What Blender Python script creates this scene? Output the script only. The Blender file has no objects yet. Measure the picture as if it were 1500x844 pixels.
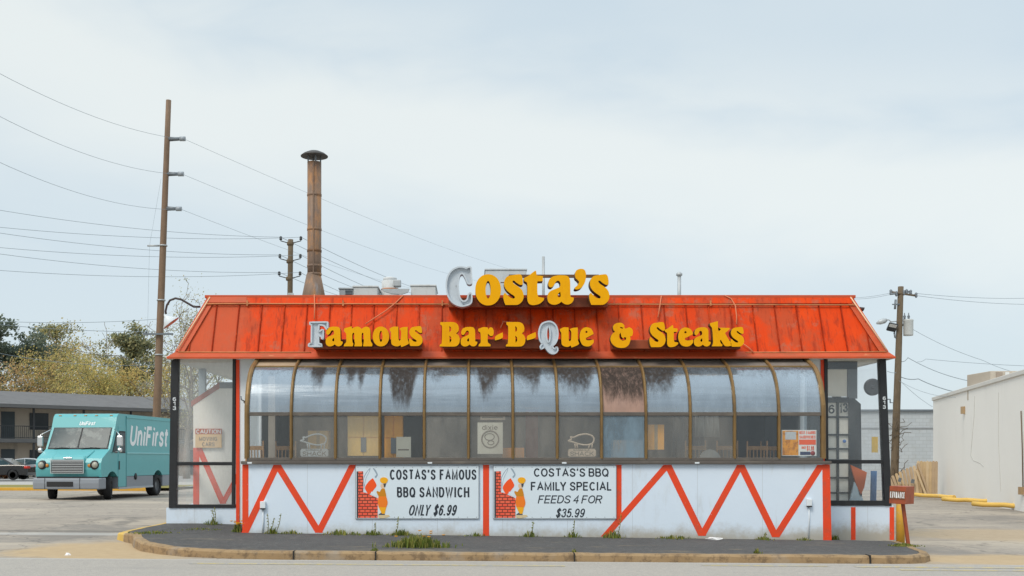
import bpy, bmesh, math, random
from mathutils import Vector, Matrix, Quaternion
random.seed(7)
R = math.radians
SC = bpy.context.scene
COL = SC.collection

# ------------------------------------------------------------------ camera
FPX, CX, CY, H = 1600.0, 690.0, 672.0, 1.6
cam_d = bpy.data.cameras.new("camera")
cam_d.sensor_width = 36.0
cam_d.lens = 36.0 * FPX / 1500.0
cam_d.shift_x = (750 - CX) / 1500.0
cam_d.shift_y = (CY - 422) / 1500.0
cam_d.clip_start, cam_d.clip_end = 0.1, 3000
cam = bpy.data.objects.new("camera", cam_d)
COL.objects.link(cam)
cam.location = (0, 0, H)
cam.rotation_euler = (R(90), 0, 0)
SC.camera = cam

# ------------------------------------------------------------------ sky, sun, exposure
SUN_EL, SUN_AZ = 48.0, 216.0          # azimuth clockwise from +Y: behind the camera, to its left
world = bpy.data.worlds.new("World")
SC.world = world
world.use_nodes = True
nt = world.node_tree
for n in list(nt.nodes):
    nt.nodes.remove(n)
wo = nt.nodes.new('ShaderNodeOutputWorld')
bg = nt.nodes.new('ShaderNodeBackground')
sky = nt.nodes.new('ShaderNodeTexSky')
sky.sky_type = 'NISHITA'
sky.sun_disc = False
sky.sun_elevation = R(SUN_EL)
sky.sun_rotation = R(SUN_AZ)
sky.air_density = 1.0
sky.dust_density = 1.5
bg.inputs['Strength'].default_value = 0.1
tc = nt.nodes.new('ShaderNodeTexCoord')
def wn(typ, **kw):
    k = nt.nodes.new(typ)
    for a_, v_ in kw.items(): setattr(k, a_, v_)
    return k
def wmath(op, a_, b_=None):
    k = wn('ShaderNodeMath', operation=op)
    for i_, v_ in enumerate((a_, b_)):
        if v_ is None: continue
        if isinstance(v_, (int, float)): k.inputs[i_].default_value = v_
        else: nt.links.new(v_, k.inputs[i_])
    return k.outputs[0]
def wnoise(scale, detail, stretch, loc):
    m_ = wn('ShaderNodeMapping'); m_.inputs['Scale'].default_value = stretch; m_.inputs['Location'].default_value = loc
    n_ = wn('ShaderNodeTexNoise'); n_.inputs['Scale'].default_value = scale; n_.inputs['Detail'].default_value = detail; n_.inputs['Roughness'].default_value = 0.52
    n_.inputs['Distortion'].default_value = 0.3
    nt.links.new(tc.outputs['Generated'], m_.inputs['Vector']); nt.links.new(m_.outputs['Vector'], n_.inputs['Vector'])
    return n_.outputs['Fac']
def wrange(v_, a_, b_, c_, d_):
    k = wn('ShaderNodeMapRange'); k.interpolation_type = 'SMOOTHSTEP'
    nt.links.new(v_, k.inputs['Value'])
    for nm_, x_ in (('From Min', a_), ('From Max', b_), ('To Min', c_), ('To Max', d_)): k.inputs[nm_].default_value = x_
    return k.outputs['Result']
sx_ = wn('ShaderNodeSeparateXYZ'); nt.links.new(tc.outputs['Generated'], sx_.inputs['Vector'])
# a broad bank of thin bright cloud lies across the sky, greyer-blue cloud above and below it
band = wmath('ADD', wmath('SUBTRACT', sx_.outputs['Z'], 0.285), wmath('MULTIPLY', sx_.outputs['X'], 0.16))
band = wmath('ADD', band, wmath('MULTIPLY', wmath('SUBTRACT', wnoise(3.2, 5, (1, 1, 2.4), (0.3, 0.1, 0.45)), 0.5), 0.17))
band = wmath('MULTIPLY', wrange(band, 0.0, 0.075, 1.0, 0.0), wrange(band, -0.15, -0.02, 0.15, 1.0))
puff = wrange(wnoise(2.6, 6, (1, 1, 2.6), (2.1, 0.4, 1.2)), 0.42, 0.66, 0.0, 0.85)
puff = wmath('MULTIPLY', puff, wrange(wmath('ADD', sx_.outputs['Z'], wmath('MULTIPLY', sx_.outputs['X'], 0.16)), 0.31, 0.40, 1.0, 0.2))
fac = wmath('MAXIMUM', band, puff)
cl = wn('ShaderNodeMix', data_type='RGBA')
cl.inputs['A'].default_value = (4.95, 5.78, 6.30, 1)
cl.inputs['B'].default_value = (6.6, 6.98, 6.86, 1)
nt.links.new(fac, cl.inputs['Factor'])
# an overcast sky is brighter towards the zenith
zen = wrange(sx_.outputs['Z'], 0.42, 1.0, 1.0, 2.15)
zm = wn('ShaderNodeVectorMath', operation='SCALE')
nt.links.new(cl.outputs['Result'], zm.inputs[0]); nt.links.new(zen, zm.inputs['Scale'])
mx = wn('ShaderNodeMix', data_type='RGBA')
mx.inputs['Factor'].default_value = 0.88
nt.links.new(sky.outputs['Color'], mx.inputs['A'])
nt.links.new(zm.outputs['Vector'], mx.inputs['B'])
nt.links.new(mx.outputs['Result'], bg.inputs['Color'])
nt.links.new(bg.outputs['Background'], wo.inputs['Surface'])

sun_d = bpy.data.lights.new("sun", 'SUN')
sun_d.energy = 1.45
sun_d.angle = R(20)
sun_d.color = (1.0, 0.92, 0.80)
sun = bpy.data.objects.new("sun", sun_d)
COL.objects.link(sun)
_d = Vector((math.sin(R(SUN_AZ)) * math.cos(R(SUN_EL)), math.cos(R(SUN_AZ)) * math.cos(R(SUN_EL)), math.sin(R(SUN_EL))))
sun.rotation_euler = _d.to_track_quat('Z', 'Y').to_euler()
sun.location = _d * 50

SC.view_settings.view_transform = 'Standard'
SC.view_settings.look = 'None'
SC.view_settings.exposure = 0.42
SC.view_settings.gamma = 1.0
SC.view_settings.use_curve_mapping = False
SC.render.engine = 'CYCLES'
SC.cycles.max_bounces = 8
SC.cycles.transparent_max_bounces = 24

# ------------------------------------------------------------------ helpers
def PX(px, Y): return (px - CX) * Y / FPX
def PZ(py, Y): return H + (CY - py) * Y / FPX
def P(px, py, Y): return Vector((PX(px, Y), Y, PZ(py, Y)))
def clamp(v, a, b): return max(a, min(b, v))
def lerp(a, b, t): return a + (b - a) * t
def lin(*c):
    o = []
    for v in c:
        v /= 255.0
        o.append(v / 12.92 if v <= 0.04045 else ((v + 0.055) / 1.055) ** 2.4)
    return tuple(o)

def smooth(x): x = clamp(x, 0, 1); return x * x * (3 - 2 * x)
def zg(x, y=20.0):                      # lot and street surface
    return -0.007 * clamp(x, -18, 18)

class NT:
    """small node-tree builder for materials"""
    def __init__(s, name):
        s.m = bpy.data.materials.new(name)
        s.m.use_nodes = True
        s.t = s.m.node_tree
        s.p = s.t.nodes['Principled BSDF']
        s.out = s.t.nodes['Material Output']
        s.c = None
    def n(s, typ, **kw):
        k = s.t.nodes.new(typ)
        for a, v in kw.items():
            setattr(k, a, v)
        return k
    def l(s, a, b): s.t.links.new(a, b)
    def coord(s, which='Object'):
        if s.c is None: s.c = s.n('ShaderNodeTexCoord')
        return s.c.outputs[which]
    def noise(s, scale, detail=4, rough=0.55, stretch=None, which='Object', dist=0.0):
        k = s.n('ShaderNodeTexNoise')
        k.inputs['Scale'].default_value = scale
        k.inputs['Detail'].default_value = detail
        k.inputs['Roughness'].default_value = rough
        k.inputs['Distortion'].default_value = dist
        if stretch:
            mpn = s.n('ShaderNodeMapping')
            mpn.inputs['Scale'].default_value = stretch
            s.l(s.coord(which), mpn.inputs['Vector']); s.l(mpn.outputs['Vector'], k.inputs['Vector'])
        else:
            s.l(s.coord(which), k.inputs['Vector'])
        return k.outputs['Fac']
    def rng(s, v, a, b, c=0.0, d=1.0):
        k = s.n('ShaderNodeMapRange')
        k.interpolation_type = 'SMOOTHSTEP'
        s.l(v, k.inputs['Value'])
        for nm, x in (('From Min', a), ('From Max', b), ('To Min', c), ('To Max', d)):
            k.inputs[nm].default_value = x
        return k.outputs['Result']
    def math(s, op, a, b=None):
        k = s.n('ShaderNodeMath', operation=op)
        for i, v in enumerate((a, b)):
            if v is None: continue
            if isinstance(v, (int, float)): k.inputs[i].default_value = v
            else: s.l(v, k.inputs[i])
        return k.outputs[0]
    def mix(s, f, a, b):
        k = s.n('ShaderNodeMix', data_type='RGBA')
        for nm, v in (('Factor', f), ('A', a), ('B', b)):
            if isinstance(v, (int, float)): k.inputs[nm].default_value = v
            elif isinstance(v, (tuple, list)): k.inputs[nm].default_value = (*v[:3], 1)
            else: s.l(v, k.inputs[nm])
        return k.outputs['Result']
    def bump(s, v, strength, dist=0.01):
        k = s.n('ShaderNodeBump')
        k.inputs['Strength'].default_value = strength
        k.inputs['Distance'].default_value = dist
        s.l(v, k.inputs['Height'])
        s.l(k.outputs['Normal'], s.p.inputs['Normal'])
    def xyz(s, which='Object'):
        k = s.n('ShaderNodeSeparateXYZ')
        s.l(s.coord(which), k.inputs['Vector'])
        return k.outputs

def mat(name, col, rough=0.6, var=0.12, vs=2.5, stains=(), metal=0.0, bump=None, spec=0.4, stretch=None, coat=0.0):
    """painted / plain surface: base colour broken by noise, stains = [(colour, scale, lo, hi, amount, stretch)]"""
    k = NT(name)
    nf = k.noise(vs, 5, 0.6, stretch)
    c = k.mix(nf, tuple(v * (1 - var) for v in col), tuple(min(1, v * (1 + var)) for v in col))
    for (sc_, s_, lo, hi, am, st) in stains:
        mk = k.rng(k.noise(s_, 6, 0.65, st), lo, hi, 0, am)
        c = k.mix(mk, c, sc_)
    k.l(c, k.p.inputs['Base Color'])
    k.p.inputs['Roughness'].default_value = rough
    k.p.inputs['Metallic'].default_value = metal
    k.p.inputs['Specular IOR Level'].default_value = spec
    k.p.inputs['Coat Weight'].default_value = coat
    if bump:
        k.bump(k.noise(bump[0], 4, 0.6), bump[1], bump[2] if len(bump) > 2 else 0.01)
    return k.m

def _A(cx, cy, rx, ry, a0, a1, n=18):
    return [(cx + rx * math.cos(R(lerp(a0, a1, k / n))), cy + ry * math.sin(R(lerp(a0, a1, k / n)))) for k in range(n + 1)]
def _sm(pts, step=4):
    out = []
    for i in range(len(pts) - 1):
        p0, p1, p2, p3 = pts[max(0, i - 1)], pts[i], pts[i + 1], pts[min(len(pts) - 1, i + 2)]
        for k in range(step):
            t = k / step
            out.append(tuple(.5 * ((2 * p1[q]) + (-p0[q] + p2[q]) * t + (2 * p0[q] - 5 * p1[q] + 4 * p2[q] - p3[q]) * t * t + (-p0[q] + 3 * p1[q] - 3 * p2[q] + p3[q]) * t ** 3) for q in (0, 1)))
    return out + [pts[-1]]
def EXT(st, end): return False
_S = _sm([(.95, .74), (.84, .92), (.5, 1), (.16, .92), (.06, .74), (.2, .59), (.5, .51), (.82, .41), (.96, .25), (.84, .07), (.5, 0), (.14, .07), (.02, .27)])
_o = lambda *st: [(x, False) for x in st]
GL = {
 'C': _o(_A(.52, .5, .52, .5, 42, 318)), 'O': [(_A(.5, .5, .5, .5, 0, 360)[:-1], True)], 'Q': [(_A(.5, .5, .5, .5, 0, 360)[:-1], True), ([(.58, .24), (1.0, -.06)], False)],
 'G': _o(_A(.52, .5, .52, .5, 42, 300) + [(1, .14), (1, .48), (.55, .48)]), 'S': _o(_S), 'T': _o([(0, 1), (1, 1)], [(.5, 1), (.5, 0)]),
 'A': _o([(0, 0), (.5, 1), (1, 0)], [(.19, .34), (.81, .34)]), 'F': _o([(0, -.08), (0, 1), (1, 1)], [(0, .52), (.85, .52)]), 'E': _o([(1, 0), (0, 0), (0, 1), (1, 1)], [(0, .52), (.92, .52)]),
 'M': _o([(0, -.08), (0, 1), (.5, .06), (1, 1), (1, -.08)]), 'N': _o([(0, -.08), (0, 1), (1, 0), (1, 1.08)]), 'U': _o([(0, 1.08), (0, .36)] + _A(.5, .36, .5, .36, 180, 360) + [(1, 1.08)]),
 'B': _o([(0, 0), (0, 1), (.62, 1)] + _A(.62, .765, .3, .235, 90, -90, 10) + [(0, .53)], [(.6, .53)] + _A(.62, .265, .38, .265, 90, -90, 10) + [(0, 0)]),
 'D': _o([(0, 0), (0, 1), (.45, 1)] + _A(.45, .5, .55, .5, 90, -90, 14) + [(0, 0)]), 'W': _o([(0, 1.08), (.26, 0), (.5, .95), (.74, 0), (1, 1.08)]), 'I': _o([(.5, 1.08), (.5, -.08)]),
 'H': _o([(0, 1.08), (0, -.08)], [(1, 1.08), (1, -.08)], [(0, .52), (1, .52)]), 'L': _o([(0, 1.08), (0, 0), (1, 0)]), 'Y': _o([(0, 1.08), (.5, .45), (1, 1.08)], [(.5, .45), (.5, -.08)]),
 'P': _o([(0, -.08), (0, 1), (.6, 1)] + _A(.6, .735, .4, .265, 90, -90, 10) + [(0, .47)]), 'R': _o([(0, -.08), (0, 1), (.6, 1)] + _A(.6, .75, .36, .25, 90, -90, 10) + [(0, .5)], [(.5, .5), (1, -.08)]),
 'K': _o([(0, 1.08), (0, -.08)], [(.95, 1.08), (.05, .36)], [(.38, .62), (1, -.08)]), 'V': _o([(0, 1.08), (.5, 0), (1, 1.08)]), 'X': _o([(0, 1), (1, 0)], [(0, 0), (1, 1)]),
 '$': _o(_S, [(.5, 1.16), (.5, -.16)]), '6': [(_A(.5, .31, .48, .31, 0, 360)[:-1], True), (_sm([(.92, .8), (.78, .96), (.52, 1), (.2, .88), (.03, .58), (.02, .31)]), False)],
 '9': [(_A(.5, .69, .48, .31, 0, 360)[:-1], True), (_sm([(.08, .2), (.22, .04), (.48, 0), (.8, .12), (.97, .42), (.98, .69)]), False)],
 '3': _o(_sm([(.03, .76), (.18, .95), (.5, 1), (.84, .93), (.92, .74), (.78, .58), (.42, .53)]), _sm([(.42, .53), (.82, .48), (1, .27), (.84, .06), (.5, 0), (.16, .05), (0, .27)])),
 '5': _o([(.92, 1), (.2, 1), (.08, .5)] + _sm([(.08, .5), (.45, .64), (.85, .56), (1, .32), (.85, .07), (.5, 0), (.15, .05), (0, .25)])), '4': _o([(.74, -.08), (.74, 1), (0, .3), (1.05, .3)]),
 '7': _o([(0, 1), (1, 1), (.35, -.08)]), '1': _o([(.1, .78), (.75, 1.05), (.75, -.08)]), '.': _o([(.5, -.06), (.5, .1)]), '’': _o([(.6, 1.06), (.4, .74)]), "'": _o([(.5, 1.06), (.5, .74)]),
 'n': _o([(0, -.08), (0, .78)], [(0, .42)] + _A(.5, .38, .5, .36, 160, 0, 10) + [(1, -.08)]), 'i': _o([(.5, -.08), (.5, .76)], [(.5, .9), (.5, 1.06)]), 'r': _o([(0, -.08), (0, .78)], _sm([(0, .42), (.25, .66), (.95, .72)])),
 's': _o([(x, y * .74) for x, y in _S]), 't': _o([(.35, 1.0), (.35, .16), (.55, .02), (1.05, .0)], [(-.3, .72), (1.1, .72)]),
 'd': [(_A(.5, .36, .5, .36, 0, 360)[:-1], True), ([(1, 1.08), (1, -.08)], False)], 'x': _o([(0, .74), (1, -.04)], [(0, -.04), (1, .74)]), 'e': _o([(0, .38), (1, .38)] + _A(.5, .36, .5, .37, 5, 310, 14)),
}
GW = dict(C=.60, O=.66, Q=.66, G=.64, S=.56, T=.58, A=.66, F=.50, M=.70, N=.58, U=.58, B=.55, D=.58, W=.94, I=.10, H=.58, L=.46, Y=.64, P=.54, E=.52, R=.58, K=.58, V=.64, X=.62, n=.42, i=.08, r=.26, s=.42, t=.28, d=.46, x=.46, e=.46)
GW.update({'$': .46, '6': .46, '9': .46, '3': .46, '5': .46, '4': .50, '7': .46, '1': .24, '.': .08, '’': .10, "'": .08})

class MB:
    """collects geometry, links it as ONE mesh object"""
    def __init__(s): s.v, s.f, s.m, s.mats, s.sm = [], [], [], [], []
    def mi(s, m):
        if m not in s.mats: s.mats.append(m)
        return s.mats.index(m)
    def add(s, vs, fs, m=None, smooth=False):
        b = len(s.v); s.v += [Vector(v) for v in vs]
        i = s.mi(m)
        for f in fs:
            s.f.append([b + k for k in f]); s.m.append(i); s.sm.append(smooth)
        return s
    def box(s, c, size, m=None, rot=None):
        hx, hy, hz = size[0] / 2, size[1] / 2, size[2] / 2
        vs = [Vector((x, y, z)) for x in (-hx, hx) for y in (-hy, hy) for z in (-hz, hz)]
        if rot is not None:
            q = rot if isinstance(rot, (Matrix, Quaternion)) else None
            vs = [(rot @ v) for v in vs]
        vs = [v + Vector(c) for v in vs]
        return s.add(vs, [(0, 1, 3, 2), (4, 6, 7, 5), (0, 4, 5, 1), (2, 3, 7, 6), (0, 2, 6, 4), (1, 5, 7, 3)], m)
    def bb(s, x0, x1, y0, y1, z0, z1, m=None):
        return s.box(((x0 + x1) / 2, (y0 + y1) / 2, (z0 + z1) / 2), (abs(x1 - x0), abs(y1 - y0), abs(z1 - z0)), m)
    def prism(s, pts, d, m=None, smooth=False):
        """polygon pts (3-D, planar) extruded by vector d"""
        pts = [Vector(p) for p in pts]; d = Vector(d); n = len(pts)
        vs = pts + [p + d for p in pts]
        fs = [tuple(range(n)), tuple(reversed(range(n, 2 * n)))]
        fs += [(i, i + n, (i + 1) % n + n, (i + 1) % n) for i in range(n)]
        return s.add(vs, fs, m, smooth)
    def tube(s, path, r, m=None, seg=8, cap=True):
        path = [Vector(p) for p in path]; n = len(path)
        rs = r if isinstance(r, (list, tuple)) else [r] * n
        vs, fs = [], []
        ref = None
        for i, p in enumerate(path):
            t = (path[min(i + 1, n - 1)] - path[max(i - 1, 0)])
            if t.length < 1e-9: t = Vector((0, 0, 1))
            t.normalize()
            if ref is None:
                ref = Vector((0, 0, 1)) if abs(t.z) < 0.9 else Vector((1, 0, 0))
            u = t.cross(ref)
            if u.length < 1e-4:
                ref = Vector((0, 1, 0)); u = t.cross(ref)
            u.normalize(); w = t.cross(u); ref = u.cross(t)
            for k in range(seg):
                a = 2 * math.pi * k / seg
                vs.append(p + (u * math.cos(a) + w * math.sin(a)) * rs[i])
        for i in range(n - 1):
            for k in range(seg):
                k2 = (k + 1) % seg
                fs.append((i * seg + k, i * seg + k2, (i + 1) * seg + k2, (i + 1) * seg + k))
        s.add(vs, fs, m, True)
        if cap:
            b = len(s.v) - n * seg
            s.f.append([b + k for k in range(seg)][::-1]); s.m.append(s.mi(m)); s.sm.append(False)
            s.f.append([b + (n - 1) * seg + k for k in range(seg)]); s.m.append(s.mi(m)); s.sm.append(False)
        return s
    def lathe(s, prof, c, m=None, seg=24, axis='z'):
        """prof = [(r, h)]; around z (or x / y) through c"""
        vs, fs = [], []
        for (r, h) in prof:
            for k in range(seg):
                a = 2 * math.pi * k / seg
                x, y = r * math.cos(a), r * math.sin(a)
                v = {'z': (x, y, h), 'x': (h, x, y), 'y': (x, h, y)}[axis]
                vs.append(Vector(v) + Vector(c))
        for i in range(len(prof) - 1):
            for k in range(seg):
                k2 = (k + 1) % seg
                fs.append((i * seg + k, i * seg + k2, (i + 1) * seg + k2, (i + 1) * seg + k))
        s.add(vs, fs, m, True)
        b = len(s.v) - len(vs)
        for i in (0, len(prof) - 1):
            if prof[i][0] > 1e-4:
                s.f.append([b + i * seg + k for k in range(seg)]); s.m.append(s.mi(m)); s.sm.append(False)
        return s
    def text(s, body, fit, m, thick=0.004, shear=0.0, offset=0.0, narrow=True):
        """fit(u, v, w): u, v in 0..1 over the text's own box, w = depth -> point"""
        cu = bpy.data.curves.new('t', 'FONT')
        cu.body = body; cu.shear = shear; cu.offset = offset
        cu.extrude = 0.5; cu.resolution_u = 3
        ob = bpy.data.objects.new('t', cu); COL.objects.link(ob)
        dg = bpy.context.evaluated_depsgraph_get(); dg.update()
        me = bpy.data.meshes.new_from_object(ob.evaluated_get(dg))
        bpy.data.objects.remove(ob); 
        xs = [v.co.x for v in me.vertices]; ys = [v.co.y for v in me.vertices]
        x0, x1, y0, y1 = min(xs), max(xs), min(ys), max(ys)
        vs = [fit((v.co.x - x0) / (x1 - x0), (v.co.y - y0) / (y1 - y0), (0.5 + v.co.z) * thick) for v in me.vertices]
        s.add(vs, [tuple(p.vertices) for p in me.polygons], m)
        bpy.data.meshes.remove(me); bpy.data.curves.remove(cu)
        return s
    def stext(s, body, place, W_, H_, w, m, thick=0.002, slant=0.0, gap=0.09):
        """grotesque lettering drawn as strokes of even width; place(x, y, d) -> point; W_ x H_ = size of the line"""
        ws = [(0.0 if ch == ' ' else GW[ch]) for ch in body]
        g = gap * H_; n_ = len(body); hh = H_ - w
        fixed = -.16 * H_ * body[:-1].count('L') + sum(.20 * H_ if ch == ' ' else w for ch in body) + g * (n_ - 1)
        k = max(.2 * H_, (W_ - abs(slant) * H_ - fixed) / sum(ws))
        x = w / 2; lay = 0
        for ch, gw in zip(body, ws):
            if ch != ' ':
                for st, closed in GL[ch]:
                    lay += 1
                    pts = [Vector((x + p[0] * gw * k, w / 2 + p[1] * hh)) for p in st]
                    pts = [Vector((p.x + slant * p.y, p.y)) for p in pts]
                    n = len(pts); L_, R_ = [], []
                    for i in range(n):
                        a_ = pts[i] - pts[i - 1] if (i or closed) else pts[1] - pts[0]
                        b_ = pts[(i + 1) % n] - pts[i] if (i < n - 1 or closed) else a_
                        if a_.length < 1e-9: a_ = b_
                        if b_.length < 1e-9: b_ = a_
                        a_ = a_.normalized(); b_ = b_.normalized(); nn = Vector((-(a_ + b_).y, (a_ + b_).x))
                        nn = nn.normalized() if nn.length > 1e-6 else Vector((-a_.y, a_.x))
                        c_ = max(.45, nn.dot(Vector((-a_.y, a_.x)))); off = nn * (w / 2 / c_)
                        p = pts[i]
                        if not closed and i == 0: p = p - b_ * (w * .48 if EXT(st, 0) else 0)
                        if not closed and i == n - 1: p = p + a_ * (w * .48 if EXT(st, 1) else 0)
                        L_.append(p + off); R_.append(p - off)
                    d0 = .00025 * (lay % 3)
                    vs = [place(q.x, q.y, thick + d0) for q in L_] + [place(q.x, q.y, thick + d0) for q in R_]
                    vs += [place(q.x, q.y, 0) for q in L_] + [place(q.x, q.y, 0) for q in R_]
                    fs = []
                    for i in range(n if closed else n - 1):
                        j = (i + 1) % n
                        fs += [(i, j, n + j, n + i), (i, 2 * n + i, 2 * n + j, j), (n + i, n + j, 3 * n + j, 3 * n + i)]
                    if not closed: fs += [(0, n, 3 * n, 2 * n), (n - 1, 3 * n - 1, 4 * n - 1, 2 * n - 1)]
                    s.add(vs, fs, m)
            x += (.20 * H_ if ch == ' ' else gw * k + w) + g
            if ch == 'L': x -= .16 * H_
        return s
    def ptext(s, body, x0, x1, y0, y1, Y, m, thick=.002, shear=0.0, offset=0.0, weight=None, gap=.09):
        """lettering on a plane facing the street at depth Y; box given in photograph pixels"""
        X0, Z0 = PX(x0, Y), PZ(y1, Y); Wd, Hd = PX(x1, Y) - X0, PZ(y0, Y) - Z0
        return s.stext(body, lambda x, y, d: Vector((X0 + x, Y - d, Z0 + y)), Wd, Hd, Hd * (weight or .165), m, thick, shear, gap)
    def build(s, name, m=None, parent=None, bevel=0.0, local=False, fix=True):
        """world-space vertices unless local; top-level objects get their origin at the base"""
        me = bpy.data.meshes.new(name)
        off = Vector((0, 0, 0))
        if parent is not None and not local:
            q = parent
            while q is not None:
                off += q.location; q = q.parent
        elif parent is None and not local and s.v:
            xs = [v.x for v in s.v]; ys = [v.y for v in s.v]; zs = [v.z for v in s.v]
            off = Vector(((min(xs) + max(xs)) / 2, (min(ys) + max(ys)) / 2, min(zs)))
        me.from_pydata([v - off for v in s.v], [], s.f)
        if m is not None:
            s.mats = [m if q is None else q for q in s.mats]
        for q in s.mats: me.materials.append(q)
        me.polygons.foreach_set('material_index', s.m)
        me.polygons.foreach_set('use_smooth', s.sm)
        me.update()
        if fix:
            bm = bmesh.new(); bm.from_mesh(me)
            bmesh.ops.recalc_face_normals(bm, faces=bm.faces[:])
            bm.to_mesh(me); bm.free()
        o = bpy.data.objects.new(name, me); COL.objects.link(o)
        if parent is not None: o.parent = parent
        else: o.location = off
        if bevel:
            b = o.modifiers.new('bevel', 'BEVEL'); b.width = bevel; b.segments = 2
            b.limit_method = 'ANGLE'; b.angle_limit = R(40)
        return o

def tag(o, label=None, cat=None, group=None, kind=None):
    if label: o['label'] = label
    if cat: o['category'] = cat
    if group: o['group'] = group
    if kind: o['kind'] = kind
    return o
def thing(name, label, cat, loc=(0, 0, 0), group=None, rz=0.0):
    o = bpy.data.objects.new(name, None); COL.objects.link(o)
    o.empty_display_size = 0.2
    o.location = loc; o.rotation_euler = (0, 0, rz)
    return tag(o, label, cat, group)
def dup(o, parent=None):
    c = o.copy(); COL.objects.link(c)
    if parent is not None: c.parent = parent
    for ch in [x for x in COL.objects if x.parent == o and x is not c]:
        dup(ch, c)
    return c
def structure(o): o['kind'] = 'structure'; return o

def crom(pts, step=5, ang=62):
    """closed smooth curve through pts; sharp turns stay corners"""
    n = len(pts); pts = [Vector((p[0], p[1])) for p in pts]
    cor = []
    for i in range(n):
        a, b = pts[i] - pts[i - 1], pts[(i + 1) % n] - pts[i]
        cor.append(a.length > 0 and b.length > 0 and abs(a.angle_signed(b, 0)) > R(ang))
    out = []
    for i in range(n):
        p1, p2 = pts[i], pts[(i + 1) % n]
        p0 = p1 if cor[i] else pts[i - 1]
        p3 = p2 if cor[(i + 1) % n] else pts[(i + 2) % n]
        d = (p2 - p1).length
        m1 = (p2 - p0) * 0.5; m2 = (p3 - p1) * 0.5
        for mm in (m1, m2):
            if mm.length > d * 1.1: mm *= d * 1.1 / mm.length
        for k in range(step):
            t = k / step
            h = (2 * t ** 3 - 3 * t ** 2 + 1, t ** 3 - 2 * t ** 2 + t, -2 * t ** 3 + 3 * t ** 2, t ** 3 - t ** 2)
            out.append(p1 * h[0] + m1 * h[1] + p2 * h[2] + m2 * h[3])
    return out
def filled(loops, depth):
    """2-D loops (outer + holes) -> (verts, faces, front flags) of a plate extruded 0..depth in z"""
    cu = bpy.data.curves.new('g', 'CURVE'); cu.dimensions = '2D'; cu.fill_mode = 'BOTH'
    cu.extrude = depth / 2
    for lp in loops:
        sp = cu.splines.new('POLY'); sp.points.add(len(lp) - 1)
        for i, p in enumerate(lp): sp.points[i].co = (p[0], p[1], 0, 1)
        sp.use_cyclic_u = True
    ob = bpy.data.objects.new('g', cu); COL.objects.link(ob)
    dg = bpy.context.evaluated_depsgraph_get(); dg.update()
    me = bpy.data.meshes.new_from_object(ob.evaluated_get(dg))
    bpy.data.objects.remove(ob)
    vs = [Vector((v.co.x, v.co.y, v.co.z + depth / 2)) for v in me.vertices]
    fs = [tuple(p.vertices) for p in me.polygons]
    nz_ = [p.normal.z for p in me.polygons]; zc = [p.center.z for p in me.polygons]
    bpy.data.meshes.remove(me); bpy.data.curves.remove(cu)
    return vs, fs, [(abs(a) > 0.9, z > 0) for a, z in zip(nz_, zc)]

# ------------------------------------------------------------------ materials
M = {}
W = M['white'] = None
def white_wall():
    k = NT('white_wall_paint')
    nf = k.noise(1.2, 6, 0.65)
    c = k.mix(nf, (0.62, 0.71, 0.82), (0.70, 0.78, 0.87))
    st = k.rng(k.noise(3.0, 6, 0.7, (1.0, 1, 0.25)), 0.52, 0.75, 0, 0.42)
    c = k.mix(st, c, (0.44, 0.44, 0.41))
    rs = k.rng(k.noise(4.5, 6, 0.8, (1.8, 1, .16)), 0.66, 0.76, 0, 0.5)
    c = k.mix(rs, c, (0.36, 0.25, 0.16))
    x0 = k.xyz()[0]
    jn = k.math('ABSOLUTE', k.math('SUBTRACT', k.math('FRACT', k.math('MULTIPLY', x0, 1 / 1.22)), 0.5))
    jm = k.rng(jn, 0.0, 0.008, 0.5, 0.0)
    c = k.mix(jm, c, (0.40, 0.42, 0.44))
    fine = k.rng(k.noise(26, 3, 0.6), 0.66, 0.76, 0, 0.3)
    c = k.mix(fine, c, (0.40, 0.38, 0.34))
    # mud splashed up from the pavement, grime along the foot
    z = k.xyz()[2]
    edge = k.math('ADD', z, k.math('MULTIPLY', k.noise(3.5, 5, 0.7), -0.45))
    ft = k.rng(edge, -0.16, 0.18, 0.9, 0.0)
    c = k.mix(ft, c, (0.38, 0.34, 0.27))
    k.l(c, k.p.inputs['Base Color']); k.p.inputs['Roughness'].default_value = 0.75
    k.bump(k.noise(14, 5, 0.7), 0.25, 0.01)
    return k.m
M['white'] = white_wall()
M['white_plain'] = mat('white_paint', (0.72, 0.76, 0.79), 0.7, 0.06, 2, [((0.45, 0.44, 0.4), 2.5, 0.58, 0.8, 0.3, (1, 1, 0.3))], bump=(20, 0.15))
M['red'] = mat('red_orange_paint', lin(228, 70, 30), 0.55, 0.08, 6, [((0.40, 0.09, 0.05), 5, 0.52, 0.72, 0.55, None), ((0.75, 0.75, 0.76), 24, 0.66, 0.72, 0.7, None), ((0.12, 0.05, 0.03), 7, 0.64, 0.74, 0.5, (1, 1, .4))], bump=(40, 0.15))
M['black_frame'] = mat('black_frame_metal', (0.018, 0.019, 0.022), 0.45, 0.3, 5, [((0.08, 0.08, 0.075), 8, 0.55, 0.8, 0.5, (1, 1, .3))])
M['bronze'] = mat('bronze_anodised_metal', (0.22, 0.132, 0.048), 0.45, 0.35, 4, [((0.10, 0.065, 0.035), 5, 0.5, 0.75, 0.7, (1, 1, .35)), ((0.45, 0.33, 0.2), 22, 0.6, 0.75, 0.5, None)], metal=0.25)
M['sill'] = mat('weathered_sill', (0.115, 0.10, 0.088), 0.75, 0.3, 3, [((0.22, 0.19, 0.15), 6, 0.5, 0.75, 0.6, (.3, 1, 1)), ((0.03, 0.03, 0.03), 12, 0.6, 0.75, 0.6, None)])
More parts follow.
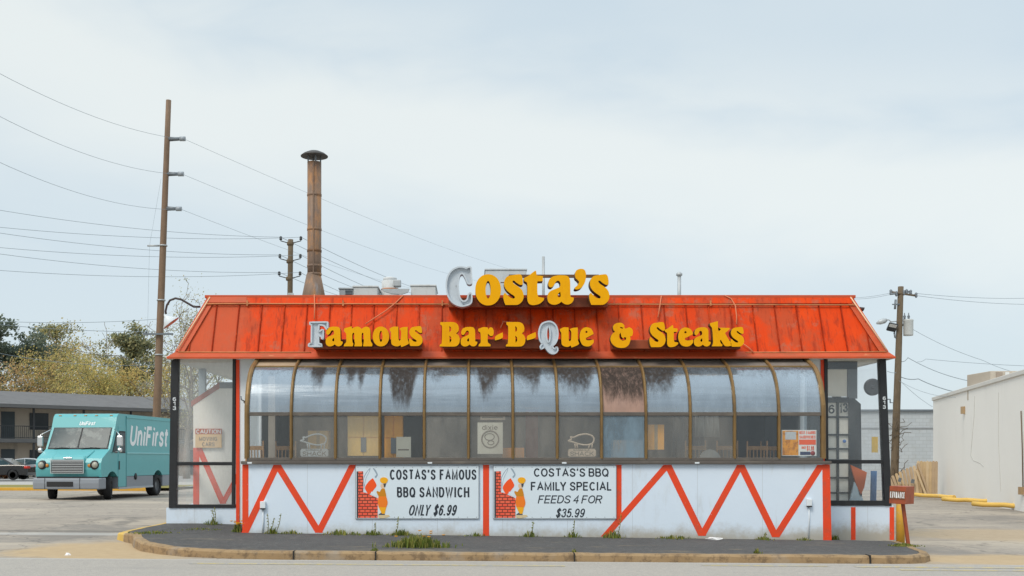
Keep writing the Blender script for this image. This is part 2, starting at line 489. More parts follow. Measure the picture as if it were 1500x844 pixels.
M['letter_yellow'] = mat('yellow_letter_face', (0.80, 0.37, 0.001), 0.6, 0.05, 5, [((0.66, 0.25, 0.003), 3.5, 0.5, 0.75, 0.5, (1, 1, .4))], spec=.12)
M['letter_side'] = mat('letter_return_brown', (0.16, 0.075, 0.03), 0.6, 0.3, 6, [((0.05, 0.035, 0.03), 5, 0.45, 0.7, 0.7, None)])
M['letter_grey'] = mat('bare_letter_metal', (0.50, 0.55, 0.60), 0.6, 0.12, 7, [((0.15, 0.13, 0.12), 9, 0.62, 0.74, 0.8, (1, 1, .35)), ((0.66, 0.69, 0.72), 4, 0.5, 0.7, 0.5, None)])
M['raceway'] = mat('raceway_brown_red', (0.30, 0.060, 0.018), 0.6, 0.25, 3, [((0.12, 0.04, 0.02), 3, 0.45, 0.7, 0.6, (.4, 1, 1))])
M['galv'] = mat('galvanised_metal', (0.42, 0.44, 0.45), 0.5, 0.18, 4, [((0.25, 0.22, 0.18), 4, 0.5, 0.75, 0.5, (1, 1, .4))], metal=0.3)
M['unit_white'] = mat('roof_unit_white', (0.55, 0.56, 0.56), 0.6, 0.12, 4, [((0.3, 0.27, 0.22), 5, 0.5, 0.75, 0.5, (1, 1, .4))])
M['dark_hole'] = mat('dark_recess', (0.02, 0.02, 0.02), 0.8, 0.2)
M['black_text'] = mat('black_lettering', (0.022, 0.03, 0.042), 0.6, 0.1)
M['wood_pole'] = mat('pole_wood', (0.20, 0.13, 0.085), 0.85, 0.25, 3, [((0.09, 0.07, 0.05), 5, 0.5, 0.75, 0.7, (1, 1, .12)), ((0.30, 0.24, 0.19), 9, 0.55, 0.75, 0.5, (1, 1, .1))], bump=(20, 0.4))
M['pole_dark'] = mat('pole_wood_dark', (0.13, 0.095, 0.06), 0.85, 0.3, 3, [((0.25, 0.19, 0.13), 7, 0.5, 0.75, 0.6, (1, 1, .15))], bump=(20, 0.4))
M['wire'] = mat('wire_black', (0.05, 0.055, 0.06), 0.6, 0.1)
M['line_grey'] = mat('weathered_line', (0.24, 0.28, 0.31), 0.6, 0.1)
M['steel_grey'] = mat('steel_grey', (0.16, 0.18, 0.20), 0.5, 0.2, 5, metal=0.3)
M['rubber'] = mat('tyre_rubber', (0.018, 0.018, 0.019), 0.85, 0.3, 6)
M['yellow_paint'] = mat('yellow_kerb_paint', (0.62, 0.33, 0.035), 0.7, 0.2, 3, [((0.40, 0.33, 0.22), 7, 0.52, 0.7, 0.7, None)], bump=(25, 0.3))
M['log_yellow'] = mat('log_yellow_paint', (0.70, 0.44, 0.10), 0.7, 0.12, 2, [((0.50, 0.42, 0.30), 5, 0.56, 0.72, 0.6, None)], bump=(25, 0.2))
M['yellow_faded'] = mat('faded_yellow_paint', (0.62, 0.40, 0.09), 0.8, 0.2, 3, [((0.36, 0.30, 0.22), 5, 0.45, 0.65, 0.8, None)], bump=(25, 0.3))
M['chimney'] = None
def mk_chimney():
    k = NT('rusty_flue_metal')
    z = k.rng(k.xyz()[2], 0, 3.4, 0, 1)
    c = k.mix(k.noise(2.2, 5, 0.65, (1, 1, .45)), (0.11, 0.075, 0.06), (0.30, 0.19, 0.12))
    rust = k.rng(k.noise(2.6, 6, 0.75, (1.2, 1.2, .4)), 0.45, 0.62, 0, 0.9)
    c = k.mix(rust, c, (0.40, 0.19, 0.07))
    gry = k.rng(k.noise(1.9, 5, 0.7, (1.5, 1.5, .3)), 0.55, 0.68, 0, 0.6)
    c = k.mix(gry, c, (0.27, 0.26, 0.27))
    soot = k.rng(k.noise(2.0, 4, 0.6, (1, 1, .5)), 0.5, 0.7, 0, 0.7)
    c = k.mix(soot, c, (0.075, 0.06, 0.065))
    k.l(c, k.p.inputs['Base Color']); k.p.inputs['Roughness'].default_value = 0.6; k.p.inputs['Metallic'].default_value = 0.15
    return k.m
M['chimney'] = mk_chimney()

M['seam'] = mat('roof_seam_rust', lin(150, 44, 16), 0.7, 0.35, 4, [(lin(214, 84, 36), 5, .5, .65, .7, (1, 1, .3))], spec=.1)
def mk_roof():
    k = NT('orange_metal_roof')
    x, y, z = k.xyz()
    c = k.mix(k.noise(1.6, 5, 0.6, (1.6, 1, .35)), lin(194, 50, 6), lin(228, 76, 12))
    # sun-bleached, chalky brown patches
    f1 = k.rng(k.noise(1.1, 6, 0.68, (1.3, 1, .7)), 0.46, 0.60, 0, 0.78)
    c = k.mix(f1, c, lin(176, 74, 42))
    f2 = k.rng(k.noise(3.8, 5, 0.7, (2.2, 1, .22)), 0.50, 0.68, 0, 0.75)
    c = k.mix(f2, c, lin(150, 48, 22))
    f3 = k.rng(k.noise(2.7, 6, 0.75, (1, 1, .8)), 0.53, 0.66, 0, 0.65)
    c = k.mix(f3, c, lin(168, 98, 74))
    drip = k.rng(k.noise(7, 4, 0.7, (3, 1, .12)), 0.56, 0.70, 0, 0.65)
    c = k.mix(drip, c, lin(140, 52, 30))
    # the panels by the left corner lost most of their paint
    xe = k.math('ADD', x, k.math('MULTIPLY', k.noise(2.2, 4, 0.6), 0.5))
    lf = k.rng(xe, -5.62, -5.30, 0.78, 0.0)
    c = k.mix(lf, c, lin(186, 84, 52))
    gr = k.rng(k.noise(5.5, 6, 0.75), 0.66, 0.78, 0, 0.6)
    c = k.mix(gr, c, lin(120, 88, 72))
    k.l(c, k.p.inputs['Base Color']); k.p.inputs['Roughness'].default_value = 0.6; k.p.inputs['Specular IOR Level'].default_value = 0.15
    k.bump(k.noise(2.5, 3, 0.5), 0.25, 0.03)
    return k.m
M['roof'] = mk_roof()
M['flash'] = mat('orange_flashing', lin(188, 76, 36), 0.6, 0.2, 3, [(lin(150, 80, 45), 4, 0.5, 0.7, 0.6, (.3, 1, 1)), (lin(216, 150, 100), 9, 0.6, 0.75, 0.5, (.3, 1, 1))])
M['flash_tan'] = mat('weathered_tan_edge', lin(196, 128, 82), 0.7, 0.2, 5, [(lin(120, 82, 55), 6, 0.5, 0.7, 0.7, (.3, 1, 1))])
M['soffit'] = mat('soffit_paint', (0.72, 0.70, 0.64), 0.8, 0.1, 3)
M['flat_roof'] = mat('flat_roof_gravel', (0.25, 0.24, 0.22), 0.95, 0.2, 5)

def glass(name, film, filmcol, gloss, dirt=False, rough=0.08, alpha_noise=0.25, tint=(0.92, 0.95, 0.96), fres=0.7):
    """window pane: clear glass + film (dust, on the left lobby painted-in reflected haze), optional soot running down from the top rail"""
    k = NT(name)
    t = k.t; t.nodes.remove(k.p)
    tr = k.n('ShaderNodeBsdfTransparent'); tr.inputs['Color'].default_value = (*tint, 1)
    gl = k.n('ShaderNodeBsdfGlossy'); gl.inputs['Roughness'].default_value = rough
    gl.inputs['Color'].default_value = (0.86, 0.93, 1.0, 1)
    if dirt:      # old acrylic: long horizontal ripples
        bp = k.n('ShaderNodeBump'); bp.inputs['Strength'].default_value = 0.5; bp.inputs['Distance'].default_value = 0.03
        k.l(k.noise(2.6, 3, 0.5, (.22, 1, 2.6)), bp.inputs['Height']); k.l(bp.outputs['Normal'], gl.inputs['Normal'])
    df = k.n('ShaderNodeBsdfDiffuse')
    fc = k.mix(k.noise(3, 4, 0.6, (1, 1, .25)), tuple(v * 0.75 for v in filmcol), filmcol)
    k.l(fc, df.inputs['Color'])
    lw = k.n('ShaderNodeLayerWeight'); lw.inputs['Blend'].default_value = 0.35
    gf = k.math('ADD', k.math('MULTIPLY', lw.outputs['Fresnel'], fres), gloss)
    m1 = k.n('ShaderNodeMixShader'); k.l(gf, m1.inputs[0]); k.l(tr.outputs[0], m1.inputs[1]); k.l(gl.outputs[0], m1.inputs[2])
    ff = k.rng(k.noise(2.4, 6, 0.7, (1, 1, .35)), 0.25, 0.75, max(0, film - alpha_noise * film * 2), min(1, film + alpha_noise * film * 2))
    m2 = k.n('ShaderNodeMixShader'); k.l(ff, m2.inputs[0]); k.l(m1.outputs[0], m2.inputs[1]); k.l(df.outputs[0], m2.inputs[2])
    last = m2.outputs[0]
    if dirt:
        x, y, z = k.xyz()
        # soot runs: how far down they reach along the window, in metres below the top rail
        rp_ = k.n('ShaderNodeValToRGB'); rp_.color_ramp.interpolation = 'LINEAR'
        st = [(361, .06), (425, .06), (448, .10), (456, .38), (468, .44), (474, .08), (500, .1), (510, .42), (520, .2), (527, .52), (534, .08),
              (566, .14), (576, .74), (600, .80), (611, .12), (640, .26), (664, .12), (698, .16), (708, .66), (722, .5), (736, .14), (768, .34), (788, .5), (796, .1),
              (838, .52), (862, .5), (876, .1), (888, .66), (938, .72), (952, .52), (984, .5), (1000, .1)]
        els = rp_.color_ramp.elements
        els.remove(els[1]); els[0].position = 0.0; els[0].color = (.06, .06, .06, 1)
        for (px, v) in st[1:]:
            e = els.new((px - 361) / 846.0); e.color = (v, v, v, 1)
        # (ramp stops were appended in order; positions are already sorted)
        u = k.rng_lin(x, PX(361, 20.5) - 1.2, PX(1207, 20.5) - 1.2)   # coordinates are relative to the building's base
        k.l(u, rp_.inputs['Fac'])
        ln = k.math('ADD', rp_.outputs['Color'], k.math('MULTIPLY', k.math('SUBTRACT', k.noise(9, 5, 0.8, (1.5, 1, .3)), 0.5), 0.6))
        dep = k.math('SUBTRACT', 3.385, z)
        gap = k.math('SUBTRACT', ln, dep)
        mk = k.math('MULTIPLY', k.rng(gap, -0.16, 0.26, 0.0, 0.97), k.rng(k.noise(12, 5, 0.75, (1.6, 1, .25)), 0.25, 0.55, 0.55, 1.0))
        d2 = k.n('ShaderNodeBsdfDiffuse')
        dc = k.mix(k.noise(5, 5, 0.7, (1, 1, .3)), (0.018, 0.016, 0.016), (0.080, 0.064, 0.055))
        k.l(dc, d2.inputs['Color'])
        m3 = k.n('ShaderNodeMixShader'); k.l(mk, m3.inputs[0]); k.l(last, m3.inputs[1]); k.l(d2.outputs[0], m3.inputs[2])
        last = m3.outputs[0]
    k.l(last, k.out.inputs['Surface'])
    return k.m
def _rng_lin(s, v, a, b):
    k = s.n('ShaderNodeMapRange'); s.l(v, k.inputs['Value'])
    k.inputs['From Min'].default_value = a; k.inputs['From Max'].default_value = b
    return k.outputs['Result']
NT.rng_lin = _rng_lin
M['g_curve'] = glass('curved_glass_sooty', 0.40, (0.36, 0.44, 0.52), 0.26, dirt=True, rough=0.16)
M['g_curve_pink'] = glass('curved_glass_pinkish', 0.86, (0.52, 0.33, 0.26), 0.05, dirt=True, rough=0.3, alpha_noise=0.08)
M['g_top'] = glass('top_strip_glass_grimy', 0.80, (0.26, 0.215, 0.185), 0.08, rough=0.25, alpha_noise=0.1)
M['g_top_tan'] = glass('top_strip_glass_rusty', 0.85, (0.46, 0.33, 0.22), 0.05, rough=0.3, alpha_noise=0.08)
M['g_low'] = glass('lower_glass_dusty', 0.25, (0.43, 0.395, 0.345), 0.07)
M['g_low_hazy'] = glass('lower_glass_hazy', 0.34, (0.43, 0.40, 0.355), 0.07)
M['g_low_blue'] = glass('lower_glass_blue_film', 0.62, (0.24, 0.33, 0.40), 0.08)
M['g_clear'] = glass('clear_glass', 0.045, (0.30, 0.31, 0.32), 0.04)
M['g_vest'] = glass('vestibule_glass', 0.07, (0.66, 0.69, 0.70), 0.03, alpha_noise=0.35, tint=(1, 1, 1))
M['g_side'] = glass('vestibule_side_glass', 0.03, (0.62, 0.65, 0.66), 0.01, tint=(1, 1, 1), fres=0.12)

# ------------------------------------------------------------------ ground, street, island
def ground_mat():
    k = NT('worn_asphalt_lot')
    x, y, z = k.xyz()
    c = k.mix(k.noise(0.35, 6, 0.6, (1, .45, 1)), (0.31, 0.258, 0.205), (0.44, 0.375, 0.305))
    fine = k.noise(38, 3, 0.7)
    c = k.mix(k.rng(fine, 0.3, 0.75, 0, 0.4), c, (0.16, 0.15, 0.14))
    md = k.noise(7, 5, 0.75, (1, .6, 1))
    c = k.mix(k.rng(md, 0.36, 0.66, 0, 0.5), c, (0.20, 0.175, 0.15))
    tn = k.rng(k.noise(0.16, 5, 0.6, (.6, 1.6, 1)), 0.48, 0.62, 0, 0.6)
    c = k.mix(tn, c, (0.46, 0.385, 0.30))
    p = k.rng(k.noise(0.30, 6, 0.72, (.7, .5, 1), dist=0.6), 0.52, 0.62, 0, 0.6)
    c = k.mix(p, c, (0.17, 0.155, 0.14))
    tk = k.rng(k.noise(0.9, 6, 0.75, (.18, 1.4, 1)), 0.58, 0.68, 0, 0.55)
    c = k.mix(tk, c, (0.11, 0.10, 0.095))
    vo = k.n('ShaderNodeTexVoronoi', feature='DISTANCE_TO_EDGE'); vo.inputs['Scale'].default_value = 0.42
    wv = k.n('ShaderNodeMapping'); wv.inputs['Scale'].default_value = (1, .55, 1)
    nd = k.n('ShaderNodeTexNoise'); nd.inputs['Scale'].default_value = 1.6; nd.inputs['Detail'].default_value = 6
    k.l(k.coord(), nd.inputs['Vector'])
    va = k.n('ShaderNodeVectorMath', operation='MULTIPLY_ADD'); va.inputs[1].default_value = (1.3, 1.3, 0)
    k.l(nd.outputs['Color'], va.inputs[0]); k.l(k.coord(), va.inputs[2])
    k.l(va.outputs[0], wv.inputs['Vector']); k.l(wv.outputs[0], vo.inputs['Vector'])
    cr = k.rng(vo.outputs['Distance'], 0.0, 0.018, 0.5, 0.0)
    c = k.mix(cr, c, (0.07, 0.065, 0.06))
    # sand and mud washed against the kerb, at the mouth of the drive on both sides of the island
    def blob(cx, cy, rx, ry, am):
        dx = k.math('DIVIDE', k.math('SUBTRACT', x, cx), rx); dy = k.math('DIVIDE', k.math('SUBTRACT', y, cy), ry)
        d = k.math('SQRT', k.math('ADD', k.math('MULTIPLY', dx, dx), k.math('MULTIPLY', dy, dy)))
        d = k.math('ADD', d, k.math('MULTIPLY', k.math('SUBTRACT', k.noise(1.1, 6, 0.7), 0.5), 0.9))
        return k.rng(d, 0.6, 1.05, am, 0.0)
    sand = k.mix(k.noise(5, 5, 0.7), (0.36, 0.245, 0.125), (0.52, 0.38, 0.22))
    c = k.mix(blob(-5.9, 18.6, 2.3, 2.3, 0.92), c, sand)
    c = k.mix(blob(9.0, 17.9, 2.5, 1.25, 0.85), c, sand)
    c = k.mix(blob(13.0, 24.0, 5.0, 2.6, 0.55), c, sand)
    c = k.mix(blob(-9.0, 23.2, 3.0, 0.35, 0.6), c, (0.13, 0.115, 0.10))
    c = k.mix(blob(-8.2, 22.4, 2.6, 0.45, 0.5), c, (0.48, 0.47, 0.45))
    # far away the ground turns to dry grass
    fy = k.rng(y, 120, 170, 0, 1)
    c = k.mix(fy, c, (0.10, 0.11, 0.05))
    k.l(c, k.p.inputs['Base Color']); k.p.inputs['Roughness'].default_value = 0.9
    k.bump(k.math('ADD', k.noise(45, 3, 0.7), k.math('MULTIPLY', cr, -0.6)), 0.35, 0.012)
    return k.m
M['ground'] = ground_mat()
def street_mat():
    k = NT('street_asphalt_grey')
    x, y, z = k.xyz()
    c = k.mix(k.noise(0.5, 5, 0.6, (.25, 1, 1)), (0.37, 0.33, 0.285), (0.47, 0.425, 0.37))
    fine = k.noise(55, 3, 0.8)
    c = k.mix(k.rng(fine, 0.35, 0.7, 0, 0.6), c, (0.17, 0.16, 0.15))
    c = k.mix(k.rng(k.noise(11, 5, 0.8), 0.42, 0.62, 0, 0.4), c, (0.26, 0.24, 0.22))
    c = k.mix(k.rng(k.noise(2.4, 6, 0.7, (.12, 1, 1)), 0.54, 0.66, 0, 0.4), c, (0.25, 0.235, 0.22))
    lt = k.rng(k.noise(75, 2, 0.8), 0.6, 0.75, 0, 0.5)
    c = k.mix(lt, c, (0.55, 0.54, 0.52))
    # pale dusty gutter next to the kerb
    ed = k.rng(k.math('ADD', y, k.math('MULTIPLY', k.noise(0.8, 5, 0.7, (.3, 1, 1)), 0.3)), 16.95, 17.2, 0, 0.6)
    c = k.mix(ed, c, (0.46, 0.45, 0.43))
    k.l(c, k.p.inputs['Base Color']); k.p.inputs['Roughness'].default_value = 0.9
    k.bump(fine, 0.5, 0.008)
    return k.m
M['street'] = street_mat()

def sheet(name, xs, ys, zf, m):
    mb = MB()
    vs = [(x, y, zf(x, y)) for y in ys for x in xs]
    n = len(xs)
    fs = [(j * n + i, j * n + i + 1, (j + 1) * n + i + 1, (j + 1) * n + i) for j in range(len(ys) - 1) for i in range(n - 1)]
    mb.add(vs, fs, m, True)
    o = mb.build(name, local=True, fix=False)
    return structure(o)
gx = [-900, -300, -100, -60, -40, -30, -24] + [v for v in range(-18, 19, 2)] + [24, 30, 40, 60, 100, 300, 900]
gy = [-300, -60, -20, 0, 10, 16, 18, 20, 24, 28, 34, 40, 50, 60, 80, 120, 200, 500, 1500]
sheet('ground', gx, gy, lambda x, y: zg(x) , M['ground'])
sheet('street', [-300, -60, -30] + [v for v in range(-18, 19, 2)] + [30, 60, 300], [-1.0, 4, 10, 14, 16, 16.98], lambda x, y: zg(x) + 0.006, M['street'])
mb = MB()
for (xa, xb, yy, w) in ((-4.2, 1.4, 16.3, .07), (3.5, 5.4, 16.55, .06), (5.8, 12.5, 16.48, .085), (6.3, 12.0, 16.05, .06)):
    n = 12
    for i in range(n):
        a, b = lerp(xa, xb, i / n), lerp(xa, xb, (i + 1) / n)
        mb.add([(a, yy - w, zg(a) + .010), (b, yy - w, zg(b) + .010), (b, yy + w, zg(b) + .010), (a, yy + w, zg(a) + .010)], [(0, 1, 2, 3)])
def worn_line():
    k = NT('worn_yellow_line'); 
    c = k.mix(k.rng(k.noise(9, 6, 0.8), 0.44, 0.58), (0.50, 0.40, 0.17), (0.33, 0.32, 0.31))
    k.l(c, k.p.inputs['Base Color']); k.p.inputs['Roughness'].default_value = 0.9
    return k.m
structure(mb.build('street_marking', worn_line(), local=True))

ISL_Y0 = 17.08
def z_island(x, y):
    zf = zg(x) + 0.125
    u = clamp((x + 4.29) / 11.02, -0.2, 1.2)
    zb = lerp(0.215, 0.074, u); zv = lerp(0.285, -0.004, u)
    if x < -6.0:
        f = clamp((-6.0 - x) / .75, 0, 1); zb = lerp(zb, zg(x) + .12, f); zv = lerp(zv, zg(x) + .12, f)
    if y < 20.5: return lerp(zf, zb, clamp((y - ISL_Y0) / 3.42, 0, 1))
    return lerp(zb, zv, clamp((y - 20.5) / 1.3, 0, 1))
edge = [(-6.95, 31.0), (-6.93, 27.0), (-6.9, 24.0), (-6.86, 21.6), (-6.8, 20.95), (-6.52, 20.45), (-6.22, 20.0), (-5.95, 19.2), (-5.6, 18.45), (-5.1, 17.85), (-4.55, 17.42), (-3.8, 17.18), (-3.0, ISL_Y0)]
edge += [(v, ISL_Y0) for v in (-2, -1, 0, 1, 2, 3, 4, 5, 6, 6.6)] + [(6.95, 17.14), (7.22, 17.32), (7.42, 17.62), (7.55, 18.0), (7.66, 18.6), (7.9, 19.6), (8.05, 20.6), (8.3, 21.8), (8.4, 23.2), (8.45, 31.0)]
def offs(poly, d):
    out = []
    for i, p in enumerate(poly):
        a = Vector(poly[max(0, i - 1)]); b = Vector(poly[min(len(poly) - 1, i + 1)])
        t = (b - a).normalized(); nrm = Vector((-t.y, t.x))
        out.append((p[0] + nrm.x * d, p[1] + nrm.y * d))
    return out
inner = offs(edge, 0.17)
# kerb
kerb_m = NT('kerb_concrete_sandy')
_c = kerb_m.mix(kerb_m.noise(1.6, 6, 0.7), (0.22, 0.135, 0.06), (0.40, 0.275, 0.15))
_c = kerb_m.mix(kerb_m.rng(kerb_m.noise(7, 5, 0.75), 0.46, 0.66, 0, 0.75), _c, (0.13, 0.085, 0.05))
_c = kerb_m.mix(kerb_m.rng(kerb_m.noise(0.9, 4, 0.6), 0.55, 0.7, 0, 0.5), _c, (0.30, 0.29, 0.27))
kerb_m.l(_c, kerb_m.p.inputs['Base Color']); kerb_m.p.inputs['Roughness'].default_value = 0.9
kerb_m.bump(kerb_m.noise(22, 5, 0.75), 0.6, 0.015)
M['kerb'] = kerb_m.m
mb = MB()
dense_o, dense_i = [], []
def densify(pl, n=4):
    o = []
    for i in range(len(pl) - 1):
        for k in range(n):
            o.append((lerp(pl[i][0], pl[i + 1][0], k / n), lerp(pl[i][1], pl[i + 1][1], k / n)))
    return o + [pl[-1]]
do, dm1, dm2, di = densify(edge), densify(offs(edge, 0.02)), densify(offs(edge, 0.05)), densify(inner)
vs = []
rj = random.Random(3)
for a, b, c2, d in zip(do, dm1, dm2, di):
    zt = z_island(*d) + rj.uniform(-.004, .006)
    vs += [(a[0], a[1], zg(a[0]) - .08), (b[0] , b[1], zt - .035), (c2[0], c2[1], zt - .004), (d[0], d[1], zt), (d[0], d[1], zt - .2)]
n = len(do)
fs = [(i * 5 + k, i * 5 + k + 1, (i + 1) * 5 + k + 1, (i + 1) * 5 + k) for i in range(n - 1) for k in range(4)]
ny = sum(1 for p in do if p[0] < 0 and p[1] > 20.5)
mb.add(vs, fs[:ny * 4], M['yellow_faded'], False); mb.add(vs, fs[ny * 4:], M['kerb'], False)
for jx in (PX(430, 17.1), PX(550, 17.1), PX(841, 17.1), PX(1274, 17.1)):      # kerb joints
    mb.box((jx, ISL_Y0 + .09, zg(jx) + .06), (.016, .21, .15), M['dark_hole'])
structure(mb.build('kerb', local=True))
# island paving
isl_m = NT('dark_island_asphalt')
_c = isl_m.mix(isl_m.noise(0.9, 6, 0.65), (0.042, 0.040, 0.040), (0.088, 0.083, 0.080))
_c = isl_m.mix(isl_m.rng(isl_m.noise(42, 3, 0.7), 0.5, 0.75, 0, 0.45), _c, (0.17, 0.16, 0.15))
_c = isl_m.mix(isl_m.rng(isl_m.noise(9, 5, 0.8), 0.5, 0.66, 0, 0.55), _c, (0.15, 0.14, 0.125))
_c = isl_m.mix(isl_m.rng(isl_m.noise(2.6, 6, 0.75, (.5, 1, 1)), 0.56, 0.68, 0, 0.5), _c, (0.022, 0.02, 0.02))
_c = isl_m.mix(isl_m.rng(isl_m.noise(1.5, 6, 0.75, (.5, 1.2, 1)), 0.56, 0.7, 0, 0.55), _c, (0.24, 0.19, 0.12))
_y = isl_m.xyz()[1]
_c = isl_m.mix(isl_m.rng(isl_m.math('ADD', _y, isl_m.math('MULTIPLY', isl_m.noise(2.2, 6, 0.7), 0.9)), 17.5, 17.95, 0.65, 0), _c, (0.28, 0.215, 0.13))
isl_m.l(_c, isl_m.p.inputs['Base Color']); isl_m.p.inputs['Roughness'].default_value = 0.9
isl_m.bump(isl_m.noise(30, 4, 0.75), 0.6, 0.012)
M['island'] = isl_m.m
mb = MB()
rows = 14
ii = densify(inner, 2)
nn = len(ii)
left = [p for p in ii if p[0] < 0.5]; right = [p for p in ii if p[0] >= 0.5]
# strips between matching left and right edge points (same y)
ysamp = [ISL_Y0 + .17 + .01] + [17.3, 17.5, 17.8, 18.1, 18.5, 19, 19.5, 20, 20.5, 21, 21.8, 23.1, 25, 28, 31]
def xat(lst, y):
    best = None
    for a, b in zip(lst[:-1], lst[1:]):
        if (a[1] - y) * (b[1] - y) <= 0 and abs(a[1] - b[1]) > 1e-6:
            t = (y - a[1]) / (b[1] - a[1]); return lerp(a[0], b[0], t)
    return min(lst, key=lambda p: abs(p[1] - y))[0]
NXI = 24
vs = []
for y in ysamp:
    xl, xr = xat(left, y), xat(right, y)
    for i in range(NXI + 1):
        x = lerp(xl, xr, i / NXI); vs.append((x, y, z_island(x, y) - .004))
fs = [(j * (NXI + 1) + i, j * (NXI + 1) + i + 1, (j + 1) * (NXI + 1) + i + 1, (j + 1) * (NXI + 1) + i) for j in range(len(ysamp) - 1) for i in range(NXI)]
mb.add(vs, fs, M['island'], True)
structure(mb.build('pavement', local=True))

# ------------------------------------------------------------------ the restaurant
YF, YB, YE, YR = 20.5, 21.8, 21.5, 22.02
SF = FPX / YF
rest = thing('restaurant_building', 'white diner with orange mansard roof, curved sunroom windows and red zigzag stripes', 'restaurant', (1.2, 24.0, 0.0))
def B(mb, name, m=None, parent=rest, bevel=0.0): return mb.build(name, m, parent, bevel)

XL, XR = PX(355, YF), PX(1215, YF)
ZS = PZ(680, YF)                       # sill underside
mb = MB()
mb.bb(XL, XR, YF, YF + .16, -.3, ZS, M['white'])
mb.bb(XL, XL + .16, YF + .16, YB + .05, -.3, ZS, M['white'])
mb.bb(XR - .16, XR, YF + .16, YB + .05, -.3, ZS, M['white'])
front = B(mb, 'front_wall')
# painted zigzag
mb = MB()
def stripe(p, q, w, k, w2=None):
    """sloping band between pixel points p (upper) and q, horizontal width w px, k = mm proud"""
    w2 = w if w2 is None else w2
    Y0 = YF - .001 * k
    pts = [P(p[0] - w / 2, p[1], YF), P(p[0] + w / 2, p[1], YF), P(q[0] + w2 / 2, q[1], YF), P(q[0] - w2 / 2, q[1], YF)]
    q = MB(); q.prism([(v.x, Y0, v.z) for v in pts], (0, .0008 * k, 0), M['red']); q.build('painted_stripe', None, rest)
stripe((359.5, 680.5), (359.5, 781), 9, 2)
stripe((406, 681), (358.5, 781), 10.5, 3); stripe((406, 681), (467.5, 780.5), 11, 4); stripe((517, 681), (466.5, 780.5), 10.5, 3)
stripe((712, 681), (712, 785.5), 9, 2)
stripe((906, 681), (906, 762), 9, 2); stripe((978, 681), (886, 786), 12, 3)
stripe((978, 681), (1028.5, 785), 11, 4); stripe((1085, 681), (1028, 785), 10.5, 3); stripe((1085, 681), (1136.5, 787), 11, 4)
stripe((1203, 681), (1136, 787), 11.5, 3); stripe((1210, 680.5), (1212, 792), 11, 2, 12.5)

# back plane walls beside the sunroom
ZE = PZ(525, YE)                       # eave height
mb = MB()
mb.bb(PX(346, YB), PX(383, YB), YB, YB + .15, -.3, ZE + .05, M['white_plain'])
B(mb, 'wall')
mb = MB()
mb.bb(PX(1172, YB), PX(1208, YB), YB, YB + .15, -.3, ZE + .05, M['white_plain'])
B(mb, 'wall')
mb = MB(); mb.bb(PX(346, YB), PX(351, YB), YB - .02, YB, .2, ZE - .005, M['red']); B(mb, 'painted_stripe')
mb = MB(); mb.bb(PX(1202, YB), PX(1207.5, YB), YB - .02, YB, .0, ZE - .005, M['red']); B(mb, 'painted_stripe')
# main body (walls behind)
M['inner'] = mat('inner_wall', (0.30, 0.27, 0.24), 0.8, 0.2, 1.2, [((0.32, 0.30, 0.27), 1.2, 0.5, 0.6, 0.7, None)])
mb = MB()
XBL, XBR = PX(347, YB), PX(1207, YB)
mb.bb(XBL, XBL + .15, YB + .16, 31, -.3, ZE + .05, M['white_plain'])
mb.bb(XBR - .15, XBR, YB + .16, 31, -.3, ZE + .05, M['white_plain'])
mb.bb(XBL, XBR, 31, 31.15, -.3, ZE + .05, M['white_plain'])
B(mb, 'outer_wall')
mb = MB()
mb.bb(XBL + .16, XBR - .16, 25.6, 25.75, .2, ZE, M['inner'])
B(mb, 'inner_wall')
mb = MB(); mb.bb(XL + .17, XR - .17, YF + .17, 31, -.1, .33, mat('floor_tile', (0.14, 0.085, 0.06), 0.5, 0.2)); B(mb, 'floor')
mb = MB(); mb.bb(-6.02, 8.36, YB - .28, 24.7, ZE + .012, ZE + .05, M['soffit']); mb.bb(-6.02, XBR, 24.7, 31.2, ZE + .012, ZE + .05, M['soffit']); B(mb, 'ceiling')

# ---- sunroom
solar = bpy.data.objects.new('sunroom', None); COL.objects.link(solar); solar.parent = rest
PROF = [(YB - .12, 3.585), (21.15, 3.378), (21.01, 3.31), (20.86, 3.195), (20.72, 3.02), (20.62, 2.80), (20.565, 2.60), (20.55, 2.44), (20.55, 1.60)]
IR, IM, IB = 1, 7, 8                    # indices of the top rail, middle rail, bottom
RX = [PX(361 + 65.08 * i, YF) for i in range(14)]
for i, x in enumerate(RX):
    mb = MB()
    w = .026 if 0 < i < 13 else .042
    pr = PROF
    vs, fs = [], []
    for (y, z) in pr:
        k = pr.index((y, z))
        a = Vector(pr[max(0, k - 1)]); b = Vector(pr[min(len(pr) - 1, k + 1)]); t = (b - a).normalized(); nr = Vector((t.y, -t.x))
        if nr.x > 0: nr = -nr
        o1 = (y + nr.x * .035, z + nr.y * .035); o2 = (y - nr.x * .05, z - nr.y * .05)
        vs += [(x - w, *o1), (x - w, *o2), (x + w, *o2), (x + w, *o1), (x - w * .35, y + nr.x * .055, z + nr.y * .055), (x + w * .35, y + nr.x * .055, z + nr.y * .055)]
    for k in range(len(pr) - 1):
        b = k * 6
        loop = (0, 1, 2, 3, 5, 4)
        for q in range(6):
            p_, q_ = loop[q], loop[(q + 1) % 6]
            fs.append((b + p_, b + q_, b + 6 + q_, b + 6 + p_))
    mb.add(vs, fs, M['bronze'])
    mb.build('rib', None, solar)
rnd = random.Random(11)
LOW = ['g_clear', 'g_low', 'g_low', 'g_clear', 'g_low_hazy', 'g_low', 'g_low_hazy', 'g_low', 'g_low_blue', 'g_low', 'g_low', 'g_clear', 'g_clear']
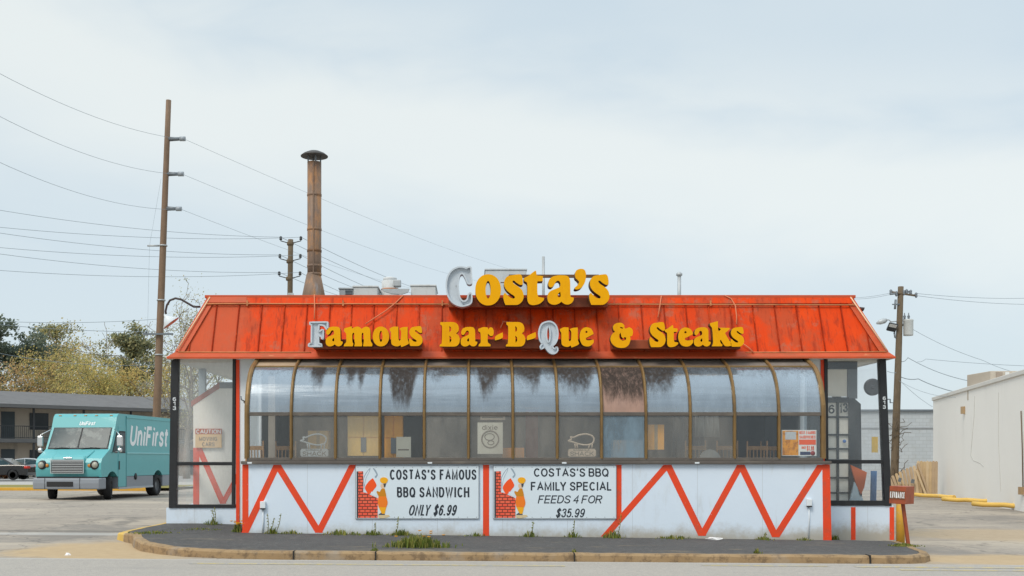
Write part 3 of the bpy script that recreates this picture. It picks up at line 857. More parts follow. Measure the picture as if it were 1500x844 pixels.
for i in range(13):
    a, b = RX[i] + .03, RX[i + 1] - .03
    # top strip
    mb = MB(); y0, z0 = PROF[0]; y1, z1 = PROF[1]
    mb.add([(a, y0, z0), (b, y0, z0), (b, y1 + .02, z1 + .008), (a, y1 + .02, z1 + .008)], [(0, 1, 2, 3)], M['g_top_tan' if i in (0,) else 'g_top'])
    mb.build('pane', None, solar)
    # curved pane
    mb = MB(); seg = []
    for k in range(IR, IM):
        for q in range(3):
            t = q / 3
            seg.append((lerp(PROF[k][0], PROF[k + 1][0], t), lerp(PROF[k][1], PROF[k + 1][1], t)))
    seg.append(PROF[IM])
    tilt = rnd.uniform(-.006, .006)
    vs = []
    for (y, z) in seg: vs += [(a, y + tilt, z), (b, y - tilt, z)]
    mb.add(vs, [(2 * k, 2 * k + 1, 2 * k + 3, 2 * k + 2) for k in range(len(seg) - 1)], M['g_curve_pink' if i == 8 else 'g_curve'], True)
    mb.build('pane', None, solar)
    # lower pane
    mb = MB(); ty = rnd.uniform(-.004, .004)
    mb.add([(a, 20.55 + ty, 2.43), (b, 20.55 - ty, 2.43), (b, 20.55 - ty, 1.61), (a, 20.55 + ty, 1.61)], [(0, 1, 2, 3)], M[LOW[i]])
    mb.build('pane', None, solar)
for (k, hh, dd) in ((0, .022, .08), (IR, .022, .05), (IM, .035, .05)):
    mb = MB(); y, z = PROF[k]
    mb.bb(RX[0], RX[-1], y - dd * .45, y + dd * .55, z - hh, z + hh, M['sill'] if k != IR else M['bronze'])
    mb.build('rail', None, solar, bevel=.006)
mb = MB()
mb.bb(XL - .015, XR + .02, YF - .075, YF + .24, ZS + .003, PZ(675.5, YF), M['sill'])
mb.bb(RX[0], RX[-1], YF + .01, YF + .1, PZ(675.5, YF), 1.62, M['sill'])
mb.build('sill', None, solar, bevel=.008)
for px in (367, 630, 826, 1020):       # weep covers on the sill
    mb = MB(); mb.box((PX(px, YF), YF - .079, PZ(675.5, YF) - .035), (.085, .012, .028), M['white_plain']); mb.build('weep_cover', None, solar, bevel=.003)
for x, s_ in ((RX[0] - .01, -1), (RX[-1] + .01, 1)):   # glazed ends
    mb = MB(); mb.add([(x, y, z) for (y, z) in PROF] + [(x, YB, 1.60)], [tuple(range(len(PROF) + 1))], M['g_low']); mb.build('end_pane', None, solar)
mb = MB(); mb.box((PX(355.5, YF), YF + .25, PZ(588, YF)), (.05, .1, .05), M['steel_grey']); mb.tube([(PX(356, YF), YF + .2, PZ(588, YF)), (PX(352, YF), YF + .1, PZ(585, YF)), (PX(351, YF), YF + .12, PZ(580, YF))], .012, M['steel_grey']); mb.build('hook', None, solar)

# ---- vestibules
def vest_glass(quad, m, parent, name='pane'):
    mb = MB(); mb.add(quad, [(0, 1, 2, 3)], m); return mb.build(name, None, parent)
vl = bpy.data.objects.new('entrance_lobby', None); COL.objects.link(vl); vl.parent = rest
YV = YB
mb = MB(); mb.bb(PX(244, YV), PX(346, YV), YV - .02, YV + .15, -.2, PZ(744, YV), M['white'])
mb.bb(PX(244, YV), PX(244, YV) + .15, YV + .15, 24.0, -.2, PZ(744, YV), M['white']); mb.build('base_wall', None, vl)
def bar(mb, p, q, w, m, y0, y1):
    a, b = P(p[0], p[1], YV), P(q[0], q[1], YV)
    if abs(p[0] - q[0]) < abs(p[1] - q[1]): d = Vector((w * YV / FPX / 2, 0, 0))
    else: d = Vector((0, 0, w * YV / FPX / 2))
    pts = [a - d, a + d, b + d, b - d]
    mb.prism([(v.x, y0, v.z) for v in pts], (0, y1 - y0, 0), m)
for nm, p, q, w, y0, y1 in (('post', (257, 524), (253.5, 744), 11, YV - .05, YV + .09), ('post', (343.5, 524), (342, 744), 4.5, YV - .04, YV + .05),
                            ('rail', (258, 679.3), (342, 679.3), 5, YV - .035, YV + .04), ('rail', (250, 741.5), (345, 741.5), 5, YV - .045, YV + .05)):
    mb = MB(); bar(mb, p, q, w, M['black_frame'], y0, y1); mb.build(nm, None, vl, bevel=.005)
mb = MB(); mb.ptext('613', 0, 1, 0, 1, 1, M['white_plain']) if False else None
mb = MB()
xt = PX(255.5, YV)
for k, ch in enumerate('613'):
    mb.ptext(ch, 253.0, 258.0, 582 + k * 6.6, 587.6 + k * 6.6, YV - .052, M['white_plain'], thick=.004, offset=.02)
mb.build('number_lettering', None, vl)
def q4(x0, x1, y0, y1, Y): return [P(x0, y1, Y), P(x1, y1, Y), P(x1, y0, Y), P(x0, y0, Y)]
M['g_vest_painted_haze'] = glass('vestibule_glass_painted_reflection', 0.17, (0.72, 0.74, 0.74), 0.06, alpha_noise=0.35, tint=(1, 1, 1))  # pale diffuse film paints in the haze this glass would reflect
vest_glass([P(257, 739, YV), P(342, 739, YV), P(343, 682, YV), P(257, 682, YV)], M['g_vest_painted_haze'], vl)
vest_glass([P(257, 677, YV), P(342.5, 677, YV), P(343, 525, YV), P(260, 525, YV)], M['g_vest_painted_haze'], vl)
xs_ = PX(253.5, YV) + .02
vest_glass([(xs_, YV + .1, .62), (xs_, 24.0, .62), (xs_, 24.0, 3.55), (xs_, YV + .1, 3.55)], M['g_side'], vl, 'side_pane')
mb = MB(); mb.bb(xs_ - .06, xs_ + .08, 24.0, 24.14, .1, 3.57, mat('grey_post', (0.28, 0.33, 0.37), 0.5, 0.15)); mb.build('rear_post', None, vl)
mb = MB(); mb.bb(xs_ - .04, xs_ + .04, YV + .1, 24.0, 1.46, 1.54, M['black_frame']); mb.build('side_rail', None, vl)
# white back wall of the lobby with its own sloping red trim
YW = 23.0
def W_(px, py, dy=0): v = P(px, py, YW); v.y += dy; return v
mb = MB()
mb.prism([W_(283, 745), W_(283, 592), W_(322, 567), W_(352, 567), W_(352, 745)], (0, .1, 0), mat('cream_wall', (0.82, 0.80, 0.74), 0.8, 0.05, 2)); mb.build('lobby_wall', None, vl)
mb = MB()
mb.prism([W_(280, 596, -.01), W_(321.5, 569, -.01), W_(321.5, 560, -.01), W_(280, 588, -.01)], (0, .12, 0), mat('dull_red_trim', (0.34, 0.10, 0.065), 0.7, 0.2))
mb.prism([W_(321.5, 569, -.01), W_(352, 569, -.01), W_(352, 560, -.01), W_(321.5, 560, -.01)], (0, .12, 0), mat('grey_trim', (0.17, 0.18, 0.19), 0.7, 0.2)); mb.build('trim', None, vl)
mb = MB()
def wstripe(p, q, w, k):
    pts = [W_(p[0] - w / 2, p[1]), W_(p[0] + w / 2, p[1]), W_(q[0] + w / 2, q[1]), W_(q[0] - w / 2, q[1])]
    mb.prism([(v.x, YW - .002 * k, v.z) for v in pts], (0, .0018 * k, 0), M['red'])
wstripe((287.5, 656), (287.5, 744), 9, 1); wstripe((291, 656), (327, 738), 9, 2); wstripe((352, 690), (326, 738), 8, 3); mb.build('painted_stripe', None, vl)
mb = MB(); mb.bb(-6.0, XBL, YV + .16, 24.2, -.1, .28, mat('lobby_floor', (0.5, 0.48, 0.45), 0.8)); mb.build('lobby_floor', None, vl)

vr = bpy.data.objects.new('entrance_lobby', None); COL.objects.link(vr); vr.parent = rest
mb = MB(); mb.bb(PX(1208.5, YV), PX(1308, YV), YV - .02, YV + .15, -.35, PZ(740.5, YV), M['white'])
mb.bb(PX(1308, YV) - .15, PX(1308, YV), YV + .15, 24.6, -.35, PZ(740.5, YV), M['white']); mb.build('base_wall', None, vr)
for x in (1249.5, 1306):
    mb = MB(); mb.bb(PX(x - 3.5, YV), PX(x + 3.2, YV), YV - .024, YV - .012, -.02, PZ(743, YV), M['red']); mb.build('painted_stripe', None, vr)
for nm, p, q, w, y0, y1 in (('post', (1291.5, 524), (1300, 741), 10, YV - .05, YV + .09), ('post', (1209, 524), (1211, 741), 5, YV - .04, YV + .05),
                            ('rail', (1210, 676.5), (1296, 676.5), 5.5, YV - .035, YV + .04), ('rail', (1212, 737), (1303, 737), 7.5, YV - .045, YV + .05)):
    mb = MB(); bar(mb, p, q, w, M['black_frame'], y0, y1); mb.build(nm, None, vr, bevel=.005)
mb = MB()
for k, ch in enumerate('613'):
    mb.ptext(ch, 1293.0, 1297.5, 581 + k * 6.4, 586.2 + k * 6.4, YV - .052, M['white_plain'], thick=.004, offset=.02)
mb.build('number_lettering', None, vr)
vest_glass([P(1212, 734, YV), P(1299, 734, YV), P(1296, 679, YV), P(1211, 679, YV)], M['g_vest'], vr)
vest_glass([P(1211, 674, YV), P(1296, 674, YV), P(1291, 525, YV), P(1211, 525, YV)], M['g_vest'], vr)
xs2 = PX(1300, YV) - .03
vest_glass([(xs2, YV + .1, .62), (xs2, 24.5, .62), (xs2 - .08, 24.5, 3.55), (xs2 - .08, YV + .1, 3.55)], M['g_side'], vr, 'side_pane')
mb = MB(); mb.bb(xs2 - .14, xs2 + .02, 24.5, 24.64, -.2, 3.57, M['black_frame']); mb.build('rear_post', None, vr)
mb = MB(); mb.bb(XBR, 8.3, YV + .16, 24.6, -.2, .2, mat('pale_lobby_floor', (0.55, 0.53, 0.5), 0.8)); mb.build('lobby_floor', None, vr)
YD = 22.3
door = bpy.data.objects.new('door', None); COL.objects.link(door); door.parent = vr
dfm = mat('door_frame_dark', (0.035, 0.04, 0.045), 0.45, 0.2)
def milky(name, col):                 # milky translucent sheet, lit from both sides
    k = NT(name); k.t.nodes.remove(k.p)
    c = k.mix(k.noise(3, 4, .6), tuple(v * .93 for v in col), col)
    a_ = k.n('ShaderNodeBsdfDiffuse'); b_ = k.n('ShaderNodeBsdfTranslucent'); k.l(c, a_.inputs['Color']); k.l(c, b_.inputs['Color'])
    m_ = k.n('ShaderNodeMixShader'); m_.inputs[0].default_value = .2; k.l(a_.outputs[0], m_.inputs[1]); k.l(b_.outputs[0], m_.inputs[2]); k.l(m_.outputs[0], k.out.inputs['Surface'])
    return k.m
cream = milky('cream_door_panel', (0.92, 0.90, 0.82))
def dbox(x0, x1, y0, y1, ya, yb, m, nm, parent=None, bevel=0.004):
    mb = MB(); a = P(x0, y0, YD); b = P(x1, y1, YD); mb.bb(a.x, b.x, ya, yb, b.z, a.z, m); return mb.build(nm, None, parent, bevel)
# (direct child of the lobby: its pieces are sub-parts of the lobby)
bpy.data.objects.remove(door)
mb = MB()
def fr(x0, x1, y0, y1, dy=0.0):
    a = P(x0, y0, YD); b = P(x1, y1, YD); mb.bb(a.x, b.x, YD - .03 + dy, YD + .04 + dy, b.z, a.z, dfm)
fr(1243, 1252, 584, 737); fr(1209, 1243, 582, 590); fr(1225.5, 1228.5, 590, 737, .003)
for y in (611, 637, 657.5, 674, 700, 722): fr(1212, 1243, y - 1.2, y + 1.2, .006)
fr(1209, 1212, 590, 737)
for y0 in (582,): mb.prism([P(1252, 584, YD), P(1261, 592, YD), P(1263, 735, YD), P(1252, 737, YD)], (0, .05, 0), dfm)
mb.build('door_frame', None, vr)
mb = MB(); a, b = P(1211, 588, YD), P(1244, 735, YD); mb.bb(a.x, b.x, YD + .02, YD + .024, b.z, a.z, cream); mb.build('door_panel', None, vr)
mb = MB()
mb.ptext('6', 1213.5, 1222.5, 593, 606, YD + .019, M['black_text'], thick=.003, offset=.012)
mb.ptext('1', 1230, 1233.5, 592.5, 605, YD - .033, M['black_text'], thick=.003, offset=.012)
mb.ptext('3', 1234.5, 1242, 590.5, 604, YD - .033, M['black_text'], thick=.003, offset=.012)
mb.build('number_lettering', None, vr)
mb = MB(); a, b = P(1211.5, 541, YD), P(1241, 581, YD); mb.bb(a.x, b.x, YD + .01, YD + .03, b.z, a.z, cream); mb.build('transom_panel', None, vr)
mb = MB(); a, b = P(1209, 527, YD), P(1256, 541, YD); mb.bb(a.x, b.x, YD, YD + .05, b.z, a.z, dfm); a, b = P(1241.5, 541, YD), P(1256, 584, YD); mb.bb(a.x, b.x, YD, YD + .05, b.z, a.z, mat('grey_jamb', (0.20, 0.22, 0.24), 0.6)); mb.build('transom_frame', None, vr)
mb = MB(); c_ = P(1236, 646.5, YD); mb.lathe([(.0, 0), (.035, 0), (.035, .01), (0, .01)], (c_.x, YD - .045, c_.z), mat('blue_sticker', (0.08, 0.2, 0.5), 0.5), 16, 'y'); mb.build('door_knob', None, vr)

# ---- mansard roof
roof = bpy.data.objects.new('roof', None); COL.objects.link(roof); roof.parent = rest
ELx, ERx = PX(258, YE), PX(1300, YE)
ZEt = PZ(516.5, YE)
RLx, RRx, ZR = PX(305, YR), PX(1248, YR), PZ(436, YR)
YBE, YBR = 31.6, 31.1
e = [Vector((ELx, YE, ZEt)), Vector((ERx, YE, ZEt)), Vector((ERx, YBE, ZEt)), Vector((ELx, YBE, ZEt))]
r_ = [Vector((RLx, YR, ZR)), Vector((RRx, YR, ZR)), Vector((RRx, YBR, ZR)), Vector((RLx, YBR, ZR))]
for i in range(4):
    j = (i + 1) % 4
    mb = MB()
    nseg = 12 if i % 2 == 0 else 6
    vs = []
    for k in range(nseg + 1):
        t = k / nseg
        vs += [e[i].lerp(e[j], t), r_[i].lerp(r_[j], t)]
    mb.add(vs, [(2 * k, 2 * k + 2, 2 * k + 3, 2 * k + 1) for k in range(nseg)], M['roof'])
    mb.build('roof_panel', None, roof)
def on_roof(px_b, t, out=0.0):
    """point on the front slope; px_b = photo column at mid slope, t 0 eave .. 1 ridge"""
    Yt = lerp(YE, YR, t); z = lerp(ZEt, ZR, t)
    nr = Vector((0, -(ZR - ZEt), (YR - YE))).normalized()
    return Vector((PX(px_b, Yt), Yt, z)) + nr * out
def roofpt(px, py, out=0.0):
    t = 0.5
    for _ in range(8):
        Yt = lerp(YE, YR, t); t = (PZ(py, Yt) - ZEt) / (ZR - ZEt)
    Yt = lerp(YE, YR, t)
    nr = Vector((0, -(ZR - ZEt), (YR - YE))).normalized()
    return Vector((PX(px, Yt), Yt, PZ(py, Yt))) + nr * out
# standing seams, front
sx = ELx + .25
rs_ = random.Random(5)
while sx < ERx - .2:
    t1 = 0.93
    lim = 1.0
    if sx < RLx: lim = clamp((sx - ELx) / (RLx - ELx), 0, 1)
    if sx > RRx: lim = clamp((ERx - sx) / (ERx - RRx), 0, 1)
    t1 = min(0.92, lim - 0.1)
    if t1 > 0.1:
        a, b = Vector((sx, lerp(YE, YR, .02), lerp(ZEt, ZR, .02))), Vector((sx, lerp(YE, YR, t1), lerp(ZEt, ZR, t1)))
        nr = Vector((0, -(ZR - ZEt), (YR - YE))).normalized()
        mb = MB(); w = .009
        mb.prism([a + Vector((-w, 0, 0)), a + Vector((w, 0, 0)), b + Vector((w, 0, 0)), b + Vector((-w, 0, 0))], nr * .028, M['roof']); mb.m = [mb.mi(M['seam'])] * len(mb.m); mb.build('seam', None, roof)
    sx += .447 + rs_.uniform(-.012, .012)
# cap flashing, gutter line, eave lip, hips
nr = Vector((0, -(ZR - ZEt), (YR - YE))).normalized()
mb = MB()
mb.prism([roofpt(306, 446, .012), roofpt(1247, 446, .012), roofpt(1250, 436.5, .012), roofpt(303, 436.5, .012)], nr * .03, M['roof'])
mb.build('cap_flashing', None, roof, bevel=.005)
mb = MB()
mb.prism([roofpt(303, 445, .045), roofpt(362, 445, .045), roofpt(362, 437, .045), roofpt(306, 437, .045)], nr * .006, M['flash']); mb.build('flashing_patch', None, roof)
mb = MB()
mb.bb(RLx - .06, RRx + .06, YR - .05, YR + .12, ZR - .015, ZR + .045, M['flash']); mb.bb(RLx - .06, RLx + .12, YR + .12, YBR, ZR - .015, ZR + .045, M['flash']); mb.bb(RRx - .12, RRx + .06, YR + .12, YBR, ZR - .015, ZR + .045, M['flash'])
mb.build('parapet_cap', None, roof, bevel=.008)
mb = MB()
mb.tube([roofpt(300, 447.5, .055), roofpt(330, 447.2, .055), roofpt(500, 447.4, .055), roofpt(700, 447.8, .05), roofpt(920, 448, .055), roofpt(1100, 448.5, .055), roofpt(1251, 449, .055)], .014, M['flash_tan'], 6)
for px in (363, 503, 648, 1040): mb.box(roofpt(px, 446.5, .06), (.03, .03, .11), M['flash_tan'])
mb.build('conduit', None, roof)
# flared lip at the eave on three sides
def lip(a, b, oa, ob, nm):
    mb = MB()
    mb.add([a, b, ob, oa, a - Vector((0, 0, .07)), b - Vector((0, 0, .07)), ob - Vector((0, 0, .035)), oa - Vector((0, 0, .035))],
           [(0, 1, 2, 3), (4, 7, 6, 5), (0, 4, 5, 1), (3, 2, 6, 7), (0, 3, 7, 4), (1, 5, 6, 2)], M['flash'])
    mb.m[1] = mb.mi(M['soffit'])
    mb.build(nm, None, roof)
ol = Vector((PX(244, YE - .12), YE - .12, PZ(523, YE - .12))); orr = Vector((PX(1312, YE - .12), YE - .12, PZ(522.5, YE - .12)))
lip(e[0] + Vector((0, -.005, .02)), e[1] + Vector((0, -.005, .02)), ol, orr, 'eave_lip')
lip(e[3] + Vector((-.005, 0, .02)), e[0] + Vector((-.005, 0, .02)), Vector((ol.x, YBE + .1, ol.z)), ol + Vector((-.001, 0, 0)), 'eave_lip')
lip(e[1] + Vector((.005, 0, .02)), e[2] + Vector((.005, 0, .02)), orr + Vector((.001, 0, 0)), Vector((orr.x, YBE + .1, orr.z)), 'eave_lip')
mb = MB(); mb.tube([roofpt(262, 517, .03), roofpt(456, 517.5, .03)], .013, M['flash_tan'], 6); mb.build('eave_edge', None, roof)
mb = MB(); mb.tube([roofpt(1092, 517.5, .03), roofpt(1298, 516.5, .03)], .013, M['flash_tan'], 6); mb.build('eave_edge', None, roof)
for (eb, rt, s_) in ((e[0], r_[0], 1), (e[1], r_[1], -1)):
    mb = MB()
    d = (rt - eb)
    mb.prism([eb + Vector((s_ * .0, -.02, .02)), eb + Vector((s_ * .17, -.035, .02)), rt + Vector((s_ * .17, -.035, .0)), rt + Vector((0, -.02, 0))], (0, .02, .0), M['flash'])
    mb.prism([eb + Vector((-s_ * .02, -.01, .02)), eb + Vector((-s_ * .02, .17, .02)), rt + Vector((-s_ * .02, .17, 0)), rt + Vector((-s_ * .02, -.01, 0))], (s_ * .02, 0, 0), M['flash'])
    mb.build('hip_flashing', None, roof)
    mb = MB(); mb.tube([eb + Vector((s_ * .05, -.06, .06)), rt + Vector((s_ * .05, -.06, 0))], .014, mat('pale_conduit', lin(226, 186, 150), 0.6), 6); mb.build('hip_conduit', None, roof)
mb = MB(); mb.bb(RLx + .1, RRx - .1, YR + .1, YBR, ZR - .2, ZR - .12, M['flat_roof']); mb.build('flat_roof', None, roof)
mb = MB(); mb.bb(ELx + .02, ERx - .02, YE - .03, YE + .32, PZ(524, YE) + .0, PZ(524, YE) + .02, M['soffit']); mb.bb(ELx + .02, -4.7, YE + .32, 31, ZE + .052, ZE + .07, M['soffit']); mb.build('soffit', None, roof)

# ---- chimney
YC = 25.0
cm = M['chimney']
def Cx(px): return PX(px, YC)
def Cz(py): return PZ(py, YC)
ch = thing('chimney_flue', 'tall rusty round metal chimney with dark conical cap rising from the roof', 'chimney', (Cx(460.5), YC, ZR - .12))
mb = MB(); c0 = (Cx(460.5), YC, 0); r0 = 10.2 * YC / FPX
mb.lathe([(r0 * 1.70, ZR - .12), (r0 * 1.62, Cz(432)), (r0 * 1.02, Cz(402))], (Cx(459.5), YC, 0), cm, 28); mb.build('base_cone', None, ch)
mb = MB(); mb.lathe([(r0, Cz(402.2)), (r0, Cz(382)), (r0 * 1.0, Cz(238))], c0, cm, 28); mb.build('flue_pipe', None, ch)
for py in (402, 390, 368, 336.5, 286):
    mb = MB(); mb.lathe([(r0 * 1.0, Cz(py) - .03), (r0 * 1.05, Cz(py) - .025), (r0 * 1.05, Cz(py) + .025), (r0, Cz(py) + .03)], c0, cm if py != 368 else M['letter_side'], 28); mb.build('band', None, ch)
mb = MB(); mb.bb(c0[0] - .012, c0[0] + .012, YC - r0 - .015, YC - r0 + .03, Cz(402), Cz(240), cm); mb.build('seam', None, ch)
for a in (20, 110, 200, 290):
    mb = MB(); q = Vector((c0[0] + r0 * .9 * math.cos(R(a)), YC + r0 * .9 * math.sin(R(a)), 0)); mb.box((q.x, q.y, (Cz(239) + Cz(229)) / 2), (.03, .03, Cz(229) - Cz(239) + .02), M['steel_grey']); mb.build('cap_strut', None, ch)
capm = mat('flue_cap_dark', (0.07, 0.065, 0.062), 0.6, 0.25, 5, metal=.2)
mb = MB(); mb.lathe([(r0 * 1.95, Cz(229.6)), (r0 * 1.96, Cz(228.8)), (r0 * 1.5, Cz(225.2)), (r0 * .8, Cz(222)), (r0 * .2, Cz(221)), (0.0, Cz(221))], c0, capm, 28); mb.build('cap', None, ch)

# ---- rooftop equipment
YA = 25.6
def Ax(px): return PX(px, YA)
def Az(py): return PZ(py, YA)
zrt = ZR - .12
def unit(px0, px1, py0, depth, label, m, dark=None, Y=YA, name='rooftop_unit'):
    t = thing(name, label, 'air conditioner', (PX((px0 + px1) / 2, Y), Y + depth / 2, zrt))
    mb = MB(); mb.bb(PX(px0, Y), PX(px1, Y), Y, Y + depth, zrt, PZ(py0, Y), m); mb.build('casing', None, t, bevel=.015)
    mb = MB(); mb.bb(PX(px0, Y) - .02, PX(px1, Y) + .02, Y - .02, Y + depth + .02, PZ(py0, Y) + .002, PZ(py0, Y) + .04, m); mb.build('lid', None, t, bevel=.008)
    if dark:
        mb = MB(); mb.bb(PX(dark[0], Y), PX(dark[1], Y), Y - .012, Y - .002, PZ(dark[3], Y), PZ(dark[2], Y), mat('louver_dark', (0.06, 0.07, 0.075), 0.6))
        for k in range(4):
            zz = lerp(PZ(dark[3], Y), PZ(dark[2], Y), (k + .5) / 4); mb.bb(PX(dark[0], Y), PX(dark[1], Y), Y - .03, Y - .012, zz - .01, zz + .01, M['steel_grey'])
        mb.build('vent_grille', None, t)
    return t
unit(497, 517, 424, .9, 'small grey rooftop cabinet with a dark louvre beside the big white unit', M['galv'], (506, 516, 425, 434))
unit(517.5, 553, 421, 1.2, 'wide pale rooftop unit next to the round exhaust fan', M['unit_white'])
unit(602, 638, 419.5, 1.2, 'pale box-shaped rooftop unit to the fan\'s other side, nearest the big yellow word', M['unit_white'])
t = thing('exhaust_fan', 'round white exhaust fan with upturned drum and torn flashing on the roof', 'fan', (Ax(569), YA + .5, zrt))
c0 = (Ax(569), YA + .5, 0); uf = YA / FPX
mb = MB(); mb.lathe([(15 * uf, zrt), (14 * uf, Az(423)), (12.5 * uf, Az(420)), (12.5 * uf, Az(407)), (9.6 * uf, Az(406))], c0, M['unit_white'], 24); mb.build('drum', None, t)
mb = MB(); mb.lathe([(9.6 * uf, Az(407)), (10.2 * uf, Az(405)), (10.2 * uf, Az(402)), (8, Az(401))] if False else [(9.6 * uf, Az(406.5)), (10.3 * uf, Az(405)), (10.3 * uf, Az(402.5)), (7 * uf, Az(401.3)), (0.001, Az(401))], c0, M['unit_white'], 24); mb.build('cap', None, t)
mb = MB(); mb.lathe([(12.6 * uf, Az(421)), (13.4 * uf, Az(420.5)), (13.4 * uf, Az(418.8)), (12.6 * uf, Az(418.5))], c0, M['flash_tan'], 24); mb.build('band', None, t)
mb = MB(); mb.box((Ax(581), YA + .2, Az(413.5)), (.18, .2, .16), M['galv']); mb.build('motor_box', None, t, bevel=.02)
mb = MB(); mb.prism([(Ax(559), YA - .1, Az(424)), (Ax(600), YA - .1, Az(424)), (Ax(598), YA - .1, Az(429)), (Ax(589), YA - .1, Az(432)), (Ax(574), YA - .1, Az(431)), (Ax(563), YA - .1, Az(428))], (0, .08, 0), M['galv']); mb.build('flashing', None, t)
unit(711, 771, 396, 1.5, 'large pale rooftop cabinet standing behind the big yellow letters', mat('unit_pale', (0.50, 0.53, 0.55), 0.6, 0.1, 3, [((0.35, 0.34, 0.32), 3, .5, .7, .5, (1, 1, .3))]), None, 26.5)
def vent_pipe(px, py, r, label, Y=25.0, cap=True):
    t = thing('vent_pipe', label, 'pipe', (PX(px, Y), Y, zrt))
    mb = MB(); mb.tube([(PX(px, Y), Y, zrt), (PX(px, Y), Y, PZ(py, Y))], r, M['galv'], 12); mb.build('pipe', None, t)
    if cap:
        mb = MB(); z = PZ(py, Y); mb.lathe([(r * 1.0, z - .06), (r * 1.7, z - .04), (r * 1.7, z), (r * .6, z + .04), (0.001, z + .05)], (PX(px, Y), Y, 0), M['galv'], 14); mb.build('cap', None, t)
vent_pipe(796, 376, .032, 'thin bare vent pipe standing behind the gap in the big yellow word', cap=False)
vent_pipe(995, 401, .042, 'short capped vent pipe standing alone on the roof beyond the big yellow word')
t = thing('roof_vent', 'small low grey vent box at the roof edge near the sloping corner', 'vent', (PX(1228, 23), 23, zrt))
mb = MB(); mb.bb(PX(1219, 23), PX(1238, 23), 23, 23.3, zrt, PZ(434, 23), M['steel_grey']); mb.bb(PX(1217, 23), PX(1240, 23), 22.98, 23.32, PZ(434, 23), PZ(432.6, 23), M['steel_grey']); mb.build('vent_box', None, t, bevel=.01)

# ------------------------------------------------------------------ sign letters
G = {}
G['C'] = [[(350, 70), (385, 62), (402, 80), (408, 200), (410, 290), (380, 308), (350, 295), (322, 230), (290, 170), (262, 155), (235, 175), (218, 230), (210, 320), (218, 430), (240, 520), (280, 560), (320, 555), (345, 530), (360, 470), (385, 440), (408, 455), (410, 560), (385, 600), (330, 622), (260, 632), (180, 610), (110, 560), (60, 480), (38, 390), (38, 290), (58, 200), (100, 130), (160, 85), (230, 62), (300, 68), (330, 85)]]
def ell(cx, cy, rx, ry, n=20, p=1.0):
    o = []
    for k in range(n):
        a = 2 * math.pi * k / n; c, s = math.cos(a), math.sin(a)
        o.append((cx + rx * math.copysign(abs(c) ** p, c), cy + ry * math.copysign(abs(s) ** p, s)))
    return o
G['o'] = [ell(650, 397, 188, 228, 22, 0.95), ell(650, 395, 36, 128)]
G['s'] = [[(1115, 168), (1145, 195), (1160, 270), (1158, 318), (1125, 325), (1070, 295), (1030, 262), (1008, 265), (1010, 285), (1040, 315), (1100, 355), (1150, 405), (1172, 480), (1160, 545), (1125, 590), (1080, 615), (1000, 618), (905, 618), (885, 570), (872, 500), (882, 452), (900, 440), (940, 482), (985, 515), (1030, 525), (1042, 505), (1030, 485), (985, 455), (930, 410), (895, 360), (883, 310), (890, 260), (915, 215), (955, 190), (1010, 180)]]
G['t'] = [[(1330, 122), (1352, 118), (1362, 185), (1455, 195), (1450, 270), (1372, 272), (1372, 430), (1385, 500), (1470, 515), (1465, 545), (1420, 590), (1370, 612), (1300, 620), (1250, 600), (1225, 540), (1222, 300), (1180, 265), (1175, 225), (1240, 190)]]
G['a'] = [[(450, 240), (500, 200), (580, 182), (680, 185), (725, 205), (748, 260), (752, 400), (755, 500), (800, 510), (800, 545), (770, 590), (720, 612), (670, 605), (640, 585), (620, 570), (590, 595), (530, 615), (470, 605), (430, 570), (418, 510), (430, 450), (470, 410), (540, 380), (595, 355), (608, 320), (600, 280), (575, 262), (545, 275), (525, 310), (500, 345), (470, 360), (440, 345), (432, 300)],
          [(605, 425), (612, 490), (590, 508), (566, 492), (572, 458)]]
G["'"] = [[(905, 88), (960, 100), (985, 150), (985, 230), (960, 310), (910, 370), (850, 392), (820, 385), (822, 360), (860, 330), (885, 280), (860, 250), (830, 220), (822, 160), (845, 110)]]
G['F'] = [[(40, 172), (295, 168), (298, 265), (275, 265), (255, 230), (215, 212), (170, 210), (165, 300), (195, 295), (215, 280), (235, 285), (232, 410), (215, 408), (200, 375), (165, 370), (165, 480), (205, 490), (210, 520), (20, 520), (25, 490), (60, 475), (65, 210), (40, 200)]]
G['m'] = [[(545, 262), (600, 245), (652, 232), (656, 262), (720, 235), (770, 245), (795, 270), (850, 238), (900, 245), (925, 290), (930, 440), (955, 490), (950, 522), (818, 522), (826, 480), (830, 440), (825, 340), (812, 322), (800, 345), (798, 450), (806, 490), (800, 522), (690, 522), (698, 480), (692, 440), (690, 340), (676, 322), (662, 345), (662, 450), (675, 490), (665, 522), (535, 522), (545, 490), (570, 460), (570, 340), (542, 300)]]
G['u'] = [[(103, 265), (160, 238), (232, 240), (235, 420), (250, 445), (268, 420), (272, 310), (248, 265), (300, 245), (368, 240), (368, 420), (386, 475), (370, 495), (330, 515), (275, 535), (265, 505), (220, 525), (165, 515), (130, 480), (125, 320), (110, 295)]]
G['B'] = [[(50, 170), (240, 170), (295, 195), (320, 250), (315, 300), (282, 335), (320, 370), (335, 430), (320, 490), (270, 525), (40, 525), (45, 500), (70, 480), (75, 230), (50, 205)], [(183, 228), (205, 250), (205, 298), (183, 312)], [(183, 368), (208, 395), (210, 440), (188, 472)]]
G['r'] = [[(605, 270), (680, 245), (745, 250), (752, 280), (775, 250), (810, 255), (830, 300), (822, 360), (790, 375), (760, 355), (745, 340), (745, 460), (785, 500), (780, 524), (610, 524), (615, 495), (640, 470), (638, 330), (610, 305)]]
G['-'] = [[(850, 437), (852, 385), (880, 360), (962, 322), (965, 390), (930, 415)]]
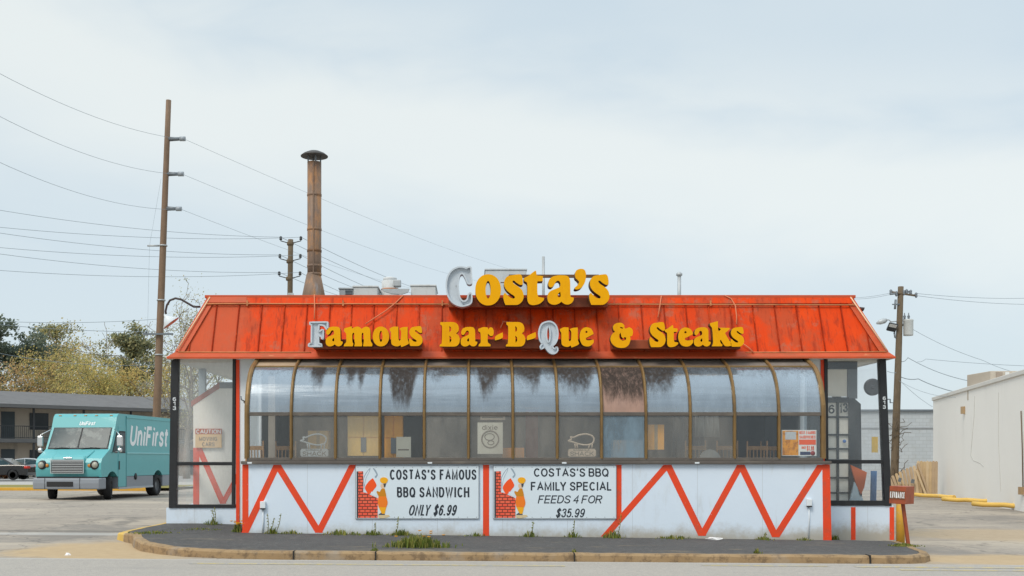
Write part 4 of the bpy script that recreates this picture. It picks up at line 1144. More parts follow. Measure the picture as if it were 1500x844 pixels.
G['Q'] = [[(635, 160), (700, 175), (750, 230), (772, 320), (765, 410), (735, 480), (690, 520), (710, 550), (735, 560), (745, 540), (765, 540), (770, 580), (745, 615), (700, 630), (650, 610), (610, 565), (585, 530), (560, 545), (530, 560), (515, 530), (530, 500), (545, 485), (510, 430), (495, 350), (505, 260), (545, 190)], ell(632, 345, 28, 115)]
G['e'] = [[(1200, 248), (1260, 270), (1290, 320), (1295, 345), (1240, 375), (1180, 405), (1185, 430), (1230, 437), (1298, 425), (1295, 470), (1250, 515), (1190, 525), (1130, 500), (1095, 430), (1090, 360), (1110, 295), (1150, 258)], [(1190, 298), (1212, 318), (1185, 334), (1170, 316)]]
G['&'] = [[(440, 180), (500, 178), (545, 212), (545, 240), (560, 265), (585, 255), (620, 245), (660, 270), (672, 320), (660, 365), (630, 380), (635, 430), (610, 500), (560, 540), (500, 548), (430, 535), (370, 490), (342, 430), (350, 370), (385, 325), (410, 310), (385, 280), (378, 235), (400, 200)],
          [(490, 320), (470, 360), (478, 410), (520, 440), (565, 425), (572, 395), (548, 390), (530, 408), (505, 385), (495, 350)], [(482, 236), (532, 250), (518, 264), (486, 252)]]
G['k'] = [[(800, 185), (915, 155), (920, 290), (935, 300), (960, 275), (930, 250), (1090, 255), (1085, 275), (1020, 330), (1060, 400), (1115, 490), (1110, 518), (1020, 518), (960, 430), (945, 440), (960, 480), (985, 500), (975, 524), (825, 524), (840, 490), (845, 450), (830, 260), (800, 215)]]
def letter(chr_, box, Y, depth, parent, hollow=False):
    """box = photo pixels x0, y0, x1, y1 of the face; face at depth Y, returns run back by depth"""
    loops = [crom(lp) for lp in G[chr_]]
    xs = [p[0] for lp in loops for p in lp]; ys = [p[1] for lp in loops for p in lp]
    a0, a1, b0, b1 = min(xs), max(xs), min(ys), max(ys)
    x0, y0, x1, y1 = box
    def mp_(p): return (PX(lerp(x0, x1, (p[0] - a0) / (a1 - a0)), Y), PZ(lerp(y0, y1, (p[1] - b0) / (b1 - b0)), Y))
    lp2 = [[mp_(p) for p in lp] for lp in loops]
    vs, fs, fl = filled(lp2, depth)
    mb = MB()
    W3 = [Vector((v.x, Y + depth - v.z, v.y)) for v in vs]
    A, Bk, S_ = [], [], []
    for f, (flat, _z) in zip(fs, fl):
        ym = sum(W3[i].y for i in f) / len(f)
        if not flat: S_.append(f)
        elif ym < Y + depth * .5: A.append(f)
        else: Bk.append(f)
    if hollow:
        mb.add([Vector((v.x, Y + depth * .30, v.z)) if v.y < Y + depth * .5 else v for v in W3], A, M['letter_grey']); mb.add(W3, Bk, M['letter_grey']); mb.add(W3, S_, M['letter_grey'])
        o = mb.build('letter', None, parent)
        bm = bmesh.new(); bm.from_mesh(o.data); bmesh.ops.remove_doubles(bm, verts=bm.verts[:], dist=.0005)
        bm.to_mesh(o.data); bm.free()
        so = o.modifiers.new('wall', 'SOLIDIFY'); so.thickness = .03; so.offset = 0
        o['label'] = 'bare grey metal letter shell without its yellow face'
    else:
        mb.add(W3, A, M['letter_yellow']); mb.add(W3, Bk, M['letter_side']); mb.add(W3, S_, M['letter_side'])
        o = mb.build('letter', None, parent)
    return o
def z2(box, ox, oy): return (ox + box[0] / 10, oy + box[1] / 10, ox + box[2] / 10, oy + box[3] / 10)
Y1, Y2 = 21.32, 21.02
def raceway(px0, px1, py0, py1, ya, yb, parent, Yref):
    mb = MB(); mb.bb(PX(px0, Yref), PX(px1, Yref), ya, yb, PZ(py1, Yref), PZ(py0, Yref), M['raceway']); return mb.build('raceway', None, parent, bevel=.01)
# big top word
s1 = thing('roof_sign', 'big yellow capital word sign standing on the roof edge, its first letter bare grey metal', 'sign', P(773, 450, 21.7))
raceway(657, 890, 436, 450, 21.6, 22.1, s1, 21.6)
mb = MB(); mb.bb(PX(745, 21.8), PX(876, 21.8), 21.66, 21.74, PZ(408, 21.8), PZ(404, 21.8), M['letter_side']); mb.build('support_bar', None, s1)
mb = MB(); mb.bb(PX(733, 21.8), PX(745, 21.8), 21.66, 21.70, PZ(416, 21.8), PZ(415, 21.8), M['letter_side']); mb.build('support_bar', None, s1)
for c_, b_, o_ in (('C', (38, 60, 411, 633), 650), ('o', (462, 168, 838, 625), 650), ('s', (872, 168, 1172, 618), 650), ('t', (1175, 118, 1470, 620), 650), ('a', (418, 182, 805, 615), 760), ("'", (820, 88, 985, 392), 760), ('s', (1030, 168, 1328, 617), 760)):
    letter(c_, z2(b_, o_, 385), Y1, .27, s1, c_ == 'C')
# second row: four signs
def row_sign(label, race, letters):
    s = thing('channel_letter_sign', label, 'sign', P((race[0] + race[1]) / 2, 510, 21.3), 'yellow word signs on the roof slope')
    raceway(race[0], race[1], race[2], race[3], Y2 + .2, 21.72, s, Y2 + .2)
    for c_, b_, o_ in letters: letter(c_, z2(b_, o_, 455), Y2, .19, s, c_ in 'FQ')
    return s
sF = row_sign('lower row sign of yellow letters with a bare grey letter F at its start', (459, 618, 497, 511),
         [('F', (20, 168, 298, 521), 450), ('a', (270, 235, 520, 525), 450), ('m', (535, 232, 955, 524), 450), ('o', (960, 235, 1200, 525), 450), ('u', (1205, 235, 1490, 535), 450), ('s', (390, 228, 590, 520), 560)])
sB = row_sign('hyphenated lower row sign of yellow letters with a bare grey Q', (649, 867, 497, 510.5),
         [('B', (40, 168, 335, 528), 640), ('a', (348, 240, 592, 527), 640), ('r', (605, 243, 832, 525), 640), ('-', (850, 320, 968, 438), 640), ('B', (1010, 168, 1295, 528), 640), ('-', (1318, 315, 1452, 436), 640), ('Q', (495, 160, 772, 630), 740), ('u', (800, 245, 1082, 542), 740), ('e', (1090, 244, 1298, 527), 740)])
sS = row_sign('lower row sign of yellow letters that opens with an ampersand', (897, 1085, 498, 511),
         [('&', (342, 178, 672, 548), 860), ('S', (912, 168, 1150, 536), 860), ('t', (1140, 215, 1335, 536), 860), ('e', (335, 248, 555, 528), 960), ('a', (565, 245, 810, 528), 960), ('k', (800, 155, 1115, 524), 960), ('s', (1100, 240, 1300, 530), 960)] if False else
         [('&', (342, 178, 672, 548), 860), ('s', (912, 168, 1150, 536), 860), ('t', (1140, 215, 1335, 536), 860), ('e', (335, 248, 555, 528), 960), ('a', (565, 245, 810, 528), 960), ('k', (800, 155, 1115, 524), 960), ('s', (1100, 240, 1300, 530), 960)])
cab = mat('cable_tan', lin(206, 120, 82), 0.7, 0.2)
for par, pth in ((sF, [(461, 434), (461.5, 450), (461, 470)]), (sF, [(591, 435), (580, 446), (565, 458), (548, 469), (536, 477)]), (sB, [(760, 476), (744, 474), (737, 474), (733, 483)]),
                 (sS, [(968, 436), (966, 450), (963, 468)]), (sS, [(1060, 435), (1070, 440), (1076, 450), (1078, 465), (1078, 478)]), (sS, [(1086, 505), (1096, 512), (1103, 519)])):
    mb = MB(); mb.tube([roofpt(a, b, .06) for a, b in pth], .013, cab, 6); mb.build('cable', None, par)
t = s1
mb = MB(); mb.tube([P(890, 436, 22.0), P(930, 437.5, 22.0), P(960, 434.5, 22.0), P(990, 437, 22.0), P(1040, 434.8, 22), P(1062, 435, 22)], .012, cab, 6); mb.build('cable', None, s1)

# ------------------------------------------------------------------ banners on the wall
bw = mat('banner_white', (0.66, 0.74, 0.80), 0.55, 0.03, 2, [((0.5, 0.52, 0.52), 6, .6, .8, .4, None)])
edge_m = mat('banner_edge', (0.30, 0.31, 0.33), 0.6, 0.2)
def brick_mat():
    k = NT('printed_bricks')
    br = k.n('ShaderNodeTexBrick')
    mpn = k.n('ShaderNodeMapping'); mpn.inputs['Rotation'].default_value = (R(90), 0, 0)
    k.l(k.coord(), mpn.inputs['Vector']); k.l(mpn.outputs['Vector'], br.inputs['Vector'])
    br.inputs['Color1'].default_value = (*lin(240, 84, 58), 1); br.inputs['Color2'].default_value = (*lin(236, 102, 70), 1); br.inputs['Mortar'].default_value = (*lin(112, 46, 30), 1)
    br.inputs['Scale'].default_value = 1.0; br.inputs['Brick Width'].default_value = .098; br.inputs['Row Height'].default_value = .056; br.inputs['Mortar Size'].default_value = .009
    br.inputs['Mortar Smooth'].default_value = .2
    k.l(br.outputs['Color'], k.p.inputs['Base Color']); k.p.inputs['Roughness'].default_value = .6
    return k.m
M['pbrick'] = brick_mat()
pm = {n_: mat('print_' + n_, c_, .6, .05) for n_, c_ in dict(dark=(0.05, .05, .06), orange=lin(242, 84, 24), amber=lin(240, 170, 20), olive=lin(200, 130, 20), apron=lin(238, 124, 28), skin=lin(222, 190, 160), shoe=(.05, .06, .09), smoke=lin(150, 165, 178), sand=lin(210, 190, 150)).items()}
def banner(name, label, x0, x1, y0, y1, ox, lines):
    b = thing('wall_banner', label, 'sign', P((x0 + x1) / 2, y1, YF - .02), 'price banners on the front wall')
    mb = MB(); a, c = P(x0, y0, YF), P(x1, y1, YF)
    mb.bb(a.x, c.x, YF - .030, YF - .008, c.z, a.z, bw); mb.build('panel', None, b, bevel=.003)
    mb = MB()
    t_ = .008
    for (xa, xb, za, zb) in ((a.x - .01, c.x + .01, a.z, a.z + t_), (a.x - .01, c.x + .01, c.z - t_, c.z), (a.x - .012, a.x - .001, c.z, a.z), (c.x + .001, c.x + .012, c.z, a.z)):
        mb.bb(xa, xb, YF - .026, YF - .006, za, zb, edge_m)
    mb.build('border', None, b)
    mb = MB()
    for k in range(14):
        for yy in (y0 + 2, y1 - 2):
            q = P(lerp(x0 + 3, x1 - 3, k / 13), yy, YF); mb.box((q.x, YF - .032, q.z), (.012, .006, .012), edge_m)
    mb.build('screw', None, b)
    mb = MB()
    for (tx, xa, xb, ya, yb, sh) in lines:
        mb.ptext(tx, xa, xb, ya, yb, YF - .0305, M['black_text'], thick=.002, shear=sh, weight=.165 if not sh else .138, gap=.09 if not sh else .075)
    mb.build('lettering', None, b)
    # printed picture of a cook at a brick barbecue
    def pt(x, y): return P(ox + x / 8.44, 675 + y / 8.44, YF)
    lay = [0]
    def poly(pts, m, sm=False):
        lay[0] += 1
        d = YF - .0305 - .0004 * lay[0]
        pp = [pt(*p) for p in (crom(pts, 4, 70) if sm else pts)]
        mb.prism([(v.x, d, v.z) for v in pp], (0, .0003 * lay[0], 0), m)
    mb = MB(); poly([(64, 132), (90, 132), (90, 708), (64, 708)], pm['dark']); poly([(86, 130), (146, 130), (146, 390), (180, 395), (325, 462), (325, 706), (86, 706)], M['pbrick'])
    mb.build('brick_print', None, b)
    mb = MB()
    lay[0] = 3
    poly([(150, 205), (200, 120), (235, 85), (225, 130), (185, 210), (165, 300), (155, 380), (150, 300)], pm['smoke'], True)
    poly([(157, 215), (203, 130), (225, 105), (215, 140), (180, 210), (160, 300)], bw, True)
    poly([(262, 90), (290, 100), (325, 170), (300, 215), (285, 200), (310, 170), (280, 120)], pm['smoke'], True)
    poly([(265, 215), (310, 300), (282, 350), (240, 400), (210, 420), (170, 350), (175, 310), (220, 250)], pm['orange'], True)
    poly([(245, 380), (320, 430), (300, 450), (240, 405)], bw)
    mb.build('smoke_print', None, b)
    mb = MB()
    lay[0] = 9
    poly([(330, 670), (460, 668), (475, 690), (400, 710), (335, 705)], pm['sand'], True)
    poly([(360, 290), (420, 285), (412, 330), (385, 350), (362, 325)], pm['skin'], True)
    poly([(395, 285), (428, 280), (418, 320), (402, 330)], pm['dark'], True)
    poly([(335, 570), (435, 555), (410, 660), (378, 660)], pm['amber'])
    poly([(375, 345), (410, 345), (430, 440), (400, 470), (345, 450), (310, 385), (320, 372), (350, 385)], pm['olive'], True)
    poly([(335, 440), (430, 440), (448, 520), (430, 575), (335, 572), (325, 510)], pm['apron'], True)
    poly([(335, 662), (370, 640), (378, 655), (412, 655), (412, 668), (338, 668)], pm['shoe'])
    poly([(358, 222), (385, 205), (430, 210), (450, 240), (430, 275), (400, 280), (375, 275), (355, 250)], pm['amber'], True)
    mb.build('cook_print', None, b)
    return b
banner('b1', 'white sandwich price banner on the wall reading only $6.99', 521.5, 701, 682.5, 759.5, 515,
       [('COSTAS’S FAMOUS', 571, 698, 687.8, 703, 0), ('BBQ SANDWICH', 581.5, 687.5, 713.6, 728.8, 0), ('ONLY $6.99', 597.7, 670.5, 739.6, 755.4, .22)])
banner('b2', 'white family special price banner on the wall reading $35.99', 723, 902, 682.5, 759.5, 716.5,
       [('COSTAS’S BBQ', 782, 891.6, 686, 698.5, 0), ('FAMILY SPECIAL', 777.5, 896.5, 706, 718.8, 0), ('FEEDS 4 FOR', 787.6, 883.5, 725.7, 737.5, .22), ('$35.99', 813.6, 858, 745, 758, .22)])

# ------------------------------------------------------------------ things on and behind the windows
YP = 20.555 + .03
def paper(name, label, cat, x0, x1, y0, y1, m, Y=YP, th=.006):
    t = thing(name, label, cat, P((x0 + x1) / 2, y1, Y))
    mb = MB(); a, c = P(x0, y0, Y), P(x1, y1, Y); mb.bb(a.x, c.x, Y, Y + th, c.z, a.z, m); mb.build('sheet', None, t)
    return t
cream_p = mat('cream_paper', (0.66, 0.61, 0.50), 0.8, .08, 4)
ink = mat('brown_ink', (0.22, 0.18, 0.14), 0.8, .2)
white_d = mat('white_decal', (0.80, 0.82, 0.82), 0.7, .05)
tan_d = mat('tan_decal', (0.62, 0.47, 0.34), 0.7, .06)
def pig(label, cx, dm):
    t = thing('window_decal', label, 'sign', P(cx, 670, YP), 'pig decals on the sunroom glass')
    def q(x, y): v = P(cx + x, y, YP); return v
    mb = MB(); a, c = q(-20, 657.5), q(21, 669)
    mb.prism([q(x, y) for x, y in ((-18, 657.5), (19, 657.5), (21, 660), (21, 667), (19, 669), (-18, 669), (-20, 667), (-20, 660))], (0, .004, 0), dm); mb.build('plate', None, t)
    body = [(-20, 646), (-15, 644), (-16, 640), (-12, 641), (-4, 637.5), (6, 636), (14, 638), (18, 642), (17, 648), (13, 651), (4, 652), (-6, 650), (-12, 648)]
    mb = MB(); pts = [q(x, y) for x, y in crom(body, 3)]; mb.tube(pts + [pts[0]], .017, dm, 5, False); mb.build('pig_outline', None, t)
    for (xa, xb) in ((-10, -9), (-7, -6), (12, 10), (15.5, 15)):
        mb = MB(); mb.tube([q(xa, 650), q(xb, 657)], .014, dm, 5); mb.build('pig_leg_outline', None, t)
    mb = MB(); mb.ptext('SHACK', cx - 17, cx + 18, 661.5, 668, YP - .001, ink, thick=.002, offset=.02); mb.ptext('BARBEQUE', cx - 12, cx + 12, 658.3, 660.6, YP - .001, ink, thick=.002); mb.build('lettering', None, t)
pig('white pig outline decal over a white shack plate, low in the hazy second window bay', 460, white_d)
pig('tan pig outline decal over a tan shack plate, in the eighth window bay', 852, tan_d)
t = paper('window_notice', 'small blank cream notice leaning in the window beside the orange-yellow cupboard', 'notice', 580.5, 602, 640, 670, cream_p)
mb = MB()
mb.ptext('MENU', 583.5, 599, 657.5, 660, YP - .001, ink, thick=.002) if False else mb.bb(PX(583, YP), PX(599, YP), YP - .003, YP - .001, PZ(660, YP), PZ(658, YP), ink)
mb.build('printed_line', None, t)
t = paper('window_poster', 'cream poster with a pig drawing inside a ring, in the middle window', 'poster', 699.5, 736.5, 619, 665, cream_p)
mb = MB(); mb.ptext('dixie', 706, 729, 622.5, 630, YP - .001, ink, thick=.002, offset=.01); mb.build('lettering', None, t)
mb = MB()
pts = [P(718 + 12.3 * math.cos(a), 643.5 + 12.3 * math.sin(a), YP - .003) for a in [k * math.pi / 14 for k in range(29)]]
mb.tube(pts, .014, ink, 5, False); mb.build('ring_print', None, t)
mb = MB()
for cx_, cy_, rx_, ry_ in ((717, 640, 7, 5), (719, 648.5, 4.5, 3)):
    pts = [P(cx_ + rx_ * math.cos(a), cy_ + ry_ * math.sin(a), YP - .003) for a in [k * math.pi / 10 for k in range(21)]]
    mb.tube(pts, .009, ink, 5, False)
mb.build('pig_print', None, t)
t = paper('window_strip', 'narrow faded paper strip above the pig poster in the middle window', 'notice', 703.5, 740, 608, 615, tan_d)
mb = MB(); mb.bb(PX(706, YP), PX(737, YP), YP - .003, YP - .001, PZ(612.6, YP), PZ(610.4, YP), ink); mb.build('printed_line', None, t)
orange_p = mat('orange_poster', lin(240, 90, 40), 0.7, .06)
amber_p = mat('amber_poster', lin(226, 148, 30), 0.7, .2, 12, [(lin(150, 80, 20), 9, .45, .6, .7, None)])
wht_p = mat('white_poster', (0.75, 0.74, 0.70), 0.7, .04)
t = paper('window_poster', 'orange and yellow food poster with a price, in the last window by the entrance', 'poster', 1145, 1196, 630, 668, wht_p)
mb = MB(); mb.bb(PX(1146, YP), PX(1169.5, YP), YP - .004, YP - .001, PZ(667, YP), PZ(631, YP), amber_p); mb.build('food_print', None, t)
mb = MB(); mb.bb(PX(1150, YP), PX(1166, YP), YP - .007, YP - .0045, PZ(644, YP), PZ(632.5, YP), mat('grey_print', (.5, .5, .5), .7, .3, 20)); mb.build('photo_print', None, t)
mb = MB(); mb.bb(PX(1170.5, YP), PX(1195, YP), YP - .004, YP - .001, PZ(651.5, YP), PZ(644, YP), orange_p); mb.build('price_band', None, t)
mb = MB(); mb.ptext('BEST FAMOUS', 1171, 1194.5, 631.5, 636, YP - .001, orange_p, thick=.003, offset=.03); mb.ptext('SANDWICHES', 1171, 1194.5, 638, 642.5, YP - .001, orange_p, thick=.003, offset=.03)
mb.ptext('$7.99', 1182, 1191, 653.5, 660, YP - .001, orange_p, thick=.003, offset=.03); mb.ptext('ONLY', 1174, 1181, 654, 657.5, YP - .001, orange_p, thick=.003)
mb.build('lettering', None, t)
mb = MB(); mb.bb(PX(1172, YP), PX(1187, YP), YP - .004, YP - .001, PZ(666.5, YP), PZ(661.8, YP), mat('navy_print', (.03, .04, .1), .6)); q = P(1190.5, 664, YP); mb.lathe([(.001, 0), (.045, 0), (.045, .003), (.001, .003)], (q.x, YP - .005, q.z), mat('maroon_print', (.3, .03, .03), .6), 14, 'y'); mb.build('logo_print', None, t)

# cupboards, boxes and chairs inside the sunroom
yel = mat('yellow_cupboard', lin(250, 200, 110), 0.6, .1, 3)
yel2 = mat('orange_yellow_cupboard', lin(248, 170, 52), 0.6, .1, 3)
def cupboard(label, x0, x1, y0, y1, m, Y=20.80, two=True):
    t = thing('cupboard', label, 'cupboard', P((x0 + x1) / 2, y1, Y))
    a, c = P(x0, y0, Y), P(x1, y1, Y)
    mb = MB(); mb.bb(a.x, c.x, Y + .02, Y + .3, c.z, a.z, m); mb.build('body', None, t)
    mid = (a.x + c.x) / 2
    for (u, v) in ((a.x + .005, mid - .008), (mid + .008, c.x - .005)):
        zm = lerp(c.z, a.z, .45)
        mb = MB(); mb.bb(u, v, Y, Y + .018, zm + .008, a.z - .005, m); mb.build('door', None, t, bevel=.004)
        mb = MB(); mb.bb(u, v, Y, Y + .018, c.z, zm - .008, m); mb.build('door', None, t, bevel=.004)
    mb = MB(); mb.bb(mid - .05, mid + .05, Y - .015, Y - .002, lerp(c.z, a.z, .1), lerp(c.z, a.z, .45), M['steel_grey']); mb.build('latch', None, t)
    return t
cupboard('pale yellow double-door cupboard behind the hazy third window bay', 509, 556, 608, 668, yel)
cupboard('deep orange-yellow cupboard behind the fourth window bay', 563, 590, 606, 671, yel2)
def carton(label, x0, x1, y0, y1, m, Y=20.75):
    t = thing('cardboard_box', label, 'box', P((x0 + x1) / 2, y1, Y)); a, c = P(x0, y0, Y), P(x1, y1, Y)
    mb = MB(); mb.bb(a.x, c.x, Y, Y + .35, c.z, a.z, m); mb.build('carton', None, t, bevel=.006)
    mb = MB(); mb.bb((a.x + c.x) / 2 - .03, (a.x + c.x) / 2 + .03, Y - .004, Y - .001, c.z, a.z + .002, mat('parcel_tape', (.4, .28, .14), .4)); mb.build('tape', None, t)
carton('orange box low in the window beside the pig poster', 736, 768, 656, 674, mat('orange_box', lin(222, 140, 50), .8, .1))
carton('yellow box at window height behind the bay right of the blue-filmed glass', 949, 973, 622, 659, yel2)
carton('pale tan box behind the blue-filmed window bay', 898, 942, 645, 672, mat('tan_box', lin(206, 170, 130), .8, .1))
carton('pale yellow box standing behind the white pig decal', 451, 481, 631, 658, mat('pale_box', lin(222, 178, 110), .8, .1), 20.85)
woodm = mat('chair_wood', (0.36, 0.19, 0.075), 0.5, .25, 6, [((.15, .08, .03), 5, .5, .7, .5, (1, 1, .2))])
def chair(label, x, y, rz, back='slat'):
    t = thing('dining_chair', label, 'chair', (x, y, .33), 'wooden chairs inside the sunroom', rz)
    for sx_ in (-.19, .19):
        mb = MB(); mb.tube([(sx_, .19, 0), (sx_, .19, .45), (sx_ * 1.02, .25, .98), (sx_ * 1.02, .27, 1.62)], [.024, .024, .022, .016], woodm, 8); mb.build('leg', None, t, local=True)
        mb = MB(); mb.tube([(sx_, -.19, 0), (sx_, -.19, .44)], [.018, .023], woodm, 8); mb.build('leg', None, t, local=True)
    mb = MB(); mb.box((0, 0, .46), (.44, .43, .04), woodm); mb.build('seat', None, t, .01, local=True)
    mb = MB()
    for z in (1.48, 1.1): mb.box((0, .262, z), (.38, .025, .08), woodm)
    for k in range(5): mb.tube([(-.14 + .07 * k, .25, .5), (-.14 + .07 * k, .265, 1.48)], .011, woodm, 6)
    mb.build('back_slat', None, t, local=True)
    for z in (.18,):
        mb = MB(); mb.box((0, -.19, z), (.36, .02, .03), woodm); mb.box((0, .19, z), (.36, .02, .03), woodm); mb.build('stretcher', None, t, local=True)
chair('wooden chair in the eleventh window bay, one back post against the bronze rib', PX(1022, 21.6), 21.5, 2.7)
chair('wooden chair facing away in the eleventh bay beside the pale round shape', PX(1062, 21.8), 21.6, 2.9)
chair('wooden chair seen dead centre in the dark clear bay', PX(1103, 22.0), 21.9, 3.1)
chair('wooden chair at the far edge of the dark clear bay, nearest the food poster', PX(1132, 22.4), 22.3, 2.6)
chair('wooden chair in the first bay by the curved end rib', PX(386, 21.9), 21.7, 2.8)
chair('wooden chair in the first bay, second from the curved end rib', PX(420, 22.0), 21.9, 3.3)
t = thing('round_table_top', 'pale round board standing on edge behind the chairs in the window', 'board', P(1043, 672, 21.15))
mb = MB(); q = P(1040, 672, 21.15); mb.lathe([(.001, 0), (.21, 0), (.21, .03), (.001, .03)], (q.x, 21.15, q.z - .03), mat('pale_board', (.48, .47, .44), .7, .1), 26, 'y'); mb.build('board', None, t)
mb = MB(); mb.bb(PX(393, 21.2), PX(403, 21.2), 21.2, 21.24, .3, 3.2, mat('tan_post', (.55, .45, .36), .7)); t = mb.build('wooden_post'); tag(t, 'tall pale timber post inside the first window bay', 'post')
mb = MB(); q = 22.6
t = thing('red_menu_board', 'hanging red board dimly visible in the seventh window bay', 'board', P(778, 672, q))
mb.bb(PX(770, q), PX(788, q), q, q + .03, PZ(671, q), PZ(600, q), mat('dull_red_board', (.38, .10, .07), .7)); mb.build('board', None, t)
mb = MB(); mb.bb(PX(769, q), PX(789, q), q - .01, q + .04, PZ(600, q), PZ(597, q), woodm); mb.build('board_frame', None, t)
# dark curtain folds and draped sheet inside the tenth / eleventh bays
def drape(label, x0, x1, y0, y1, Y, m, wav=.03):
    mb = MB(); n = 26; vs = []
    for i in range(n + 1):
        x = lerp(PX(x0, Y), PX(x1, Y), i / n); dy = wav * math.sin(i * 1.3)
        vs += [(x, Y + dy, PZ(y0, Y) - .1 * abs(math.sin(i * .25))), (x + .05 * math.sin(i), Y + dy, PZ(y1, Y))]
    mb.add(vs, [(2 * i, 2 * i + 2, 2 * i + 3, 2 * i + 1) for i in range(n)], m, True)
    o = mb.build('curtain'); sd = o.modifiers.new('s', 'SOLIDIFY'); sd.thickness = .01
    tag(o, label, 'curtain')
drape('dark blue-grey curtain hanging inside the tenth window bay', 985, 1030, 604, 672, 22.3, mat('curtain_grey', (.10, .12, .14), .9))
drape('pale plastic sheet draped inside the eleventh window bay', 1018, 1052, 600, 640, 22.0, mat('sheet_pale', (.42, .42, .40), .6))

# caution sign inside the left lobby
YCS = YW - .06
t = thing('caution_sign', 'tan and brown CAUTION MOVING CARS sign on the lobby wall behind glass', 'sign', P(305, 656, YCS))
mb = MB(); a, c = P(286, 636, YCS), P(324.5, 656, YCS); mb.bb(a.x, c.x, YCS, YCS + .03, c.z, a.z, mat('tan_sign', lin(226, 190, 140), .6, .05)); mb.build('panel', None, t, bevel=.003)
mb = MB(); a, c = P(286, 628, YCS), P(324.5, 636.3, YCS); mb.bb(a.x, c.x, YCS - .002, YCS + .03, c.z, a.z, mat('brown_sign', lin(176, 74, 20), .6, .05)); mb.build('header', None, t, bevel=.003)
mb = MB(); mb.ptext('CAUTION', 287.5, 323.5, 629.3, 635.3, YCS - .0025, white_d, thick=.003, offset=.03); mb.ptext('MOVING', 291.5, 318, 640, 646, YCS - .0005, ink, thick=.003, offset=.012); mb.ptext('CARS', 296, 314.5, 648, 654, YCS - .0005, ink, thick=.003, offset=.012); mb.build('lettering', None, t)
# lobby odds and ends on the right
mb = MB(); Yq = 24.42; a, c = P(1277, 640, Yq), P(1286, 663, Yq); mb.bb(a.x, c.x, Yq, Yq + .012, c.z, a.z, mat('yellow_notice', lin(226, 180, 40), .6)); t = mb.build('yellow_notice'); tag(t, 'small yellow notice on the rear post of the lobby with the door', 'notice')
t = thing('wall_fan', 'black round wall fan high in the glass lobby beside the door', 'fan', P(1280, 567, 24.0))
mb = MB(); q = P(1279, 567, 24.0); mb.lathe([(.15, 0), (.19, .02), (.19, .06), (.1, .1)], (q.x, 24.0, q.z), M['black_frame'], 20, 'y'); mb.build('fan_cage', None, t)
mb = MB(); mb.lathe([(.001, -.02), (.04, -.02), (.05, .03), (.001, .03)], (q.x, 24.0, q.z), M['black_frame'], 12, 'y'); mb.build('fan_hub', None, t)
mb = MB(); mb.tube([(q.x, 24.1, q.z), (q.x + .05, 24.3, q.z - .02), (q.x + .02, 24.5, q.z)], .02, M['black_frame'], 8); mb.build('bracket', None, t)
t = thing('folded_umbrella', 'folded orange and blue parasol leaning in the glass lobby by the door', 'umbrella', P(1280, 735, 22.2))
mb = MB(); Yq = 22.12; mb.prism([P(1246, 681, Yq), P(1270, 692, Yq), P(1266, 714, Yq), P(1260, 728, Yq)], (0, .05, 0), mat('orange_cloth', lin(196, 98, 52), .8, .2)); mb.build('orange_cloth', None, t)
mb = MB(); mb.prism([P(1245, 735, Yq), P(1252, 706, Yq), P(1266, 735, Yq)], (0, .06, 0), mat('pale_blue_cloth', (.5, .62, .68), .8, .1)); mb.build('pale_cloth', None, t)
mb = MB(); mb.tube([P(1279, 738, Yq), P(1280, 690, Yq)], .06, mat('blue_cloth', (.05, .16, .36), .7, .15), 10); mb.build('blue_sleeve', None, t)

# outlets / conduits on the front wall
def outlet(label, px, py, pyb):
    t = thing('wall_outlet', label, 'outlet', P(px, pyb, YF))
    mb = MB(); q = P(px, py, YF); mb.box((q.x, YF - .03, q.z), (.1, .06, .13), M['white_plain']); mb.build('box', None, t, bevel=.008)
    mb = MB(); mb.box((q.x, YF - .045, q.z - .075), (.085, .05, .02), M['dark_hole']); mb.build('cover', None, t)
    mb = MB(); mb.tube([(q.x, YF - .02, q.z - .08), (q.x + .005, YF - .02, q.z - .3), (q.x - .01, YF - .02, PZ(pyb, YF))], .012, M['white_plain'], 8); mb.build('conduit', None, t)
outlet('white weatherproof outlet box with conduit low on the wall near the flowering weed', 385.5, 739.5, 780)
outlet('white weatherproof outlet box with conduit near the last red zigzag by the door', 1184.5, 736, 788)

# ------------------------------------------------------------------ gooseneck lamps, roof details
t = thing('gooseneck_lamp', 'dark gooseneck lamp with faded red shade arching off the roof corner', 'lamp', P(294, 450, 22))
lamp_m = mat('lamp_pipe_dark', (.05, .035, .035), .5)
Yq = 22.0
mb = MB(); mb.tube([P(293, 449.5, Yq), P(284, 449.5, Yq), P(276, 445, Yq), P(266, 439, Yq), P(257, 437, Yq), P(249, 440, Yq), P(244.5, 447, Yq), P(242.5, 456, Yq), P(243, 460, Yq)], .022, lamp_m, 8); mb.build('arm', None, t)
mb = MB()
mb.lathe([(.02, .10), (.03, .06), (.07, .0), (.24, -.16), (.235, -.17), (.06, -.03), (.0, -.02)], (0, 0, 0), mat('shade_outer', (.66, .70, .73), .5, .15), 22)
rm = Vector((-.60, -.14, .785)).to_track_quat('Z', 'Y').to_matrix() * .82
q = P(243, 462, Yq)
mb.v = [rm @ v + q + Vector((0.02, 0, -.05)) for v in mb.v]
mb.build('lamp_shade', None, t)
mb = MB(); mb.lathe([(.001, -.150), (.228, -.152), (.232, -.166), (.001, -.168)], (0, 0, 0), mat('shade_inner_red', (.52, .24, .16), .6, .15), 22); mb.v = [rm @ v + q + Vector((0.02, 0, -.05)) for v in mb.v]; mb.build('shade_lining', None, t)
t = thing('roof_spotlight', 'small dark spotlight on the roof edge at the corner near the transformer pole', 'lamp', P(1257, 451, 22))
mb = MB(); mb.tube([P(1254, 451, 22), P(1259, 451.5, 22)], .015, lamp_m, 6); mb.build('arm', None, t)
